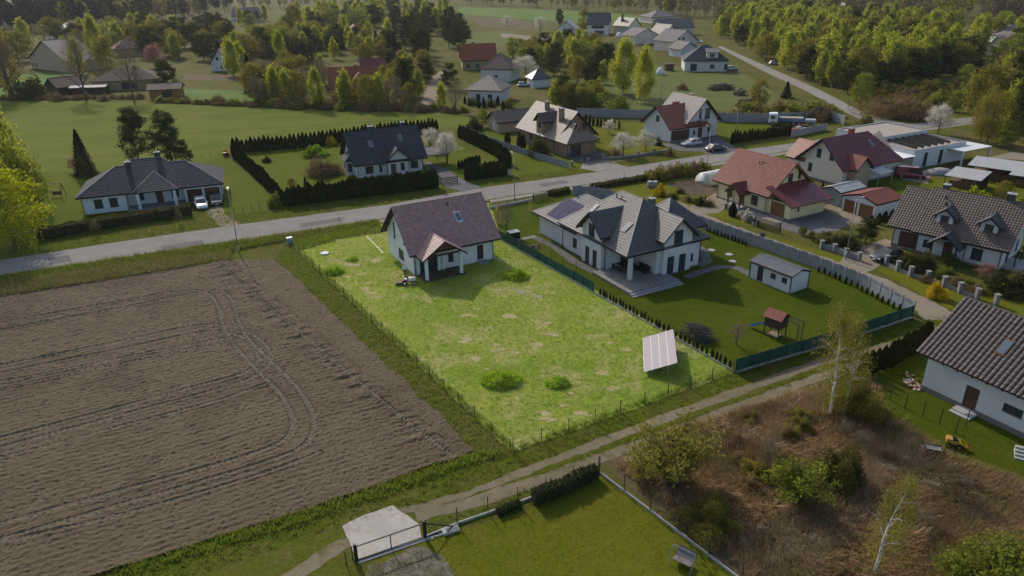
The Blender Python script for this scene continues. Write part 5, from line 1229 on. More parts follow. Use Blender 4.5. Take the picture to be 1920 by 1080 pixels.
tp('hedgebush', 62, 184, 138, 'dark round evergreen at the pine-forest end of the big meadow', None, 1.2)
tp('birch', 188, 128, 28, 'tall yellow birch among the forest-side village roofs', None, .9, hi=True)
tp('birch', 150, 140, 72, 'yellow birch beside the tan gable house', None, 1.1)
tp('olive', 205, 138, 70, 'budding tree behind the long yellow house', None, .9)
# random patches
zone([(720, 110), (770, 120), (870, 112), (880, 70), (850, 48), (740, 52), (700, 80)], 30, {'pine': (9, 'dark pine'), 'birch': (1, 'pale birch')}, (11, 16), 'in the clump beside the forest path', 'beside the forest path', (1.0, 1.4), 6)
zone([(1335, 64), (1385, 92), (1450, 122), (1520, 158), (1590, 184), (1640, 168), (1700, 158), (1790, 140), (1830, 120), (1760, 100), (1640, 78), (1500, 52), (1400, 42)], 215, {'birch': (7, 'yellow-green birch'), 'pine': (2.2, 'dark pine', .85), 'olive': (1.4, 'budding tree', .9)}, (10, 14.5), 'in the wood along the gravel road', 'along the gravel road', (1.1, 1.5), 3.4)
zone([(1620, 172), (1700, 164), (1760, 152), (1835, 136), (1820, 122), (1700, 140)], 14, {'pine': (1, 'dark bushy pine')}, (8, 11), 'at the front of the wood near the heath', 'at the front of the wood', (1.2, 1.6), 5)
zone([(480, 130), (560, 120), (620, 112), (700, 118), (760, 108), (700, 90), (600, 92), (490, 100)], 30, {'pine': (5, 'dark pine'), 'birch': (3, 'light birch'), 'olive': (2, 'budding tree'), 'spruce': (1.5, 'dark spruce')}, (7, 11), 'in the village belt behind the orange roof', 'in the village belt', (1.0, 1.4), 5)
zone([(470, 195), (560, 198), (620, 185), (600, 150), (520, 140), (470, 160)], 34, {'bare': (4, 'bare tree'), 'birch': (3, 'light birch'), 'olive': (3, 'budding tree'), 'pine': (2, 'dark pine')}, (6.5, 11), 'in the thicket beside the orange-roofed house', 'in the thicket beside the orange-roofed house', (.9, 1.3), 4)
zone([(690, 190), (760, 200), (800, 175), (800, 135), (740, 130), (720, 160)], 16, {'birch': (3, 'light birch'), 'olive': (3, 'budding tree'), 'pine': (3, 'dark pine'), 'bare': (2, 'bare tree')}, (7, 10), 'between the orange house and the forest path', 'between the orange house and forest path', (.9, 1.3), 4)
zone([(270, 110), (420, 118), (440, 80), (420, 55), (300, 70), (250, 85)], 36, {'pine': (6, 'dark broad pine'), 'olive': (2, 'budding tree'), 'birch': (2, 'yellow birch')}, (10, 14), 'among the forest-side village houses', 'among the forest-side village houses', (1.1, 1.5), 9)
zone([(440, 75), (600, 80), (720, 60), (700, 30), (480, 30), (430, 50)], 26, {'pine': (4, 'dark pine'), 'leafy': (2, 'green tree'), 'birch': (3, 'yellow birch'), 'olive': (2, 'budding tree')}, (9, 14), 'among the roofs at the forest edge', 'among the roofs at the forest edge', (1.0, 1.4), 12)
zone([(960, 128), (1050, 140), (1120, 150), (1110, 120), (1000, 100), (960, 105)], 12, {'leafy': (3, 'green tree'), 'pine': (3, 'dark pine'), 'olive': (2, 'budding tree')}, (6, 9), 'around the dark-roofed garage', 'around the dark-roofed garage', (1.1, 1.5), 5)
zone([(1850, 130), (1990, 140), (1990, 100), (1870, 90)], 10, {'leafy': (3, 'green tree'), 'birch': (3, 'yellow birch'), 'pine': (2, 'dark pine')}, (8, 12), 'by the grey roof at the heath end', 'by the grey roof at the heath end', (1, 1.4), 6)
zone([(1835, 235), (1990, 235), (1990, 180), (1880, 170)], 26, {'olive': (3, 'budding tree'), 'pine': (3, 'dark pine'), 'birch': (3, 'yellow birch')}, (10, 14), 'beyond the asphalt road bend', 'beyond the asphalt road bend', (1, 1.3), 5)
zone([(1700, 75), (1990, 85), (1990, 62), (1700, 55)], 22, {'olive': (3, 'budding tree'), 'leafy': (3, 'green tree'), 'birch': (3, 'yellow birch')}, (8, 13), 'around the roofs beyond the birch wood', 'around the roofs beyond the birch wood', (1, 1.4), 10)
MIX = {'pine': (3, 'dark pine'), 'birch': (4, 'yellow birch'), 'olive': (3, 'budding tree'), 'leafy': (2, 'green tree')}
zone([(0, 112), (60, 120), (190, 112), (300, 92), (330, 60), (200, 62), (60, 84), (0, 92)], 30, MIX, (10, 15), 'around the forest-edge houses', 'around the forest-edge houses', (1.2, 1.6), 10)
zone([(440, 150), (470, 120), (560, 100), (640, 92), (700, 78), (560, 76), (450, 96), (430, 120)], 46, MIX, (8, 13), 'between the two middle village streets', 'between the two middle village streets', (1.1, 1.5), 8)
zone([(560, 66), (700, 58), (720, 30), (600, 28)], 30, {'birch': (5, 'tall yellow birch'), 'leafy': (2, 'tall green tree'), 'pine': (2, 'tall dark pine')}, (11, 16), 'behind the dark red roof', 'behind the dark red roof', (1.1, 1.5), 14)
zone([(700, 50), (860, 46), (850, 28), (720, 26)], 18, {'birch': (5, 'bright birch'), 'pine': (4, 'far dark pine')}, (12, 16), 'at the back of the pine clump', 'at the back of the pine clump', (1.2, 1.6), 14)
zone([(985, 142), (1060, 150), (1130, 160), (1150, 110), (1080, 92), (1000, 92)], 22, {'birch': (4, 'soft yellow birch'), 'pine': (3, 'dark fir'), 'leafy': (3, 'green garden tree'), 'olive': (2, 'budding garden tree')}, (7, 11), 'in the gardens behind the brown house', 'in the gardens behind the brown house', (1.1, 1.5), 6)
zone([(1030, 205), (1130, 205), (1120, 180), (1040, 180)], 9, {'pine': (2, 'low dark fir'), 'bush': (2, 'green shrub'), 'olive': (2, 'small budding tree')}, (4, 6.5), 'just behind the brown house', 'just behind the brown house', (1.1, 1.5), 4)
zone([(620, 200), (780, 205), (770, 185), (640, 180)], 16, {'olive': (3, 'slim budding tree'), 'bare': (3, 'slim bare tree'), 'birch': (3, 'slim yellow birch')}, (5, 8), 'at the meadow edge before the orange-roofed house', 'at the meadow edge before the orange-roofed house', (.9, 1.2), 3.5)
zone([(860, 200), (990, 210), (990, 200), (940, 196), (870, 192)], 12, {'thuja': (4, 'small dark thuja', .5), 'oliveb': (2, 'olive garden shrub', .5)}, (4, 5), 'before the brown hipped cottage', 'before the brown hipped cottage', (1.0, 1.4), 1.6)
zone([(1640, 215), (1700, 200), (1830, 205), (1840, 165), (1760, 160), (1650, 180)], 34, {'oliveb': (4, 'dull heath bush', .4), 'bush': (3, 'green heath bush', .45), 'brownbush': (4, 'brown heath bush', .4)}, (5, 8), 'on the brown heath', 'on the brown heath', (1.2, 1.9), 4)
zone([(1395, 62), (1480, 60), (1620, 66), (1720, 80), (1830, 110), (1850, 90), (1700, 48), (1420, 38)], 40, {'birch': (7, 'back-row birch'), 'pine': (2, 'back-row pine'), 'olive': (2, 'back-row budding tree')}, (11, 15), 'at the rear of the gravel-road wood', 'at the rear of the gravel-road wood', (1.0, 1.4), 8)
# shrubs along the top edge of the big meadow
for i in range(44):
    x = 300 + i * 13.2; kk = random.choice(['oliveb', 'brownbush', 'brownbush', 'bush']); y = 193 + (x - 300) * .030
    tp(kk, x + random.uniform(-4, 4), y + random.uniform(-2, 3), y - random.uniform(8, 20), {'oliveb': 'dull olive bush', 'brownbush': 'brown twiggy bush', 'bush': 'fresh green bush'}[kk] + ' along the upper edge of the big meadow', {'oliveb': 'olive', 'brownbush': 'brown', 'bush': 'green'}[kk] + ' bushes along the big meadow', random.uniform(1.3, 2.0))
for i in range(16):
    x = 8 + i * 17; tp('brownbush', x, 186 + random.uniform(-2, 3), 174 + random.uniform(-3, 4), 'brown scrub along the pine-forest end of the big meadow', 'brown scrub at the forest end of the meadow', random.uniform(1.4, 2))

# clipped dark hedge before the bungalow
def hedge(name, label, pts, wd, hh, m_, dens=140, sz=.09):
    P = [Vector(p) for p in gp(pts)]; Vs = []; 
    for a, b in zip(P[:-1], P[1:]):
        d = (b - a); L = d.length; d /= L; n = Vector((-d.y, d.x)); N = int(L * dens)
        t = rng.uniform(0, L, N); q = rng.uniform(-.5, .5, N); z = rng.uniform(0, 1, N); f = rng.integers(0, 3, N)
        q = np.where(f == 0, -.5, np.where(f == 1, .5, q)) * wd; z = np.where(f == 2, 1.0, z) * hh * (1 + .08 * np.sin(t * 1.7))
        q += rng.normal(0, .05, N); z += rng.normal(0, .05, N)
        Vs.append(np.stack([a.x + d.x * t + n.x * q, a.y + d.y * t + n.y * q, np.maximum(z, .03)], 1))
    V, F = leaves(np.concatenate(Vs), sz * 1.8)
    r_ = empty(name, (0, 0, 0), 0, label, 'hedge'); c = P[0]; r_.location = (c.x, c.y, 0)
    f = link('foliage', np_mesh('foliage', V - np.array([c.x, c.y, 0]), F), r_, m_)
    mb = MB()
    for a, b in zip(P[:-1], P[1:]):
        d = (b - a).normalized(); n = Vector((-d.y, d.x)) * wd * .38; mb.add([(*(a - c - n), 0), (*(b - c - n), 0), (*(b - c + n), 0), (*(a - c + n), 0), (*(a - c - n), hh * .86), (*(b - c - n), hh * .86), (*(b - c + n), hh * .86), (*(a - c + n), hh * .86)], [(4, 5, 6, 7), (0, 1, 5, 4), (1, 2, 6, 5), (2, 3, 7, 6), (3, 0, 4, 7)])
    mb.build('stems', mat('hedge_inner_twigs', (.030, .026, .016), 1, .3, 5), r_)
hedge('clipped_hedge', 'long dark clipped hedge between the bungalow and the road', [(72, 450), (200, 428), (360, 402)], 1.3, 1.7, L_HEDGE)
hedge('laurel_hedge', 'glossy laurel hedge beside the wire fence of the gated lawn', [(1000, 946), (1060, 922), (1118, 893)], .7, 1.1, leafmat('laurel_leaf', (.050, .058, .020), (.065, .072, .026), .2), 500, .05)
hedge('young_laurel_row', 'row of small laurels on the gated lawn edge', [(932, 966), (976, 948)], .45, .45, MATS['laurel_leaf'], 400, .04)
hedge('ditch_hedge', 'low clipped hedge between the road and the villa drive', [(1108, 355), (1160, 346), (1230, 334)], 1.2, .8, L_HEDGE, 120)
hedge('ditch_hedge', 'low clipped hedge at the corner of the villa forecourt', [(1030, 368), (1066, 360)], 1.2, .8, L_HEDGE, 160)

# distant woods: one mass
def forest(name, label, line, n, kinds, hr, deep, seed):
    global rng
    rs = np.random.default_rng(seed); Vs = []; Fs = []; off = 0; tb = MB()
    lx = [p[0] for p in line]; ly = [p[1] for p in line]
    for i in range(n):
        x = rs.uniform(lx[0], lx[-1]); y = np.interp(x, lx, ly) - deep * rs.uniform(0, 1) ** 1.5
        g = at(x, y); hh = rs.uniform(*hr); k = kinds[rs.integers(0, len(kinds))]; nl = 150
        t = rs.uniform(0, 1, nl); a = rs.uniform(0, 6.28, nl)
        if k == 'pine': r_ = 2.6 * np.clip(1.15 - abs(t - .45) * 1.3, .2, 1); z = .35 + .65 * t
        else: r_ = 3.0 * np.sin(math.pi * np.clip(t * .9 + .08, 0, 1)) ** .7; z = .22 + .78 * t
        r_ = r_ * np.sqrt(rs.uniform(.1, 1, nl)) * hh / 16
        C = np.stack([g.x + r_ * np.cos(a), g.y + r_ * np.sin(a), z * hh], 1)
        keep, rng = rng, rs
        V, F = leaves(C, .055 * hh, 0, 1.1); rng = keep
        if k == 'bare': V = V.reshape(-1, 4, 3); c_ = V.mean(1); V[:, 1] = c_ + (V[:, 1] - c_) * .35; V[:, 3] = c_ + (V[:, 3] - c_) * .35; V = V.reshape(-1, 3)
        Vs.append(V); Fs.append(F + off); off += len(V)
        tb.tube([(g.x, g.y, -.2), (g.x, g.y, hh * .8)], [.2, .06], 4, False)
    return np.concatenate(Vs), np.concatenate(Fs), tb
LINE = [(-220, 92), (0, 74), (90, 60), (200, 54), (330, 40), (440, 22), (600, 12), (880, 11), (1060, 17), (1240, 28), (1340, 40), (1500, 36), (1700, 38), (1920, 48), (2150, 60)]
for nm, lb, kinds, n, lm, sd, sec in (('far_forest', 'dark pine forest closing the view behind the village', ['pine'], 380, leafmat('far_pine', (.046, .046, .026), (.052, .050, .028), .2), 5, (0, 6)),
                                 ('far_forest', 'brown leafless forest behind the far meadow', ['bare'], 520, leafmat('far_twigs', (.13, .104, .066), (.11, .09, .055), .3), 6, (3, 15)),
                                 ('far_forest', 'budding green trees within the brown forest edge', ['leaf'], 260, leafmat('far_budding', (.22, .21, .035), (.18, .18, .03), .45), 7, (2, 15))):
    V, F, tb = forest(nm, lb, LINE[sec[0]:sec[1]], n, kinds, (15, 22), 42 if sec[0] == 0 else 30, sd)
    r_ = empty(nm, (0, 0, 0), 0, lb, 'forest'); r_['kind'] = 'stuff'
    tag(link('crowns', np_mesh('crowns', V, F), r_, lm), kind='stuff'); tag(tb.build('trunks', B_GREY, r_), kind='stuff')
# ------------------------------------------------------------------ village houses behind the road
def far_house(name, label, a, b, depth, he, hr, wall, roof, kind='gable', axis='x', opens=(), tiles=False, group=None, cat='house', chim=None, ov=.6, frame=M_FRAMED):
    """a, b: survey points of the two front wall corners"""
    A, B = at(*a), at(*b); d = B - A; L = d.length
    h = House(name, label, A, math.atan2(d.y, d.x), cat, group)
    if kind == 'gable':
        h.walls(0, L, 0, depth, he, wall, [o for o in opens], ridge=hr, axis=axis, frame=frame)
        h.gable(0, L, 0, depth, he, hr, roof, ov, ov, axis=axis, tiles=tiles, tile=(.5, .5))
    else:
        h.walls(0, L, 0, depth, he + .15, wall, [o for o in opens], frame=frame)
        c = depth / 2 + ov; h.hip(0, L, 0, depth, he, hr, roof, ov, tiles=tiles, tile=(.5, .5), xr=None if L > depth else (L / 2 - .2, L / 2 + .2))
    if chim: h.chimney(chim[0] * L, depth * chim[1], hr - 1.2, hr + .9, .8, .7, chim[2] if len(chim) > 2 else T_BROWN2)
    h.L = L; return h
W2 = [('F', 1.5, .9, 1.2, 1.3), ('F', 5, .9, 1.2, 1.3)]
T_DKBLUE = tilemat('blue_black_tile', (.045, .05, .065), .7, spec=.15)
T_PURP = tilemat('purple_brown_tile', (.12, .055, .06), .5)
M_OCHRE = mat('ochre_render', (.27, .22, .11), .9, .08)
M_PEACH = mat('sand_render', (.36, .29, .19), .9, .06)
T_RUST = tilemat('mossy_brown_tile', (.13, .095, .075), .8, spec=.1)
# left village
far_house('tan_gable_house', 'tan gabled house with grey-brown roof before the pine forest', (60, 128), (130, 136), 13, 4.2, 11.5, M_PEACH, T_FARGREY, axis='y', opens=[('F', 1.2, .9, 1.2, 1.4), ('F', 4.0, .9, 1.2, 1.4), ('F', 2.2, 5.2, 1.1, 1.3), ('F', 4.4, 5.2, 1.1, 1.3)])
far_house('long_yellow_house', 'long low ochre house with mossy brown hipped roof', (175, 172), (298, 166), 13, 3.2, 6.4, M_OCHRE, T_RUST, 'hip', opens=[('F', 9, .3, 5, 2.2, 'void'), ('F', 3, .9, 1.2, 1.3)], chim=(.62, .45), tiles=True)
far_house('dark_barn', 'small black timber barn with brown gable roof', (90, 175), (112, 179), 9, 2.6, 5.0, M_DWOOD, T_RUST, axis='y', cat='barn')
far_house('low_shed', 'low white-roofed lean-to shed by the bare tree', (136, 178), (198, 176), 3.5, 2.2, 2.6, M_DWOOD, mat('pale_felt_roof', (.42, .38, .34), .8), cat='shed')
far_house('orange_shed', 'small orange-boarded shed with dark pitched roof', (282, 187), (340, 184), 6.5, 3.0, 4.2, mat('orange_boarding', (.26, .12, .03), .8), T_RUST, cat='shed', opens=[('F', 3.5, .2, 3, 2.2, 'void')])
far_house('pale_roofed_house', 'house with weathered pinkish hipped roof and white awning', (218, 108), (275, 104), 11, 3.6, 7.5, M_PEACH, tilemat('pinkish_faded_tile', (.26, .17, .135), .8, spec=.1), 'hip', opens=W2, chim=(.6, .4))
far_house('dark_long_hall', 'long dark hall roof behind the tan gabled house', (92, 92), (170, 88), 12, 3.5, 6.5, M_CONCD, T_DKBLUE, cat='hall')
far_house('glazed_hall', 'blue-grey gabled hall with pale sheet roof by the forest', (122, 70), (182, 66), 16, 5, 8.5, mat('blue_grey_cladding', (.14, .18, .21), .7), M_TINL, axis='y', cat='hall', opens=[('F', 3, 1, 6, 4)])
far_house('skylit_house', 'dark hipped house with a line of skylights', (345, 62), (418, 58), 18, 4, 9.0, M_WHITE, T_FARGREY, 'hip', opens=W2, chim=(.45, .5))
far_house('purple_roofed_house', 'white house with purple-brown roof by the forest edge', (436, 42), (482, 41), 16, 4.5, 10.5, M_WHITE, T_PURP, opens=W2)
far_house('little_white_house', 'small white house with steep dark red gable', (398, 134), (434, 133), 9, 3.4, 8.0, M_WHITE, T_RED, axis='y', opens=[('F', 2.2, 4.2, .9, 1.2), ('F', 3.6, 1, .9, 1.2)])
far_house('grey_roofed_house', 'white house with light grey roof behind the little white house', (432, 102), (492, 98), 11, 4, 7.8, M_WHITE, T_FARGREY, opens=W2)
far_house('dark_red_house', 'low dark red roof hidden among the pines', (612, 48), (662, 46), 16, 4, 9.5, M_TAN, tilemat('deep_red_tile', (.10, .03, .03), .5), opens=W2)
far_house('round_white_shed', 'small white shed with grey gable between the pines', (654, 70), (679, 69), 9, 3.5, 6.5, M_WHITE, T_FARGREY, axis='y', cat='shed')
h = far_house('orange_roofed_house', 'house with large orange tile roof hidden behind birches', (622, 186), (708, 182), 11, 3.4, 8.4, M_OCHRE, T_ORANGE, opens=W2, chim=(.58, .45, T_ORANGE), tiles=True)
h.gable(h.L * .42, h.L * .42 + 6, -1.5, 5, 4.2, 7.2, T_ORANGE, .6, .6, axis='y', name='porch_roof', tiles=True, tile=(.5, .5)); h.walls(h.L * .42, h.L * .42 + 6, -1.4, 2, 4.2, M_OCHRE, [('F', 1.5, 1, 1.2, 1.3)], ridge=7.2, axis='y', name='gable_wall', skip='B')
far_house('crimson_roofed_house', 'crimson roof showing behind the orange-roofed house', (682, 160), (724, 158), 8, 4, 8.0, M_WHITE, T_BURG)
far_house('orange_cottage', 'green-grey house with orange tile roof above the dark garage', (868, 132), (930, 130), 10, 4, 9.0, M_OCHRE, T_ORANGE, opens=W2, chim=(.35, .5), tiles=True)
far_house('dark_hipped_house', 'white house with steep black hipped roof', (902, 152), (955, 154), 11, 4.2, 8.8, M_WHITE, T_RUST, 'hip', opens=W2)
far_house('brown_hipped_house', 'white cottage with brown hipped roof behind low thujas', (878, 192), (938, 194), 10, 3.6, 7.2, M_WHITE, T_BROWN, 'hip', opens=[('F', 2.4, .8, 1.3, 1.6), ('F', 6.0, .8, 1.3, 1.6)], tiles=True)
far_house('dark_garage', 'small white garage with black pyramid roof', (1000, 165), (1030, 163), 6, 2.8, 5.4, M_WHITE, T_BLACK, 'hip', cat='garage')
# centre, far
far_house('barn_like_house', 'white gabled house with pale roof beside the sandy path', (1042, 77), (1080, 77), 15, 5.5, 10, M_WHITE, T_PALE, axis='y')
far_house('two_storey_house', 'white two-storey house with dark grey roof by the far meadow', (1102, 66), (1140, 66), 14, 6, 11.5, M_WHITE, T_DKBLUE, opens=[('F', 2, 3.6, 7, 1.6), ('F', 4, .3, 5, 2.2, 'void')])
far_house('grey_bungalow', 'light grey bungalow with grey gable in the far row', (1190, 84), (1232, 81), 11, 4.2, 7.2, M_BEIGE, T_FARGREY, axis='y')
far_house('brown_gable_house', 'brown gabled house in the far row', (1178, 64), (1200, 62), 12, 4.5, 8.5, M_BEIGE, T_BROWN2, axis='y')
far_house('far_hipped_house', 'pale hipped house at the back of the far row', (1222, 44), (1268, 42), 18, 4, 8, M_BEIGE, T_FARGREY, 'hip')
far_house('long_grey_house', 'long grey-roofed house in the far row', (1236, 68), (1300, 66), 11, 4.5, 8.5, M_BEIGE, T_FARGREY)
far_house('white_roofed_house', 'white house with sunlit pale roof in the far row', (1242, 82), (1272, 80), 12, 4.2, 8.6, M_WHITE, T_PALE, axis='y', opens=[('F', 2, 1, 1.4, 1.6)])
far_house('grey_gable_house', 'grey-roofed gabled house with lower wing in the far row', (1262, 98), (1306, 94), 13, 4.6, 8.8, M_BEIGE, T_FARGREY, axis='y', opens=[('F', 2.5, 4.8, 1.3, 1.5), ('F', 5, 4.8, 1.3, 1.5)])
far_house('grey_annex', 'low gabled annex before the grey gabled house', (1276, 108), (1306, 106), 9, 3.4, 6, M_WHITE, T_FARGREY, axis='y')
h = far_house('blue_roofed_house', 'white house with blue-black hipped roof and box dormer', (1283, 134), (1362, 134), 13, 3.8, 8.6, M_WHITE, T_DKBLUE, 'hip', opens=[('F', 2, .3, 2.4, 2.4), ('F', 9, 1, 1.6, 1.4), ('F', 14, .6, 1.2, 2)], tiles=True)
h.walls(7.6, 11.6, .6, 4, 6.6, M_WHITE, [('F', 1.2, 5.0, 1.6, 1.1)], name='dormer_wall', skip='B'); MB().prism([(7.2, -.1, 6.7), (12.0, -.1, 6.7), (12.0, 4.5, 7.7), (7.2, 4.5, 7.7)], .2).build('dormer_roof', T_FARGREY, h.root)
# right, far
far_house('burgundy_cottage', 'cottage with dark red roof in the village beyond the birch wood', (1748, 66), (1784, 66), 14, 4, 9, M_WHITE, T_BURG)
far_house('grey_hip_cottage', 'cottage with pale grey hipped roof at the heath end', (1872, 82), (1935, 82), 14, 3.6, 8, M_WHITE, T_FARGREY, 'hip')
far_house('white_a_frame', 'white gabled house among birches at the heath end', (1890, 108), (1930, 106), 10, 4, 9, M_WHITE, T_FARGREY, axis='y', opens=[('F', 4, 4.6, 1.2, 1.6)])
far_house('tent_roofed_shed', 'white-roofed shed in the village beyond the birch wood', (1656, 50), (1678, 50), 10, 3, 4.5, M_CONC, M_TINL, cat='shed')
far_house('brick_gable_house', 'reddish gabled house tucked behind the birch wood', (1458, 100), (1500, 110), 10, 4, 8, M_BEIGE, T_BRICKRED)
far_house('hidden_house', 'brown gable peeking over the birch wood', (1570, 44), (1590, 44), 14, 5, 12, M_BEIGE, T_BROWN2, axis='y')
# open-sided tin shelters behind the dormered house
def shelter(name, label, O, ang, L, W, h0, h1, post=True):
    s = House(name, label, O, ang, 'shelter')
    MB().prism([(0, 0, h0), (L, 0, h0), (L, W, h1), (0, W, h1)], .08).build('roof', M_TINL, s.root)
    for x in (.2, L / 2, L - .2):
        for y in (.2, W - .2): MB().box(x - .06, x + .06, y - .06, y + .06, 0, h0 + (h1 - h0) * y / W - .08).build('post', M_DWOOD, s.root)
    MB().box(.3, L - .3, W - .15, W - .05, 0, h1 - .3).build('back_boarding', M_DWOOD, s.root)
    MB().box(.5, L * .7, W * .3, W * .8, 0, 1.1).build('stored_boards', M_WOOD, s.root)
shelter('tin_shelter', 'low open shelter with white tin roof behind the dormered house', at(1765, 352), R(-46), 5.5, 6, 2.2, 2.6)
shelter('tin_shelter', 'large open shelter with wide white tin roof', at(1808, 334), R(-43), 10.5, 6, 2.4, 2.9)
shelter('tin_shelter', 'second wide white tin shelter joined to the large one', at(1885, 352), R(-43), 8, 8, 2.3, 2.8)
# ------------------------------------------------------------------ fences
def perp(d): return Vector((-d.y, d.x, 0))
def path_pts(P, n):
    Ls = [(P[i + 1] - P[i]).length for i in range(len(P) - 1)]; T = sum(Ls); out = []
    for i in range(n + 1):
        d = T * i / n; j = 0
        while d > Ls[j] + 1e-6 and j < len(Ls) - 1: d -= Ls[j]; j += 1
        out.append(P[j].lerp(P[j + 1], min(1, d / Ls[j])))
    return out
M_FPOST = mat('dark_green_steel', (.022, .030, .026), .5, .2, 3)
M_BLKST = mat('black_steel', (.018, .018, .019), .5, .2, 3)
M_SCREEN = mat('green_screen_netting', (.014, .075, .055), .75, .25, .8)
M_PANEL = mat('precast_fence_concrete', (.235, .24, .25), .9, .12, .8, .2, 20, dirt=(.19, .195, .20))

def wire_fence(name, label, pts, n, hh=1.5, wires=4, base=False, cat='fence', z0=0):
    P = [at(*p) for p in pts]; Q = path_pts(P, n); O = Q[0]; r_ = empty(name, O, 0, label, cat)
    pm = MB().box(-.03, .03, -.03, .03, -.1, hh).mesh('post', M_FPOST)
    for q in Q: o = link('post', pm, r_); o.location = q - O
    for k in range(wires):
        mb = MB(); z = hh * (k + .6) / wires
        for a, b in zip(Q[:-1], Q[1:]): mb.bar(a - O + Vector((0, 0, z)), b - O + Vector((0, 0, z)), .008)
        mb.build('wire', M_FPOST, r_)
    if base:
        for a, b in zip(Q[:-1], Q[1:]):
            MB().bar(a - O + Vector((0, 0, .08)), b - O + Vector((0, 0, .08)), .09, .24).build('base_plank', M_CONC, r_)
    return r_
wire_fence('wire_fence', 'thin post and wire fence between the plot and the ploughed field', [(538, 455), (700, 606), (830, 728), (957, 846)], 21, 1.25, 3)
wire_fence('wire_fence', 'thin post and wire fence along the track side of the plot', [(962, 846), (1180, 768), (1374, 698)], 9, 1.3, 3)
wire_fence('wire_fence', 'mesh fence with concrete base along the gated lawn by the track', [(800, 1008), (856, 984), (914, 964), (970, 945), (1022, 925), (1074, 905), (1122, 886)], 6, 1.55, 7, True)
wire_fence('wire_fence', 'mesh fence between the gated lawn and the reeds', [(1124, 888), (1200, 945), (1290, 1013), (1390, 1090)], 5, 1.6, 8, True)
wire_fence('wire_fence', 'short wire fence beside the steel gate post', [(650, 1060), (662, 1050)], 1, 1.2, 3)
wire_fence('wire_fence', 'wire fence bordering the lawn of the tile-roofed house', [(1642, 735), (1660, 746), (1694, 765), (1734, 782), (1790, 812), (1810, 800)], 6, 1.5, 5)
wire_fence('wire_fence', 'low wire fence on the villa side of the young flower strip', [(1012, 480), (1056, 503), (1080, 514)], 3, 1.7, 5)
wire_fence('wire_fence', 'bungalow garden fence beside the white lamp post', [(440, 402), (470, 397), (503, 390)], 4, 1.3, 5)
wire_fence('wire_fence', 'low wire fence along the end of the big meadow', [(345, 302), (380, 297), (425, 288)], 5, 1.0, 3)

# green screen fence beside the plot and below the villa lawn
def screen_fence(name, label, pts, n, hh, base=True):
    P = [at(*p) for p in pts]; Q = path_pts(P, n); O = Q[0]; r_ = empty(name, O, 0, label, 'fence')
    pm = MB().box(-.03, .03, -.03, .03, -.1, hh + .1).mesh('post', M_FPOST)
    for q in Q: o = link('post', pm, r_); o.location = q - O
    for a, b in zip(Q[:-1], Q[1:]):
        d = (b - a).normalized(); nn = perp(d) * .012; k = 8; mb = MB(); vs = []; fs = []
        for i in range(k + 1):
            p = a.lerp(b, i / k) - O + nn * random.uniform(-3, 3) + nn * 4; vs += [p + Vector((0, 0, .22)), p + Vector((0, 0, hh + random.uniform(-.02, .03)))]
        m_ = len(vs); vs += [v - nn * 1.2 for v in vs]
        for i in range(k): fs += [(2 * i, 2 * i + 2, 2 * i + 3, 2 * i + 1), (m_ + 2 * i + 1, m_ + 2 * i + 3, m_ + 2 * i + 2, m_ + 2 * i), (2 * i + 1, 2 * i + 3, m_ + 2 * i + 3, m_ + 2 * i + 1)]
        mb.add(vs, fs).build('screen_panel', M_SCREEN, r_)
        if base: MB().bar(a - O + Vector((0, 0, .11)), b - O + Vector((0, 0, .11)), .07, .2).build('base_plank', M_CONC, r_)
screen_fence('screen_fence', 'green netting fence between the unfinished house and the villa', [(936, 449), (1112, 549)], 11, 1.35)
screen_fence('screen_fence', 'long green netting fence below the villa lawn by the track', [(1379, 700), (1530, 655), (1640, 620), (1710, 596)], 12, 1.5)
wire_fence('wire_fence', 'open mesh fence with concrete base along the young thujas', [(1113, 550), (1240, 620), (1378, 699)], 12, 1.3, 4, True)

# precast concrete fence with arched panels
def concrete_fence(name, label, pts, n, hh=1.75, lattice=True):
    P = [at(*p) for p in pts]; Q = path_pts(P, n); O = Q[0]; r_ = empty(name, O, 0, label, 'fence'); L = (Q[1] - Q[0]).length - .06
    prof = [(i / 10 * L, hh * .86 + .14 * hh * math.sin(math.pi * i / 10)) for i in range(11)]
    mb = MB(); vs = [(0, 0, 0), (L, 0, 0)] ; t = .03
    ring = [(0, 0)] + [(L, 0)] + prof[::-1]
    A = [(x, -t, z) for x, z in ring]; B = [(x, t, z) for x, z in ring]; k = len(ring)
    mb.add(A + B, [tuple(range(k)), tuple(range(2 * k - 1, k - 1, -1))] + [(i, k + i, k + (i + 1) % k, (i + 1) % k) for i in range(k)])
    if lattice:
        for i in range(7):
            x = L * (.24 + .52 * i / 6); z = hh * .80 + .05 * math.sin(math.pi * i / 6)
            for s_ in (-1, 1): mb.bar((x - .05, s_ * (t + .012), z - .09), (x + .05, s_ * (t + .012), z + .07), .03, .03)
    for z in (.5, 1.0):
        for s_ in (-1, 1): mb.box(.02, L - .02, s_ * t - .012, s_ * t + .012, z - .015, z + .015)
    pm = mb.mesh('panel', M_PANEL); pl = MB().bar((L * .2, t + .004, hh * .83), (L * .8, t + .004, hh * .83), .012, .16).mesh('lattice_band', mat('pale_lattice_cement', (.42, .42, .42), .9))
    po = MB().box(-.07, .07, -.07, .07, -.1, hh + .02).box(-.09, .09, -.09, .09, hh + .02, hh + .07).mesh('post', M_PANEL)
    for i, (a, b) in enumerate(zip(Q[:-1], Q[1:])):
        d = b - a; o = link('panel', pm, r_); o.location = a - O + d.normalized() * .03; o.rotation_euler[2] = math.atan2(d.y, d.x)
        o.scale.x = ((b - a).length - .06) / L
    for q in Q: o = link('post', po, r_); o.location = q - O
    return r_
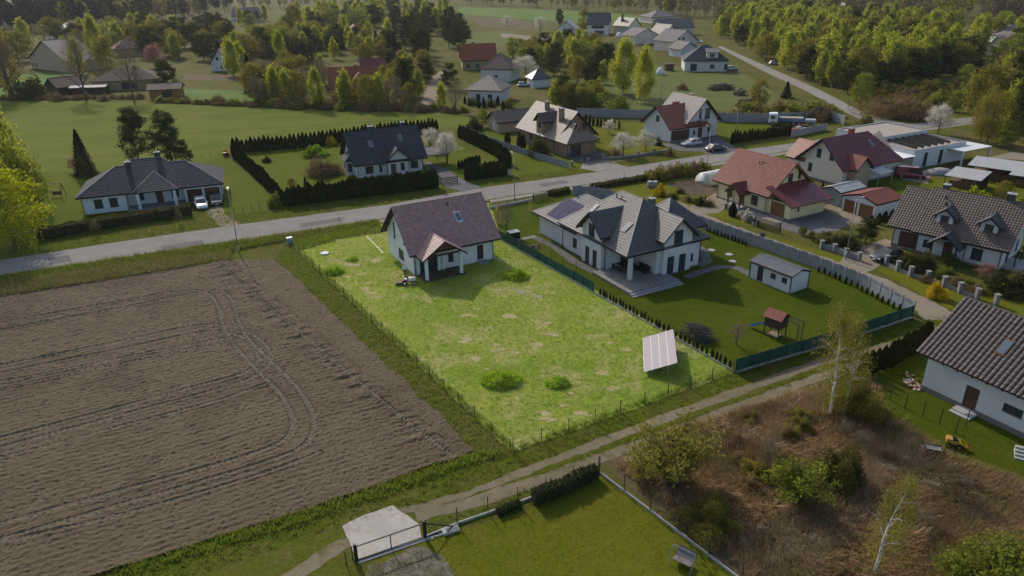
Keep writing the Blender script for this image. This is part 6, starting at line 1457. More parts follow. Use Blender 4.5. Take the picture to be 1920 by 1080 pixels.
concrete_fence('concrete_fence', 'grey precast fence with arched lattice panels beside the sandy lane', [(1276, 412), (1340, 436), (1420, 464), (1520, 500), (1620, 540), (1710, 592)], 22)
concrete_fence('concrete_fence', 'grey precast fence along the villa forecourt', [(1074, 366), (1100, 367), (1150, 376)], 4)
concrete_fence('concrete_fence', 'long grey precast fence beside the brown house', [(868, 245), (930, 272), (1000, 296), (1066, 316)], 19, 1.3)
concrete_fence('concrete_fence', 'long grey concrete wall behind the cross-gabled house', [(1082, 218), (1150, 221), (1220, 222)], 11, 2.2, False)
concrete_fence('concrete_fence', 'grey concrete wall behind the blue truck', [(1345, 228), (1420, 230), (1500, 228), (1545, 222), (1582, 234)], 17, 2.3, False)
concrete_fence('concrete_fence', 'low grey concrete wall before the stored pallets', [(1484, 258), (1548, 244)], 4, 1.6, False)

# stone pillars with wall and railing before the dormered house
def pillar_fence(name, label, pts, n, hh=1.2, wall=.45, gap=()):
    P = [at(*p) for p in pts]; Q = path_pts(P, n); O = Q[0]; r_ = empty(name, O, 0, label, 'fence')
    M_BLK = mat('split_face_block', (.19, .185, .18), .9, .2, 5, .4, 12)
    for q in Q: MB().box(-.22, .22, -.22, .22, -.1, hh).box(-.28, .28, -.28, .28, hh, hh + .08).build('pillar', M_BLK, r_).location = q - O
    for i, (a, b) in enumerate(zip(Q[:-1], Q[1:])):
        if i in gap: continue
        d = (b - a).normalized(); MB().bar(a - O + d * .23 + Vector((0, 0, wall / 2)), b - O - d * .23 + Vector((0, 0, wall / 2)), .25, wall).build('low_wall', M_BLK, r_)
        mb = MB(); mb.bar(a - O + d * .2 + Vector((0, 0, hh - .1)), b - O - d * .2 + Vector((0, 0, hh - .1)), .04)
        for k in range(1, 10): p = a.lerp(b, k / 10) - O; mb.bar(p + Vector((0, 0, wall)), p + Vector((0, 0, hh - .1)), .02)
        mb.build('railing', M_BLKST, r_)
pillar_fence('pillar_fence', 'grey block pillar fence with railings before the dormered house', [(1661, 497), (1700, 517), (1723, 522), (1762, 535), (1803, 551), (1846, 566), (1866, 572)], 7, 1.25, .45, (6,))
pillar_fence('pillar_fence', 'grey block gate wall beside the driveway and lamp post', [(1540, 466), (1556, 470), (1592, 484), (1610, 489)], 3, 1.1, .8)
pillar_fence('pillar_fence', 'brown brick pillar fence with gate before the brown house', [(1072, 312), (1094, 308), (1132, 300), (1180, 296), (1255, 284)], 6, 1.0, .5, (0, 1))
pillar_fence('pillar_fence', 'dark garden fence with low wall along the cream house', [(1360, 392), (1400, 412), (1420, 424)], 4, .9, .2)

# steel sliding gate and its posts
def gate():
    a, b, c = at(669, 1053), at(797, 1008), at(850, 991); O = a; r_ = empty('sliding_gate', O, 0, 'black steel sliding gate frame across the concrete slab', 'gate')
    mb = MB(); hh = 1.25
    for p, q, z0, z1 in ((a, b, hh, hh), (a, c, .14, .14), (b, c, hh, .2)): mb.bar(p - O + Vector((0, 0, z0)), q - O + Vector((0, 0, z1)), .07)
    for t in (0.02, .5): p = a.lerp(b, t) - O; mb.bar(p + Vector((0, 0, .1)), p + Vector((0, 0, hh)), .06 if t else .08)
    mb.build('frame', M_BLKST, r_)
    for p in (a, b): MB().box(-.09, .09, -.09, .09, 0, hh + .22).build('post', M_BLKST, r_).location = p - O + (b - a).normalized() * .0
    MB().bar(a - O + Vector((.1, -.12, .03)), c - O + Vector((.1, -.12, .03)), .2, .06).build('rail_footing', M_CONC, r_)
    t = empty('planter_trough', at(838, 999), R(22), 'grey concrete trough with stones beside the gate post', 'trough')
    MB().box(-.3, .85, -.25, .25, 0, .22).build('trough', M_CONC, t); MB().box(-.05, .8, -.18, .18, .2, .235).build('lid', mat('blue_grey_plate', (.06, .075, .09), .5), t)
    for i in range(9): MB().cyl((-1.1 + random.random() * .8, random.uniform(-.2, .2), 0), random.uniform(.05, .1), .1, 6).build('stone', M_CONC, t)
gate()
def metal_gate(name, label, a, b, hh, slats=8):
    A, B = at(*a), at(*b); d = B - A; r_ = empty(name, A, math.atan2(d.y, d.x), label, 'gate'); L = d.length
    for i in range(slats): MB().box(.05, L - .05, -.015, .015, .1 + i * hh / slats, .1 + (i + .55) * hh / slats).build('slat', M_BLKST, r_)
    for x in (0, L): MB().box(x - .06, x + .06, -.06, .06, 0, hh + .15).build('post', M_BLKST, r_)
metal_gate('slatted_gate', 'black slatted driveway gate before the cream house garage', (1414, 424), (1462, 437), 1.4)
metal_gate('slatted_gate', 'small black slatted gate by the vegetable bed', (1312, 386), (1322, 384), 1.4, 6)
metal_gate('slatted_gate', 'arched brown driveway gate before the brown house', (1095, 308), (1130, 300), 1.1, 7)
metal_gate('slatted_gate', 'black slatted fence section at the villa forecourt', (1000, 378), (1030, 372), 1.2, 6)
metal_gate('slatted_gate', 'black gate at the paved drive of the hedged house', (826, 346), (858, 342), 1.2, 4)
# low concrete wall with rail at the villa front
A, B = at(918, 392), at(1000, 376); d = (B - A).normalized(); r_ = empty('front_wall', A, 0, 'low pale wall with dark rail along the villa front lawn', 'wall')
MB().bar((0, 0, .2), B - A + Vector((0, 0, .2)), .2, .4).build('wall', M_CONC, r_); MB().bar((0, 0, .8), B - A + Vector((0, 0, .8)), .06).bar((0, 0, .55), B - A + Vector((0, 0, .55)), .06).build('rail', M_BLKST, r_)
for q in path_pts([Vector((0, 0, 0)), B - A], 5): MB().bar(q + Vector((0, 0, .3)), q + Vector((0, 0, .85)), .08).build('post', M_BLKST, r_)

# ------------------------------------------------------------------ street lamps
def lamp(px, py, label, hh=8.6, arm=1.0, rz=0.0):
    g = at(px, py); r_ = empty('street_lamp', g, rz, label, 'street lamp', None)
    MB().tube([(0, 0, 0), (0, 0, 1.2)], .09, 10).tube([(0, 0, 1.2), (0, 0, hh - .3)], [.07, .045], 10).tube([(0, 0, hh - .3), (0, .1, hh - .05), (0, arm, hh + .1)], .035, 8).build('pole', mat('galvanised_pole', (.30, .31, .31), .5, .1, 2, metal=.3), r_, True)
    MB().box(-.12, .12, arm - .1, arm + .55, hh + .05, hh + .17).build('lamp_head', M_GREY, r_); MB().box(-.1, .1, arm, arm + .5, hh + .03, hh + .05).build('lens', M_FRAMEW, r_)
lamp(449, 476, 'tall street lamp at the field corner of the road', 8.9, .9, R(20))
lamp(965, 374, 'street lamp beside the villa front wall', 7.6, .9, R(20))
lamp(1326, 308, 'street lamp by the polytunnel garden', 7.2, .9, R(20))
lamp(1585, 487, 'street lamp beside the driveway gate wall', 8.1, .9, R(-60))
lamp(1238, 197, 'thin pole on the rough meadow behind the grey fence', 8.5, .6)
lamp(1378, 262, 'street lamp by the truck yard thujas', 6.5, .6, R(20))
for px, py, lb in ((636, 415, 'small roadside marker post near the unfinished house'), (927, 373, 'small roadside marker post by the villa wall'), (1170, 331, 'small roadside marker post past the villa')):
    r_ = empty('marker_post', at(px, py), 0, lb, 'post'); MB().box(-.05, .05, -.05, .05, 0, .8).build('post', M_GREY, r_); MB().box(-.055, .055, -.055, .055, .6, .72).build('reflector', T_BURG, r_)

# ------------------------------------------------------------------ vehicles
M_TYRE = mat('tyre_rubber', (.012, .012, .012), .9); M_RIM = mat('alloy_rim', (.35, .35, .36), .35, .05, 2, metal=.7); M_CARGL = glassmat('car_glass', (.015, .018, .02), .08)
M_LAMP = glassmat('lamp_glass', (.6, .6, .58), .1); M_TAIL = glassmat('tail_glass', (.35, .01, .01), .15)
def carpaint(n, c):
    m_ = mat(n, c, .25, .04, .5, spec=.6); m_.node_tree.nodes['Principled BSDF'].inputs['Coat Weight'].default_value = .6; return m_
def car(px, py, ang, label, paint, L=4.4, W=1.8, H=1.48, kind='hatch', name='parked_car', cat='car', group=None):
    r_ = empty(name, at(px, py), ang, label, cat, group); b = MB(); rings = []
    van = kind == 'van'
    st = [(-.5, .80, .42, .62), (-.485, .92, .30, .80), (-.42, .98, .22, .90), (-.2, 1, .2, .94), (.1, 1, .2, .94), (.28, .98, .2, .90), (.42, .95, .22, .78), (.485, .86, .3, .66), (.5, .76, .4, .56)]
    for x, wq, z0, z1 in st:
        hw = W / 2 * wq; z1 *= (1.12 if van else 1)
        rings.append([(x * L, -hw * .94, z0), (x * L, hw * .94, z0), (x * L, hw, (z0 + z1) / 2), (x * L, hw * .97, z1 * .96), (x * L, hw * .86, z1), (x * L, -hw * .86, z1), (x * L, -hw * .97, z1 * .96), (x * L, -hw, (z0 + z1) / 2)])
    b.loft(rings).build('body', paint, r_, True)
    g = [(-.46, .84, .93), (-.36, 1.0, H), (.02, 1.0, H), (.27, .88, .9)] if kind == 'hatch' else ([(-.40, .84, .92), (-.24, .98, H), (.03, .98, H), (.25, .88, .9)] if kind == 'sedan' else [(-.49, .95, 1.0), (-.47, .98, H), (.22, .98, H), (.38, .88, 1.0)])
    zb = .88 if not van else 1.0
    (x0, _, _), (x1, _, zt), (x2, _, _), (x3, _, _) = g; wb, wt = W * .46, W * .38
    gl = MB().add([(x0 * L, -wb, zb), (x3 * L, -wb, zb), (x3 * L, wb, zb), (x0 * L, wb, zb), (x1 * L, -wt, H - .03), (x2 * L, -wt, H - .03), (x2 * L, wt, H - .03), (x1 * L, wt, H - .03)], [(4, 5, 6, 7), (0, 1, 5, 4), (1, 2, 6, 5), (2, 3, 7, 6), (3, 0, 4, 7)])
    gl.build('window', M_CARGL, r_)
    rf = MB().add([(x1 * L - .08, -wt - .02, H - .06), (x2 * L + .1, -wt - .02, H - .06), (x2 * L + .1, wt + .02, H - .06), (x1 * L - .08, wt + .02, H - .06), (x1 * L + .03, -wt + .06, H + .02), (x2 * L - .05, -wt + .06, H + .02), (x2 * L - .05, wt - .06, H + .02), (x1 * L + .03, wt - .06, H + .02)], [(4, 5, 6, 7), (0, 1, 5, 4), (1, 2, 6, 5), (2, 3, 7, 6), (3, 0, 4, 7)])
    for sy in (-1, 1):
        for xa, xb in ((x0, x1), (x3, x2), ((x0 + x3) / 2 - .03, (x1 + x2) / 2 - .02)): rf.bar((xa * L, sy * (wb + .005), zb), (xb * L, sy * (wt + .01), H - .03), .07)
    if van: rf.add([(-.49 * L, -wb - .01, zb), (-.1 * L, -wb - .01, zb), (-.1 * L, -wt - .02, H - .05), (-.47 * L, -wt - .02, H - .05), (-.49 * L, wb + .01, zb), (-.1 * L, wb + .01, zb), (-.1 * L, wt + .02, H - .05), (-.47 * L, wt + .02, H - .05)], [(0, 1, 2, 3), (4, 7, 6, 5), (0, 3, 7, 4)])
    rf.build('roof', paint, r_)
    for sx in (-.31, .31):
        for sy in (-1, 1):
            t = MB().wheel((sx * L, sy * (W / 2 - .12), .32), .32, .22).build('wheel', M_TYRE, r_, True); MB().wheel((sx * L, sy * (W / 2 - .005), .32), .2, .02, n=12).build('rim', M_RIM, t)
    for sy in (-1, 1):
        MB().box(.455 * L, .487 * L, sy * W * .36 - .14, sy * W * .36 + .14, .56, .70).build('headlight', M_LAMP, r_); MB().box(-.497 * L, -.47 * L, sy * W * .38 - .12, sy * W * .38 + .12, .66, .84).build('tail_light', M_TAIL, r_)
        MB().box(.2 * L, .235 * L, sy * (W / 2 + .02) - .08, sy * (W / 2 + .02) + .08, .9, 1.02).build('mirror', paint, r_)
    MB().box(.497 * L, .504 * L, -.26, .26, .38, .5).build('number_plate', M_FRAMEW, r_)
    return r_
P_WHITE = carpaint('white_paint', (.62, .62, .60)); P_TEAL = carpaint('dark_teal_paint', (.02, .045, .05)); P_SILV = carpaint('silver_paint', (.42, .43, .44)); P_NAVY = carpaint('navy_paint', (.02, .028, .04)); P_RED = carpaint('wine_red_paint', (.17, .012, .018)); P_BLK = carpaint('black_paint', (.012, .012, .015))
car(378, 388, R(-62), 'white hatchback parked before the bungalow garage', P_WHITE)
car(406, 381, R(-66), 'dark teal car parked beside the white hatchback', P_TEAL)
car(1296, 273, R(200), 'silver estate car before the wide brown garage door', P_SILV)
car(1342, 283, R(22), 'dark navy sedan at the entrance by the road', P_NAVY, 4.6, kind='sedan')
car(1661, 487, R(200), 'black hatchback in the driveway of the dormered house', P_BLK, 4.2)
car(1706, 333, R(-22), 'wine-red van beside the flat-roofed house', P_RED, 4.9, 1.95, 2.0, 'van', 'parked_van', 'van')
car(1372, 131, R(10), 'white car parked by the blue-roofed house', P_WHITE)
car(1452, 121, R(10), 'silver car on the far edge of the birch wood', P_SILV)
car(982, 162, R(15), 'silver car beside the small dark garage', P_SILV)
car(1310, 80, R(-40), 'white car in the far row of houses', P_WHITE)
car(1906, 118, R(20), 'silver car near the white gabled house at the heath', P_SILV)
# flatbed truck
g = at(1440, 233); r_ = empty('flatbed_truck', g, math.atan2((at(1530, 236) - g).y, (at(1530, 236) - g).x), 'white cab truck with long blue flatbed before the grey wall', 'truck')
M_BLUEP = carpaint('blue_truck_paint', (.03, .10, .20))
MB().loft([[(.0, y, z) for y, z in ((-1.1, .6), (1.1, .6), (1.1, 2.4), (.9, 2.7), (-.9, 2.7), (-1.1, 2.4))], [(1.9, y, z) for y, z in ((-1.1, .6), (1.1, .6), (1.1, 2.5), (.9, 2.8), (-.9, 2.8), (-1.1, 2.5))]]).build('cab', P_WHITE, r_)
MB().box(-.03, .02, -.95, .95, 1.5, 2.3).box(.4, 1.3, -1.13, -1.08, 1.5, 2.25).build('window', M_CARGL, r_)
MB().box(2.1, 8.0, -1.2, 1.2, .95, 1.1).box(2.1, 8.0, -1.2, -1.12, 1.1, 1.65).box(2.1, 8.0, 1.12, 1.2, 1.1, 1.65).box(2.1, 2.2, -1.12, 1.12, 1.1, 1.9).build('flatbed', M_BLUEP, r_)
MB().box(2.3, 7.8, -1.0, 1.0, 1.1, 1.85).build('load', mat('pale_load', (.30, .26, .22), .9, .3, 2), r_)
MB().box(8.4, 10.6, -1.1, 1.1, .8, 1.5).build('trailer_box', mat('grey_trailer', (.25, .28, .30), .6), r_); MB().bar((8, 0, .8), (8.5, 0, .8), .15).build('drawbar', M_BLKST, r_)
MB().box(.4, 8, -.4, .4, .55, .95).build('chassis', M_BLKST, r_)
for x in (1.0, 5.6, 6.8, 9.6):
    for y in (-1, 1):
        t = MB().wheel((x, y * 1.0, .48), .48, .3).build('wheel', M_TYRE, r_, True); MB().wheel((x, y * 1.15, .48), .26, .03, n=12).build('rim', M_RIM, t)
# pallets and bags beside the truck
for i, (x, y, c) in enumerate([(1490, 248, (.35, .06, .05)), (1500, 250, (.05, .15, .35)), (1510, 247, (.5, .45, .42)), (1520, 246, (.35, .08, .06)), (1497, 244, (.5, .4, .38))]):
    r_ = empty('pallet_stack', at(x, y), R(20), ('red', 'blue', 'white', 'dark red', 'pale pink')[i] + ' wrapped pallet of building goods by the truck', 'pallet'); MB().box(-.6, .6, -.5, .5, 0, .14).build('pallet', M_WOOD, r_); MB().box(-.55, .55, -.45, .45, .14, .9).build('goods', mat('goods_wrap_%d' % i, c, .7, .2, 3), r_, bevel=.05)

# ------------------------------------------------------------------ things on the plot
# ground-mounted solar array: low edge on the left, high edge on the right
a, c = at(1207.5, 697.5, .4), at(1205, 631, .4); e = (c - a); e.z = 0; L = 6.8; e.normalize(); WX, Z0, Z1 = 2.95, .4, 1.6
r_ = empty('solar_array', (a.x, a.y, 0), math.atan2(e.y, e.x), 'ground-mounted solar array of four long module rows on the plot', 'solar panel')
M_SOL = mat('sky_sheen_painted_cells', (.31, .27, .275), .6, .05, 3, spec=.1)  # pale reflection of the sky is put into the cell colour
zz = lambda y: Z0 + (Z1 - Z0) * (-y) / WX
for i in range(4):
    y0, y1 = -i * WX / 4 - .008, -(i + 1) * WX / 4 + .008
    for j in range(4):
        x0, x1 = j * L / 4 + .001, (j + 1) * L / 4 - .001
        p = MB().prism([(x0, y1, zz(y1)), (x1, y1, zz(y1)), (x1, y0, zz(y0)), (x0, y0, zz(y0))], .04).build('module', M_FRAMEW, r_)
        MB().prism([(x0 + .002, y1 + .022, zz(y1 + .022) + .012), (x1 - .002, y1 + .022, zz(y1 + .022) + .012), (x1 - .002, y0 - .022, zz(y0 - .022) + .012), (x0 + .002, y0 - .022, zz(y0 - .022) + .012)], .01).build('cells', M_SOL, p)
for x in (.35, L * .5, L - .35):
    for y in (-.8, -2.2): MB().box(x - .045, x + .045, y - .045, y + .045, 0, zz(y) - .06).build('leg', M_GREY, r_)
for y in (-.8, -2.2): MB().bar((.05, y, zz(y) - .08), (L - .05, y, zz(y) - .08), .06).build('rail', M_GREY, r_)
# manhole, pipe, utility box, mounds
r_ = empty('manhole_ring', at(609, 476), 0, 'white round concrete manhole cover on the plot grass', 'manhole'); MB().cyl((0, 0, 0), .62, .14, 24).build('ring', M_CONC, r_); MB().cyl((0, 0, .14), .56, .04, 24).build('lid', mat('whitened_concrete', (.62, .62, .60), .9), r_)
A, B = at(688, 444), at(719, 476); r_ = empty('white_pipe', A, 0, 'white drain pipe lying from the gable wall into the grass', 'pipe'); MB().tube([(0, 0, .07), B - A + Vector((0, 0, .07))], .06, 8).build('pipe', mat('white_plastic', (.68, .67, .62), .5), r_)
r_ = empty('utility_box', at(544, 458), RIGHT, 'white and blue utility box at the plot corner', 'utility box'); MB().box(-.35, .35, -.2, .2, 0, .9).build('cabinet', mat('dull_blue_plastic', (.16, .22, .33), .6), r_); MB().box(-.4, .4, -.25, .25, .9, 1.05).build('cap', M_FRAMEW, r_)
A, B = at(926, 484), at(938, 496); r_ = empty('downpipe_hose', A, 0, 'curved white hose leading from the house corner', 'hose'); MB().tube([(0, 0, .3), (.1, -.4, .08), (.7, -.9, .06), (1.6, -.8, .06)], .05, 8).build('hose', MATS['white_plastic'], r_)
mb = MB()
for i in range(110):
    t = random.random(); g = at(955 + 55 * t + 6 * math.sin(t * 9) + random.gauss(0, 3), 540 + 18 * t + random.gauss(0, 2.5)); s_ = random.uniform(.03, .11)
    mb.box(g.x - s_, g.x + s_, g.y - s_ * .7, g.y + s_ * .7, 0, s_ * .5)
r_ = mb.build('rubble_line', mat('pale_rubble', (.42, .37, .29), .95, .2, 4)); tag(r_, 'curved line of pale rubble in the grass by the netting fence', 'rubble')
# lawn tractor with mower deck
r_ = empty('lawn_tractor', at(766, 532), R(12), 'red lawn tractor with pale hood before the unfinished house', 'tractor')
P_TR = carpaint('tractor_red', (.22, .03, .025))
MB().loft([[(x, y * w_, z) for y, z in ((-1, .38), (1, .38), (1, .72), (.7, .82), (-.7, .82), (-1, .72))] for x, w_ in ((.05, .3), (.3, .33), (.75, .3), (.92, .22))]).build('hood', mat('pale_hood', (.62, .60, .55), .4), r_, True)
MB().box(-.75, .2, -.33, .33, .3, .45).box(-.75, -.2, -.38, .38, .45, .62).build('chassis', P_TR, r_, bevel=.03)
MB().box(-.55, -.15, -.2, .2, .62, .72).box(-.62, -.52, -.2, .2, .7, 1.05).build('seat', M_FRAMEW, r_, bevel=.03)
MB().bar((.05, 0, .6), (-.1, 0, 1.0), .04).build('steering_column', M_BLKST, r_); MB().wheel((-.12, 0, 1.0), .17, .03, (.6, 0, .8), 14).build('steering_wheel', M_BLKST, r_)
for x, rad, y in ((-.5, .3, .42), (.62, .2, .36)):
    for s_ in (-1, 1): t = MB().wheel((x, s_ * y, rad), rad, .2).build('wheel', M_TYRE, r_, True); MB().wheel((x, s_ * (y + .105), rad), rad * .5, .02, n=10).build('rim', M_FRAMEW, t)
MB().box(-1.6, -.8, -.35, .35, .12, .35).build('towed_mower', M_BLKST, r_)

# ------------------------------------------------------------------ people (one continuous body each)
def person(px, py, face, label, shirt, trousers, hh=1.76, arms=0):
    g = at(px, py); me = bpy.data.meshes.new('body'); s_ = hh / 1.76
    J = [(0, 0, .98), (0, 0, 1.18), (0, -.01, 1.38), (0, 0, 1.50), (0, .01, 1.58), (0, .02, 1.68),                      # pelvis, waist, chest, neck, head
         (.19, 0, 1.42), (.25, .02, 1.16), (.20, .20, 1.04), (.16, .28, 1.03), (-.19, 0, 1.42), (-.25, .02, 1.16), (-.20, .20, 1.04), (-.16, .28, 1.03),
         (.10, 0, .90), (.11, .02, .50), (.12, -.02, .08), (.13, .12, .04), (-.10, 0, .90), (-.11, .02, .50), (-.12, -.02, .08), (-.13, .12, .04)]
    E = [(0, 1), (1, 2), (2, 3), (3, 4), (4, 5), (2, 6), (6, 7), (7, 8), (8, 9), (2, 10), (10, 11), (11, 12), (12, 13), (0, 14), (14, 15), (15, 16), (16, 17), (0, 18), (18, 19), (19, 20), (20, 21)]
    rad = [.15, .145, .155, .06, .085, .095, .075, .055, .042, .04, .075, .055, .042, .04, .10, .07, .05, .045, .10, .07, .05, .045]
    me.from_pydata([(x * s_, y * s_, z * s_) for x, y, z in J], E, []); o = link('person', me); tag(o, label, 'person'); o.location = g; o.rotation_euler[2] = face
    sk = o.modifiers.new('skin', 'SKIN'); sk.use_smooth_shade = True
    for i, r in enumerate(rad): me.skin_vertices[0].data[i].radius = (r * s_, r * s_ * (.75 if i < 3 else 1))
    me.skin_vertices[0].data[0].use_root = True
    ss = o.modifiers.new('sub', 'SUBSURF'); ss.levels = 1; ss.render_levels = 2
    dg = bpy.context.evaluated_depsgraph_get(); dg.update(); nm = bpy.data.meshes.new_from_object(o.evaluated_get(dg)); o.modifiers.clear(); o.data = nm
    nm.materials.clear()
    for m_ in (mat('skin_tone', (.42, .26, .19), .7), shirt, trousers, mat('dark_hair', (.03, .022, .016), .8), mat('dark_shoe', (.02, .02, .02), .7)): nm.materials.append(m_)
    for p in nm.polygons:
        c = p.center / s_; p.use_smooth = True
        p.material_index = 3 if c.z > 1.70 or (c.z > 1.6 and c.y < -.01) else 0 if c.z > 1.5 else 4 if c.z < .09 else 2 if c.z < .98 and abs(c.x) < .24 and c.y < .17 else 0 if c.y > .19 and c.z < 1.2 else 1
    h_ = MB()
    for sx in (-1, 1):
        for k in range(5):
            bx, by, bz = sx * (.13 + .018 * k), .30, 1.05 - .012 * k
            h_.tube([(bx * s_, by * s_, bz * s_), (bx * s_ * .9, (by + .05) * s_, (bz - .02) * s_), (bx * s_ * .85, (by + .06 - .01 * abs(k - 2)) * s_, (bz - .06) * s_)], [.011 * s_, .01 * s_, .008 * s_], 5)
    h_.tube([(.05 * s_, .0, 1.42 * s_), (.05 * s_, .0, 1.43 * s_)], .01, 4)
    h_.build('hand_fingers', MATS['skin_tone'], o)
    return o
person(760, 519, R(150), 'person in a white and blue shirt and dark trousers standing behind the lawn tractor', mat('white_blue_shirt', (.52, .57, .66), .9, .15, 8), mat('dark_trousers', (.04, .045, .06), .9), 1.82)
person(1069, 297, R(200), 'person in blue standing at the corner of the brown house', mat('blue_jacket', (.03, .10, .32), .9), mat('navy_trousers', (.03, .05, .12), .9))

# ------------------------------------------------------------------ villa garden things
r_ = empty('play_tower', at(1452, 628), R(-50), 'wooden play tower with red roof, blue slide and climbing frame', 'playhouse')
for x in (-.8, .8):
    for y in (-.7, .7): MB().box(x - .05, x + .05, y - .05, y + .05, 0, 2.3).build('leg', M_DWOOD, r_)
MB().box(-.9, .9, -.8, .8, 1.1, 1.18).build('floor', M_DWOOD, r_)
for k in range(7): MB().box(-.88, .88, -.79, -.75, 1.2 + k * .15, 1.33 + k * .15).build('plank', M_DWOOD, r_); MB().box(.84, .88, -.75, .75, 1.2 + k * .15, 1.33 + k * .15).build('plank', M_DWOOD, r_)
MB().box(-.88, -.84, -.1, .75, 1.2, 2.25).box(-.84, .84, .72, .76, 1.2, 2.25).build('panel', M_DWOOD, r_)
MB().prism([(-1.05, -1.0, 2.2), (1.05, -1.0, 2.2), (1.05, 0, 2.85), (-1.05, 0, 2.85)], .05).prism([(1.05, 1.0, 2.2), (-1.05, 1.0, 2.2), (-1.05, 0, 2.85), (1.05, 0, 2.85)], .05).build('roof', T_BRICKRED, r_)
mb = MB(); mb.add([(-.9, -.6, 1.2), (-.9, -.15, 1.2), (-2.3, -.15, .35), (-2.3, -.6, .35), (-2.7, -.15, .25), (-2.7, -.6, .25), (-.9, -.6, 1.3), (-2.3, -.6, .47), (-2.7, -.6, .37), (-.9, -.15, 1.3), (-2.3, -.15, .47), (-2.7, -.15, .37)], [(0, 1, 2, 3), (3, 2, 4, 5), (0, 3, 7, 6), (3, 5, 8, 7), (1, 9, 10, 2), (2, 10, 11, 4)]); mb.build('slide', mat('blue_slide_plastic', (.02, .12, .36), .4), r_)
mb = MB(); mb.bar((.9, .6, 2.3), (2.6, .6, 2.3), .06).bar((2.6, .6, 0), (2.6, .6, 2.3), .06).bar((2.6, -.4, 0), (2.6, -.4, 2.3), .06).bar((.9, -.4, 2.3), (2.6, -.4, 2.3), .06)
for k in range(6): mb.bar((2.6, -.4, .3 + k * .35), (2.6, .6, .3 + k * .35), .035).bar((1.1 + k * .28, -.4, 2.3), (1.1 + k * .28, .6, 2.3), .035)
mb.build('climbing_frame', M_BLKST, r_); MB().box(-.6, .6, -.5, .5, .02, .12).build('sandpit', G_SAND, r_)
# branch pile
g = at(1308, 632); mb = MB()
for i in range(260):
    a = random.uniform(-.5, .5) + (.3 if random.random() < .7 else 1.6); L = random.uniform(.7, 1.7); z = random.uniform(0, 1) ** 1.3; q = Vector((random.uniform(-1.7, 1.7) * (1 - .45 * z), random.uniform(-1.0, 1.0) * (1 - .45 * z), .1 + 1.25 * z)); d = Vector((math.cos(a), math.sin(a), random.uniform(-.25, .2)))
    p0, p1 = q - d * L / 2, q + d * L / 2; p0.z = max(p0.z, .04); p1.z = max(p1.z, .04); mb.tube([p0, p1], [random.uniform(.02, .05), random.uniform(.012, .03)], 4)
r_ = empty('branch_pile', g, R(-58), 'heap of cut branches on the villa lawn by the fence', 'wood pile'); tag(mb.build('branches', mat('cut_branches', (.10, .082, .068), .9, .45, 6), r_), kind='stuff')
# terrace table and chairs
def chair(parent_loc, rz, label, group):
    r_ = empty('garden_chair', parent_loc, rz, label, 'chair', group); MB().box(-.24, .24, -.24, .24, .4, .46).build('seat', M_BLKST, r_); MB().box(-.24, .24, .2, .25, .46, .92).build('backrest', M_BLKST, r_)
    for x in (-.2, .2):
        for y in (-.2, .2): MB().box(x - .02, x + .02, y - .02, y + .02, 0, .4).build('leg', M_BLKST, r_)
mw = Matrix.Translation((O2.x, O2.y, .30)) @ Matrix.Rotation(DOWN, 4, 'Z')
loc = lambda x, y: mw @ Vector((x, y, 0))
r_ = empty('garden_table', loc(-2.6, .3), DOWN, 'dark dining table on the covered villa terrace', 'table'); MB().box(-.9, .9, -.5, .5, .7, .76).build('tabletop', M_BLKST, r_)
for x in (-.8, .8):
    for y in (-.4, .4): MB().box(x - .03, x + .03, y - .03, y + .03, 0, .7).build('leg', M_BLKST, r_)
for i, (x, y, a) in enumerate(((-3.2, -.6, 180), (-2.0, -.6, 180), (-3.2, 1.15, 0), (-2.0, 1.15, 0))): chair(loc(x, y), DOWN + R(a), 'dark chair at the dining table on the villa terrace', 'chairs on the villa terrace')
r_ = empty('garden_sofa', loc(-1.2, 2.1), DOWN, 'dark lounge sofa against the villa terrace wall', 'sofa'); MB().box(-1.0, 1.0, -.4, .4, .1, .42).build('seat', M_BLKST, r_, bevel=.04); MB().box(-1.0, 1.0, .3, .45, .42, .85).build('backrest', M_BLKST, r_, bevel=.04)
# small dark storage box by the path, three lid discs, stacks
r_ = empty('storage_box', at(963, 447), RIGHT, 'dark grey storage box beside the netting fence', 'storage box'); MB().box(-.75, .75, -.55, .55, 0, 1.0).build('box', M_BLKST, r_); MB().box(-.8, .8, -.6, .6, 1.0, 1.08).build('lid', M_GREY, r_)
for i, (x, y) in enumerate(((1334, 470), (1367, 478), (1373, 491))):
    r_ = empty('tank_lid', at(x, y), 0, 'round pale tank lid in the villa side lawn', 'lid', 'round tank lids in the villa side lawn'); MB().cyl((0, 0, 0), .5, .1, 20).build('ring', M_CONC, r_); MB().cyl((0, 0, .1), .42, .03, 20).build('cover', M_CONC, r_)
r_ = empty('stone_heap', at(1000, 464), 0, 'low heap of soil and stones on the villa side lawn', 'heap'); mb = MB()
for i in range(40): a = random.uniform(0, 6.28); d = random.uniform(0, .9); s_ = random.uniform(.06, .15); mb.box(d * math.cos(a) - s_, d * math.cos(a) + s_, d * math.sin(a) - s_, d * math.sin(a) + s_, 0, s_ + .25 * (1 - d))
mb.build('stones', mat('dark_heap', (.10, .08, .065), .95, .4, 5), r_)
# polytunnel
r_ = empty('polytunnel', at(1316, 345), R(30), 'white plastic polytunnel beside the cream house garden', 'greenhouse')
mb = MB(); arc = [(math.cos(t) * 1.8, math.sin(t) * 2.0) for t in [math.pi * i / 10 for i in range(11)]]
mb.loft([[(x, y, z) for y, z in arc] for x in (0, 2, 4, 6)]); mb.build('cover', mat('milky_film', (.50, .50, .47), .4, .08, 1), r_, True)
for x in (0, 2, 4, 6): MB().tube([(x, y * 1.01, z * 1.01) for y, z in arc], .03, 5).build('hoop', M_GREY, r_)
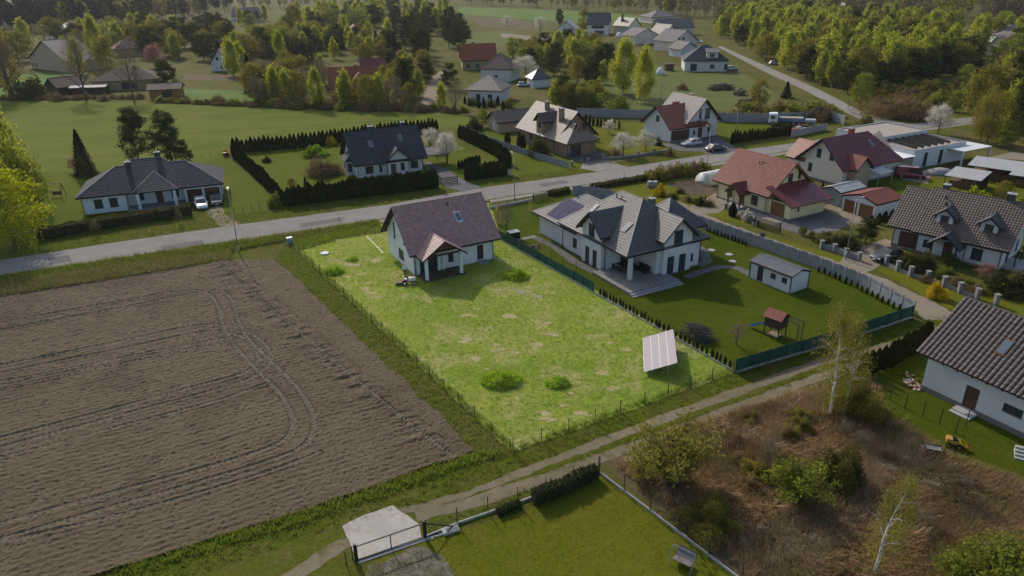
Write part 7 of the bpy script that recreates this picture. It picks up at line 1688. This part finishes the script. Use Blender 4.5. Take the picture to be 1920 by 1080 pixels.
# cistern by the vegetable bed, chairs' cover
for i, (x, y) in enumerate(((1218, 352), (1228, 352))): r_ = empty('water_butt', at(x, y), 0, 'grey plastic water butt by the roadside shrubs', 'water butt', 'grey water butts by the roadside shrubs'); MB().cyl((0, 0, 0), .42, 1.1, 14).build('barrel', M_CONCD, r_, True); MB().cyl((0, 0, 1.1), .44, .06, 14).build('lid', M_GREY, r_)
# fallen bin, dustbin, meter box, swing, white box
r_ = empty('dustbin', at(1428, 449), 0, 'dark wheelie bin on the sandy lane verge', 'bin'); MB().box(-.25, .25, -.28, .28, .05, .9).build('bin', M_BLKST, r_); MB().box(-.28, .28, -.32, .32, .9, .98).build('lid', M_BLKST, r_)
r_ = empty('meter_box', at(955, 329), R(20), 'pale meter box before the short thuja row', 'meter box'); MB().box(-.3, .3, -.15, .15, 0, 1.1).build('cabinet', M_CONC, r_); MB().box(-.34, .34, -.19, .19, 1.1, 1.16).build('cap', M_CONC, r_)
r_ = empty('garden_swing', at(108, 370), R(10), 'wooden A-frame garden swing on the bungalow lawn', 'swing')
for x in (-1.1, 1.1):
    for s_ in (-1, 1): MB().bar((x, s_ * 1.1, 0), (x, 0, 2.5), .09).build('leg', M_WOOD, r_)
MB().bar((-1.3, 0, 2.5), (1.3, 0, 2.5), .1).build('beam', M_WOOD, r_); MB().box(-.7, .7, -.25, .25, .5, .56).box(-.7, .7, .22, .27, .56, 1.05).build('seat', M_WOOD, r_)
for x in (-.65, .65): MB().bar((x, 0, .55), (x, 0, 2.5), .02).build('chain', M_BLKST, r_)
r_ = empty('barbecue', at(95 + 328, 294), 0, 'small dark barbecue stand beside the side hedge', 'barbecue'); MB().box(-.4, .4, -.3, .3, .5, .9).build('grill', M_BLKST, r_)
for x in (-.3, .3): MB().box(x - .05, x + .05, -.05, .05, 0, .5).build('leg', M_BLKST, r_)
# yellow mini loader and its bits by the tile-roofed house
r_ = empty('mini_loader', at(1787, 836), R(-25), 'yellow mini loader parked on the lawn', 'loader'); r_.scale = (.8, .8, .8); P_Y = carpaint('loader_yellow', (.42, .21, .012))
MB().box(-.75, .55, -.42, .42, .35, .72).box(-.75, -.2, -.4, .4, .72, .92).build('body', P_Y, r_, bevel=.04); MB().box(-.15, .3, -.25, .25, .72, .82).box(-.2, -.1, -.25, .25, .8, 1.15).build('seat', M_BLKST, r_)
for s_ in (-1, 1): MB().bar((.3, s_ * .48, .75), (1.15, s_ * .48, .35), .1).build('lift_arm', P_Y, r_)
MB().add([(1.1, -.55, .08), (1.1, .55, .08), (1.65, .55, .05), (1.65, -.55, .05), (1.1, -.55, .55), (1.1, .55, .55)], [(0, 1, 2, 3), (0, 4, 5, 1), (0, 3, 4), (1, 5, 2)]).build('bucket', P_Y, r_)
for x in (-.5, .42):
    for s_ in (-1, 1): t = MB().wheel((x, s_ * .52, .28), .28, .22).build('wheel', M_TYRE, r_, True); MB().wheel((x, s_ * .635, .28), .14, .02, n=10).build('rim', P_Y, t)
r_ = empty('compost_box', at(1748, 848), R(-20), 'dark wooden crate with pale stones by the lawn fence', 'crate')
for k in range(3): MB().box(-.6, .6, -.42, -.38, .05 + k * .16, .18 + k * .16).build('slat', M_DWOOD, r_); MB().box(-.6, .6, .38, .42, .05 + k * .16, .18 + k * .16).build('slat', M_DWOOD, r_); MB().box(-.6, -.56, -.38, .38, .05 + k * .16, .18 + k * .16).build('slat', M_DWOOD, r_); MB().box(.56, .6, -.38, .38, .05 + k * .16, .18 + k * .16).build('slat', M_DWOOD, r_)
MB().box(-.54, .54, -.36, .36, .02, .4).build('fill', M_CONC, r_)
r_ = empty('brick_rubble', at(1718, 722), 0, 'spill of red and pale bricks at the corner of the tile-roofed house', 'rubble'); mm = [mat('brick_red', (.30, .13, .09), .9, .2, 4), mat('brick_pale', (.50, .44, .38), .9, .2, 4)]
bm_ = [MB().box(-.12, .12, -.06, .06, -.035, .035).mesh('brick', q) for q in mm]
for i in range(70):
    o = link('brick', bm_[i % 2], r_); t = random.random(); o.location = (random.gauss(-.3, .35) + t * .2, random.gauss(0, .5) + t * 1.6 - .5, .05 + abs(random.gauss(0, .12))); o.rotation_euler = (random.uniform(-.5, .5), random.uniform(-.5, .5), random.uniform(0, 3))
r_ = empty('wooden_steps', at(1908, 862), R(-30), 'grey concrete steps at the lawn corner', 'steps')
for k in range(4): MB().box(-.2, 1.6, k * .32, k * .32 + .3, 0, .12 + k * .14).build('step', M_CONC, r_)
# garden swing with sling seat near the bottom fence
r_ = empty('swing_seat', at(1280, 1058), R(-38), 'grey sling swing seat in a tube frame on the gated lawn', 'swing seat')
for x in (-.75, .75): MB().tube([(x, -.55, 0), (x, -.1, 1.1), (x, .0, 1.25), (x, .1, 1.1), (x, .55, 0)], .022, 6).build('frame_side', M_GREY, r_)
MB().tube([(-.75, 0, 1.25), (.75, 0, 1.25)], .022, 6).build('top_bar', M_GREY, r_)
MB().loft([[(-.62, y, z), (.62, y, z), (.62, y, z + .03), (-.62, y, z + .03)] for y, z in ((-.5, .55), (-.2, .34), (.2, .3), (.45, .5), (.62, .85))]).build('sling', mat('grey_sling_cloth', (.15, .135, .125), .9), r_)
# white storage dome, boats of firewood on the rough meadow
r_ = empty('white_dome_tent', at(1238, 140), 0, 'white dome tent on the rough meadow', 'tent'); mb = MB(); mb.loft([[(1.6 * math.cos(t) * math.cos(a), 1.6 * math.cos(t) * math.sin(a), 2.6 * math.sin(t)) for a in [k * math.pi / 6 for k in range(12)]] for t in (0, .4, .8, 1.2, 1.5)]); mb.build('cover', MATS['whitened_concrete'], r_, True)
r_ = empty('white_dome_tent', at(1161, 70), 0, 'small white tank dome among the far houses', 'tank'); mb = MB(); mb.loft([[(2 * math.cos(t) * math.cos(a), 2 * math.cos(t) * math.sin(a), 2.8 * math.sin(t)) for a in [k * math.pi / 6 for k in range(12)]] for t in (0, .4, .8, 1.2, 1.5)]); mb.build('cover', MATS['whitened_concrete'], r_, True)
r_ = empty('timber_hut', at(1254, 132), R(10), 'small brown hut beside the white dome tent', 'hut'); MB().box(-1.5, 1.5, -1, 1, 0, 2.2).build('wall', M_DOOR, r_); MB().box(-1.8, 1.8, -1.3, 1.3, 2.2, 2.4).build('roof', T_RUST, r_)
for i, (x, y, n_, wd, lb) in enumerate([(1352, 168, 150, 4.5, 'long heap of logs on the rough meadow'), (1402, 198, 140, 3.5, 'brushwood heap behind the truck yard wall'), (1388, 178, 60, 2.0, 'small rubbish heap between the log heaps')]):
    r_ = empty('log_heap', at(x, y), R(10 + i * 15), lb, 'wood pile'); mb = MB()
    for k in range(n_):
        z = random.random() ** 1.5; q = Vector((random.uniform(-wd, wd) * (1 - .4 * z), random.uniform(-1.5, 1.5) * (1 - .4 * z), .15 + z * 1.6)); a = random.uniform(0, 3.14); d = Vector((math.cos(a), math.sin(a), random.uniform(-.2, .2))) * random.uniform(.5, 1.2); mb.tube([q - d, q + d], random.uniform(.06, .16), 5)
    tag(mb.build('logs', mat('grey_logs', (.13, .10, .08), .9, .5, 4), r_), kind='stuff')
r_ = empty('soil_heap', at(1760, 326), 0, 'pale heap of gravel before the flat-roofed house', 'heap'); mb = MB(); mb.loft([[(3 * s_ * math.cos(a) * (1 + .15 * math.sin(3 * a)), 1.6 * s_ * math.sin(a) * (1 + .1 * math.cos(5 * a)), z) for a in [k * math.pi / 8 for k in range(16)]] for s_, z in ((1, 0), (.85, .4), (.6, .8), (.3, 1.05), (.08, 1.12))]); mb.build('gravel', mat('pale_gravel', (.33, .30, .27), .95, .3, 4, .6, 10), r_, True)
# ------------------------------------------------------------------ grass and reeds that nobody could count
def pts_in(poly, dens, world=False):
    W = poly if world else gp(poly); xs = [p[0] for p in W]; ys = [p[1] for p in W]
    n = int((max(xs) - min(xs)) * (max(ys) - min(ys)) * dens); X = rng.uniform(min(xs), max(xs), n); Y = rng.uniform(min(ys), max(ys), n)
    k = in_poly(X, Y, W); return np.stack([X[k], Y[k]], 1)
def blades(P, h, spread, wd, per, lean=.35, patch=None):
    """tufts of bent triangular blades at points P"""
    n = len(P); i = np.repeat(np.arange(n), per); N = len(i); a = rng.uniform(0, 6.283, N); hh = h * rng.uniform(.5, 1.3, N)
    hs = np.repeat(rng.uniform(.6, 1.4, n), per); hh *= hs
    bx = P[i, 0] + rng.normal(0, spread, N); by = P[i, 1] + rng.normal(0, spread, N)
    c, s_ = np.cos(a), np.sin(a); t = rng.uniform(0, 6.283, N); w_ = wd * rng.uniform(.6, 1.4, N)
    z0 = np.zeros(N)
    A = np.stack([bx - np.cos(t) * w_, by - np.sin(t) * w_, z0], 1); B = np.stack([bx + np.cos(t) * w_, by + np.sin(t) * w_, z0], 1)
    T = np.stack([bx + c * hh * lean, by + s_ * hh * lean, hh], 1)
    return np.stack([A, B, T], 1).reshape(-1, 3), np.arange(3 * N).reshape(N, 3)
def cover(name, label, cat, V, F, m_):
    o = link(name, np_mesh(name, V, F), None, m_); return tag(o, label, cat, kind='stuff')
def grassmat(name, c1, c2, c3, sc=(.06, .5), t=((.36, .64), (.5, .72)), trans=.4):
    m_, nt, b = nodes_of(name); p = wpos(nt)
    a = mix(nt, ramp(nt, noise(nt, sc[0], 4, .6, p, .4), *t[0]), c1, c2); a = mix(nt, ramp(nt, noise(nt, sc[1], 4, .65, p), *t[1]), a, c3)
    g = ramp(nt, noise(nt, 6, 2, .5, p), .3, .7, (.65, .65, .65, 1), (1.35, 1.35, 1.35, 1)); a = mix(nt, 1.0, a, g, 'MULTIPLY')
    nt.nodes.remove(b); d = nt.nodes.new('ShaderNodeBsdfDiffuse'); tr = nt.nodes.new('ShaderNodeBsdfTranslucent'); mx = nt.nodes.new('ShaderNodeMixShader'); mx.inputs[0].default_value = trans
    nt.links.new(a, d.inputs[0]); nt.links.new(a, tr.inputs[0]); nt.links.new(d.outputs[0], mx.inputs[1]); nt.links.new(tr.outputs[0], mx.inputs[2]); nt.links.new(mx.outputs[0], nt.nodes['Material Output'].inputs[0])
    return m_
GM_PLOT = grassmat('plot_blades', (.26, .395, .036), (.38, .44, .075), (.52, .45, .19))
GM_VERGE = grassmat('verge_blades', (.15, .20, .022), (.175, .185, .035), (.24, .19, .075))
GM_LUSH = grassmat('lush_blades', (.18, .25, .03), (.20, .235, .03), (.22, .21, .055))
GM_DRY = grassmat('dry_blades', (.30, .235, .13), (.22, .18, .08), (.14, .15, .035))
GM_LAWN = grassmat('lawn_blades', (.095, .135, .008), (.11, .14, .010), (.14, .135, .024))
GM_REED = grassmat('reed_stalks', (.36, .235, .13), (.27, .165, .085), (.60, .47, .30), (.16, .7), ((.4, .6), (.56, .70)), .3)
GM_REEDB = grassmat('brown_stalks', (.29, .165, .085), (.23, .135, .068), (.34, .21, .105), (.2, .9), trans=.25)

GM_WEED = grassmat('weed_blades', (.27, .42, .03), (.34, .46, .035), (.20, .30, .03), (.4, 1.5), trans=.5)
PLOT = [(538, 453), (716, 422), (918, 378), (938, 447), (1376, 692), (960, 847)]
pp = pts_in(PLOT, 13)
for bx_, by_, br_ in BARE: pp = pp[(pp[:, 0] - bx_) ** 2 + (pp[:, 1] - by_) ** 2 > (br_ * .75) ** 2]
V, F = blades(pp, .16, .09, .028, 5, .5); cover('plot_grass', 'short tufty bright grass of the plot', 'grass', V, F, GM_PLOT)
V, F = blades(pts_in([(536, 455), (548, 455), (965, 838), (1376, 688), (1377, 699), (960, 849)], 22), .34, .1, .03, 5); cover('edge_grass', 'longer lush grass along the plot fence', 'grass', V, F, GM_LUSH)
V, F = blades(pts_in([(545, 452), (712, 420), (715, 436), (640, 448), (560, 470)], 25), .45, .12, .035, 5); cover('edge_grass', 'lush grass along the road end of the plot', 'grass', V, F, GM_LUSH)
vp = np.concatenate([pts_in([(120, 1080), (220, 1058), (880, 850), (958, 850), (1376, 701), (1700, 606), (1780, 592), (1740, 618), (1530, 672), (1300, 755), (1150, 812), (1000, 868), (880, 918), (640, 985), (480, 1040), (300, 1110)], 11),
                     pts_in([(1000, 889), (1150, 832), (1300, 777), (1530, 692), (1530, 700), (1300, 785), (1150, 842), (1000, 897)], 14),
                     pts_in([(1000, 914), (1150, 862), (1300, 806), (1530, 720), (1640, 690), (1620, 730), (1540, 724), (1260, 806), (1125, 872), (990, 948), (800, 1004), (790, 980), (880, 955)], 12),
                     pts_in([(515, 487), (536, 455), (958, 850), (890, 848), (545, 512)], 6)])
V, F = blades(pts_in([(515, 487), (536, 455), (958, 850), (890, 848), (545, 512)], 12), .22, .12, .03, 5); cover('field_edge_grass', 'lush grass strip between the ploughed field and the plot fence', 'grass', V, F, GM_LUSH)
V, F = blades(vp, .22, .1, .03, 5); cover('verge_grass', 'ragged grass along the track and field edge', 'grass', V, F, GM_VERGE)
V, F = blades(pts_in([(215, 1064), (560, 962), (893, 848), (960, 850), (905, 866), (700, 938), (560, 985), (240, 1080)], 26), .34, .12, .034, 6); cover('field_edge_grass', 'long lush grass on the track edge of the ploughed field', 'grass', V, F, GM_LUSH)
V, F = blades(pts_in([(0, 519), (200, 489), (400, 459), (536, 440), (705, 414), (712, 420), (536, 453), (440, 470), (430, 489), (200, 527), (0, 558), (-80, 575), (-80, 532)], 22), .5, .16, .04, 6, .5); cover('ditch_grass', 'ragged green grass of the roadside ditch', 'grass', V, F, GM_VERGE)
V, F = blades(pts_in([(-80, 548), (0, 534), (200, 505), (330, 488), (430, 475), (430, 489), (200, 527), (0, 558), (-80, 575)], 22), .6, .16, .035, 6, .6); cover('dry_ditch_grass', 'bleached dry grass along the ploughed field ditch', 'grass', V, F, GM_DRY)
V, F = blades(np.concatenate([pts_in([(100, 424), (386, 386), (440, 404), (540, 390), (830, 352), (860, 356), (727, 383), (450, 420), (200, 456), (20, 484), (20, 448)], 9), pts_in([(905, 350), (955, 330), (1090, 316), (1115, 322), (1000, 338)], 9), pts_in([(1180, 312), (1320, 290), (1250, 286), (1140, 308)], 9)]), .2, .1, .035, 5); cover('road_verge_grass', 'rough mown grass between the hedges and the road', 'grass', V, F, GM_VERGE)
V, F = blades(pts_in([(440, 1200), (690, 1058), (800, 1012), (990, 957), (1122, 890), (1388, 1080), (1480, 1200)], 26), .07, .08, .02, 4, .6); cover('lawn_grass', 'mown grass of the gated lawn', 'grass', V, F, grassmat('lower_lawn_blades', (.18, .185, .016), (.15, .17, .013), (.22, .185, .035)))
V, F = blades(np.concatenate([pts_in([(940, 450), (1050, 370), (1270, 400), (1710, 582), (1384, 690)], 10), pts_in([(1650, 705), (1745, 628), (2050, 600), (2050, 940), (1900, 885), (1760, 838), (1655, 765)], 12)]), .08, .09, .025, 4, .6); cover('lawn_grass', 'mown grass around the villa and the tile-roofed house', 'grass', V, F, GM_LAWN)

for x, y, rx, ry, hh, lb in ((624, 511, 1.5, 1.1, .7, 'lush weed mound near the field edge of the plot'), (968, 520, 1.7, 1.3, .9, 'dark green weed mound beside the netting fence'), (940, 716, 1.9, 1.5, .8, 'large low weed mound in the middle of the plot'), (1046, 720, 1.2, .9, .5, 'small weed mound beside the large one on the plot'), (660, 488, .8, .6, .3, 'small weed tuft near the manhole cover')):
    g = at(x, y); n = int(rx * ry * 130); a = rng.uniform(0, 6.283, n); q = np.sqrt(rng.uniform(0, 1, n)); Pm = np.stack([rx * q * np.cos(a), ry * q * np.sin(a)], 1)
    V, F = blades(Pm, .30, .05, .045, 5, .9); top = np.repeat(hh * (1 - q ** 2) * (.8 + .3 * np.sin(Pm[:, 0] * 3) * np.cos(Pm[:, 1] * 4)), 15); V[:, 2] += top
    o = link('weed_mound', np_mesh('weed_mound', V, F), None, GM_WEED); o.location = (g.x, g.y, 0); tag(o, lb, 'weeds')
sp = pts_in([(690, 1064), (790, 1024), (835, 1050), (860, 1085), (760, 1150), (680, 1120)], 9); mb = MB()
for x, y in sp:
    s_ = random.uniform(.03, .11); mb.add([(x + random.uniform(-1, 1) * s_, y + random.uniform(-1, 1) * s_, 0), (x + s_, y - s_, .0), (x + s_ * .8, y + s_, 0), (x - s_, y + s_ * .6, 0), (x, y, s_ * 1.1)], [(1, 2, 4), (2, 3, 4), (3, 1, 4)])
tag(mb.build('loose_stones', mat('pale_stone', (.36, .32, .27), .95, .3, 6)), 'loose pale stones scattered inside the steel gate', 'stones', kind='stuff')
V, F = blades(pts_in([(690, 1064), (790, 1024), (835, 1050), (860, 1085), (760, 1150), (680, 1120)], 7), .14, .1, .025, 5); cover('patch_grass', 'thin grass growing among the stones by the gate', 'grass', V, F, GM_VERGE)
# dry reeds and stalks swept into swirls
def reeds(P, L, wd, bend):
    n = len(P); fx = np.sin(P[:, 0] * .55 + 1.3) + np.cos(P[:, 1] * .7 + P[:, 0] * .2); fy = np.cos(P[:, 0] * .5 - P[:, 1] * .6) + .5 * np.sin(P[:, 1] * .9)
    a = np.arctan2(fy, fx) + rng.normal(0, .95, n); hh = L * rng.uniform(.5, 1.25, n); b = np.clip(bend * rng.uniform(.6, 1.2, n) * (1 + .5 * np.sin(P[:, 0] * .4 + P[:, 1] * .5)), .15, 1.25)
    d = np.stack([np.cos(a), np.sin(a)], 1); t = np.stack([-d[:, 1], d[:, 0]], 1); w_ = (wd * rng.uniform(.6, 1.4, n))[:, None]
    r0_ = P; r1 = P + d * (hh * .45 * np.sin(b * .6))[:, None]; r2 = r1 + d * (hh * .6 * np.sin(np.minimum(b * 1.2, 1.45)))[:, None]
    z1 = hh * .45 * np.cos(b * .6); z2 = z1 + hh * .6 * np.cos(np.minimum(b * 1.2, 1.45)); z = np.zeros(n)
    J = lambda p, zz, s_: np.column_stack([p + t * w_ * s_, zz])
    V = np.stack([J(r0_, z, -1), J(r0_, z, 1), J(r1, z1, 1), J(r1, z1, -1), J(r2, z2, .15), J(r2, z2, -.15)], 1).reshape(-1, 3)
    k = np.arange(n) * 6; F = np.concatenate([np.stack([k, k + 1, k + 2, k + 3], 1), np.stack([k + 3, k + 2, k + 4, k + 5], 1)]); return V, F
WASTE = [(1150, 872), (1260, 806), (1440, 750), (1540, 722), (1645, 725), (1665, 772), (1770, 850), (1930, 912), (2150, 1000), (2150, 1300), (1560, 1300), (1392, 1078)]
P = pts_in(WASTE, 85); nz = np.sin(P[:, 0] * .37 + 2) * np.cos(P[:, 1] * .45 + P[:, 0] * .15) + .35 * np.sin(P[:, 0] * 1.3) * np.sin(P[:, 1] * 1.1)
V, F = reeds(P[nz > -.15], .75, .014, 1.05); cover('dry_reeds', 'bleached dry reeds lying in swirls on the waste ground', 'reeds', V, F, GM_REED)
V, F = reeds(P[nz <= .1], .6, .013, .9); cover('brown_stalks', 'dark brown dead stalks on the waste ground', 'stalks', V, F, GM_REEDB)
V, F = blades(pts_in(WASTE, 4), .4, .2, .03, 5); cover('weed_grass', 'green grass growing through the dry reeds', 'grass', V, F, GM_VERGE)
V, F = blades(pts_in([(1480, 740), (1560, 718), (1650, 740), (1760, 840), (1930, 905), (1930, 925), (1740, 860), (1600, 790)], 14), .35, .12, .03, 5); cover('weed_grass', 'rank green grass along the lawn fence by the reeds', 'grass', V, F, GM_LUSH)
# ------------------------------------------------------------------ spring haze over the plain
hz = MB().box(-2600, 2600, -400, 4300, -1.2, 36.5).build('haze', None); hz['kind'] = 'stuff'; hz['label'] = 'thin pale haze over the plain'; hz['category'] = 'haze'
hm_ = bpy.data.materials.new('thin_haze'); hm_.use_nodes = True; nt = hm_.node_tree; nt.nodes.remove(nt.nodes['Principled BSDF'])
pv_ = nt.nodes.new('ShaderNodeVolumePrincipled'); pv_.inputs['Color'].default_value = (.86, .9, .95, 1); pv_.inputs['Density'].default_value = .00006; pv_.inputs['Anisotropy'].default_value = .3
nt.links.new(pv_.outputs[0], nt.nodes['Material Output'].inputs['Volume']); hz.data.materials.append(hm_)
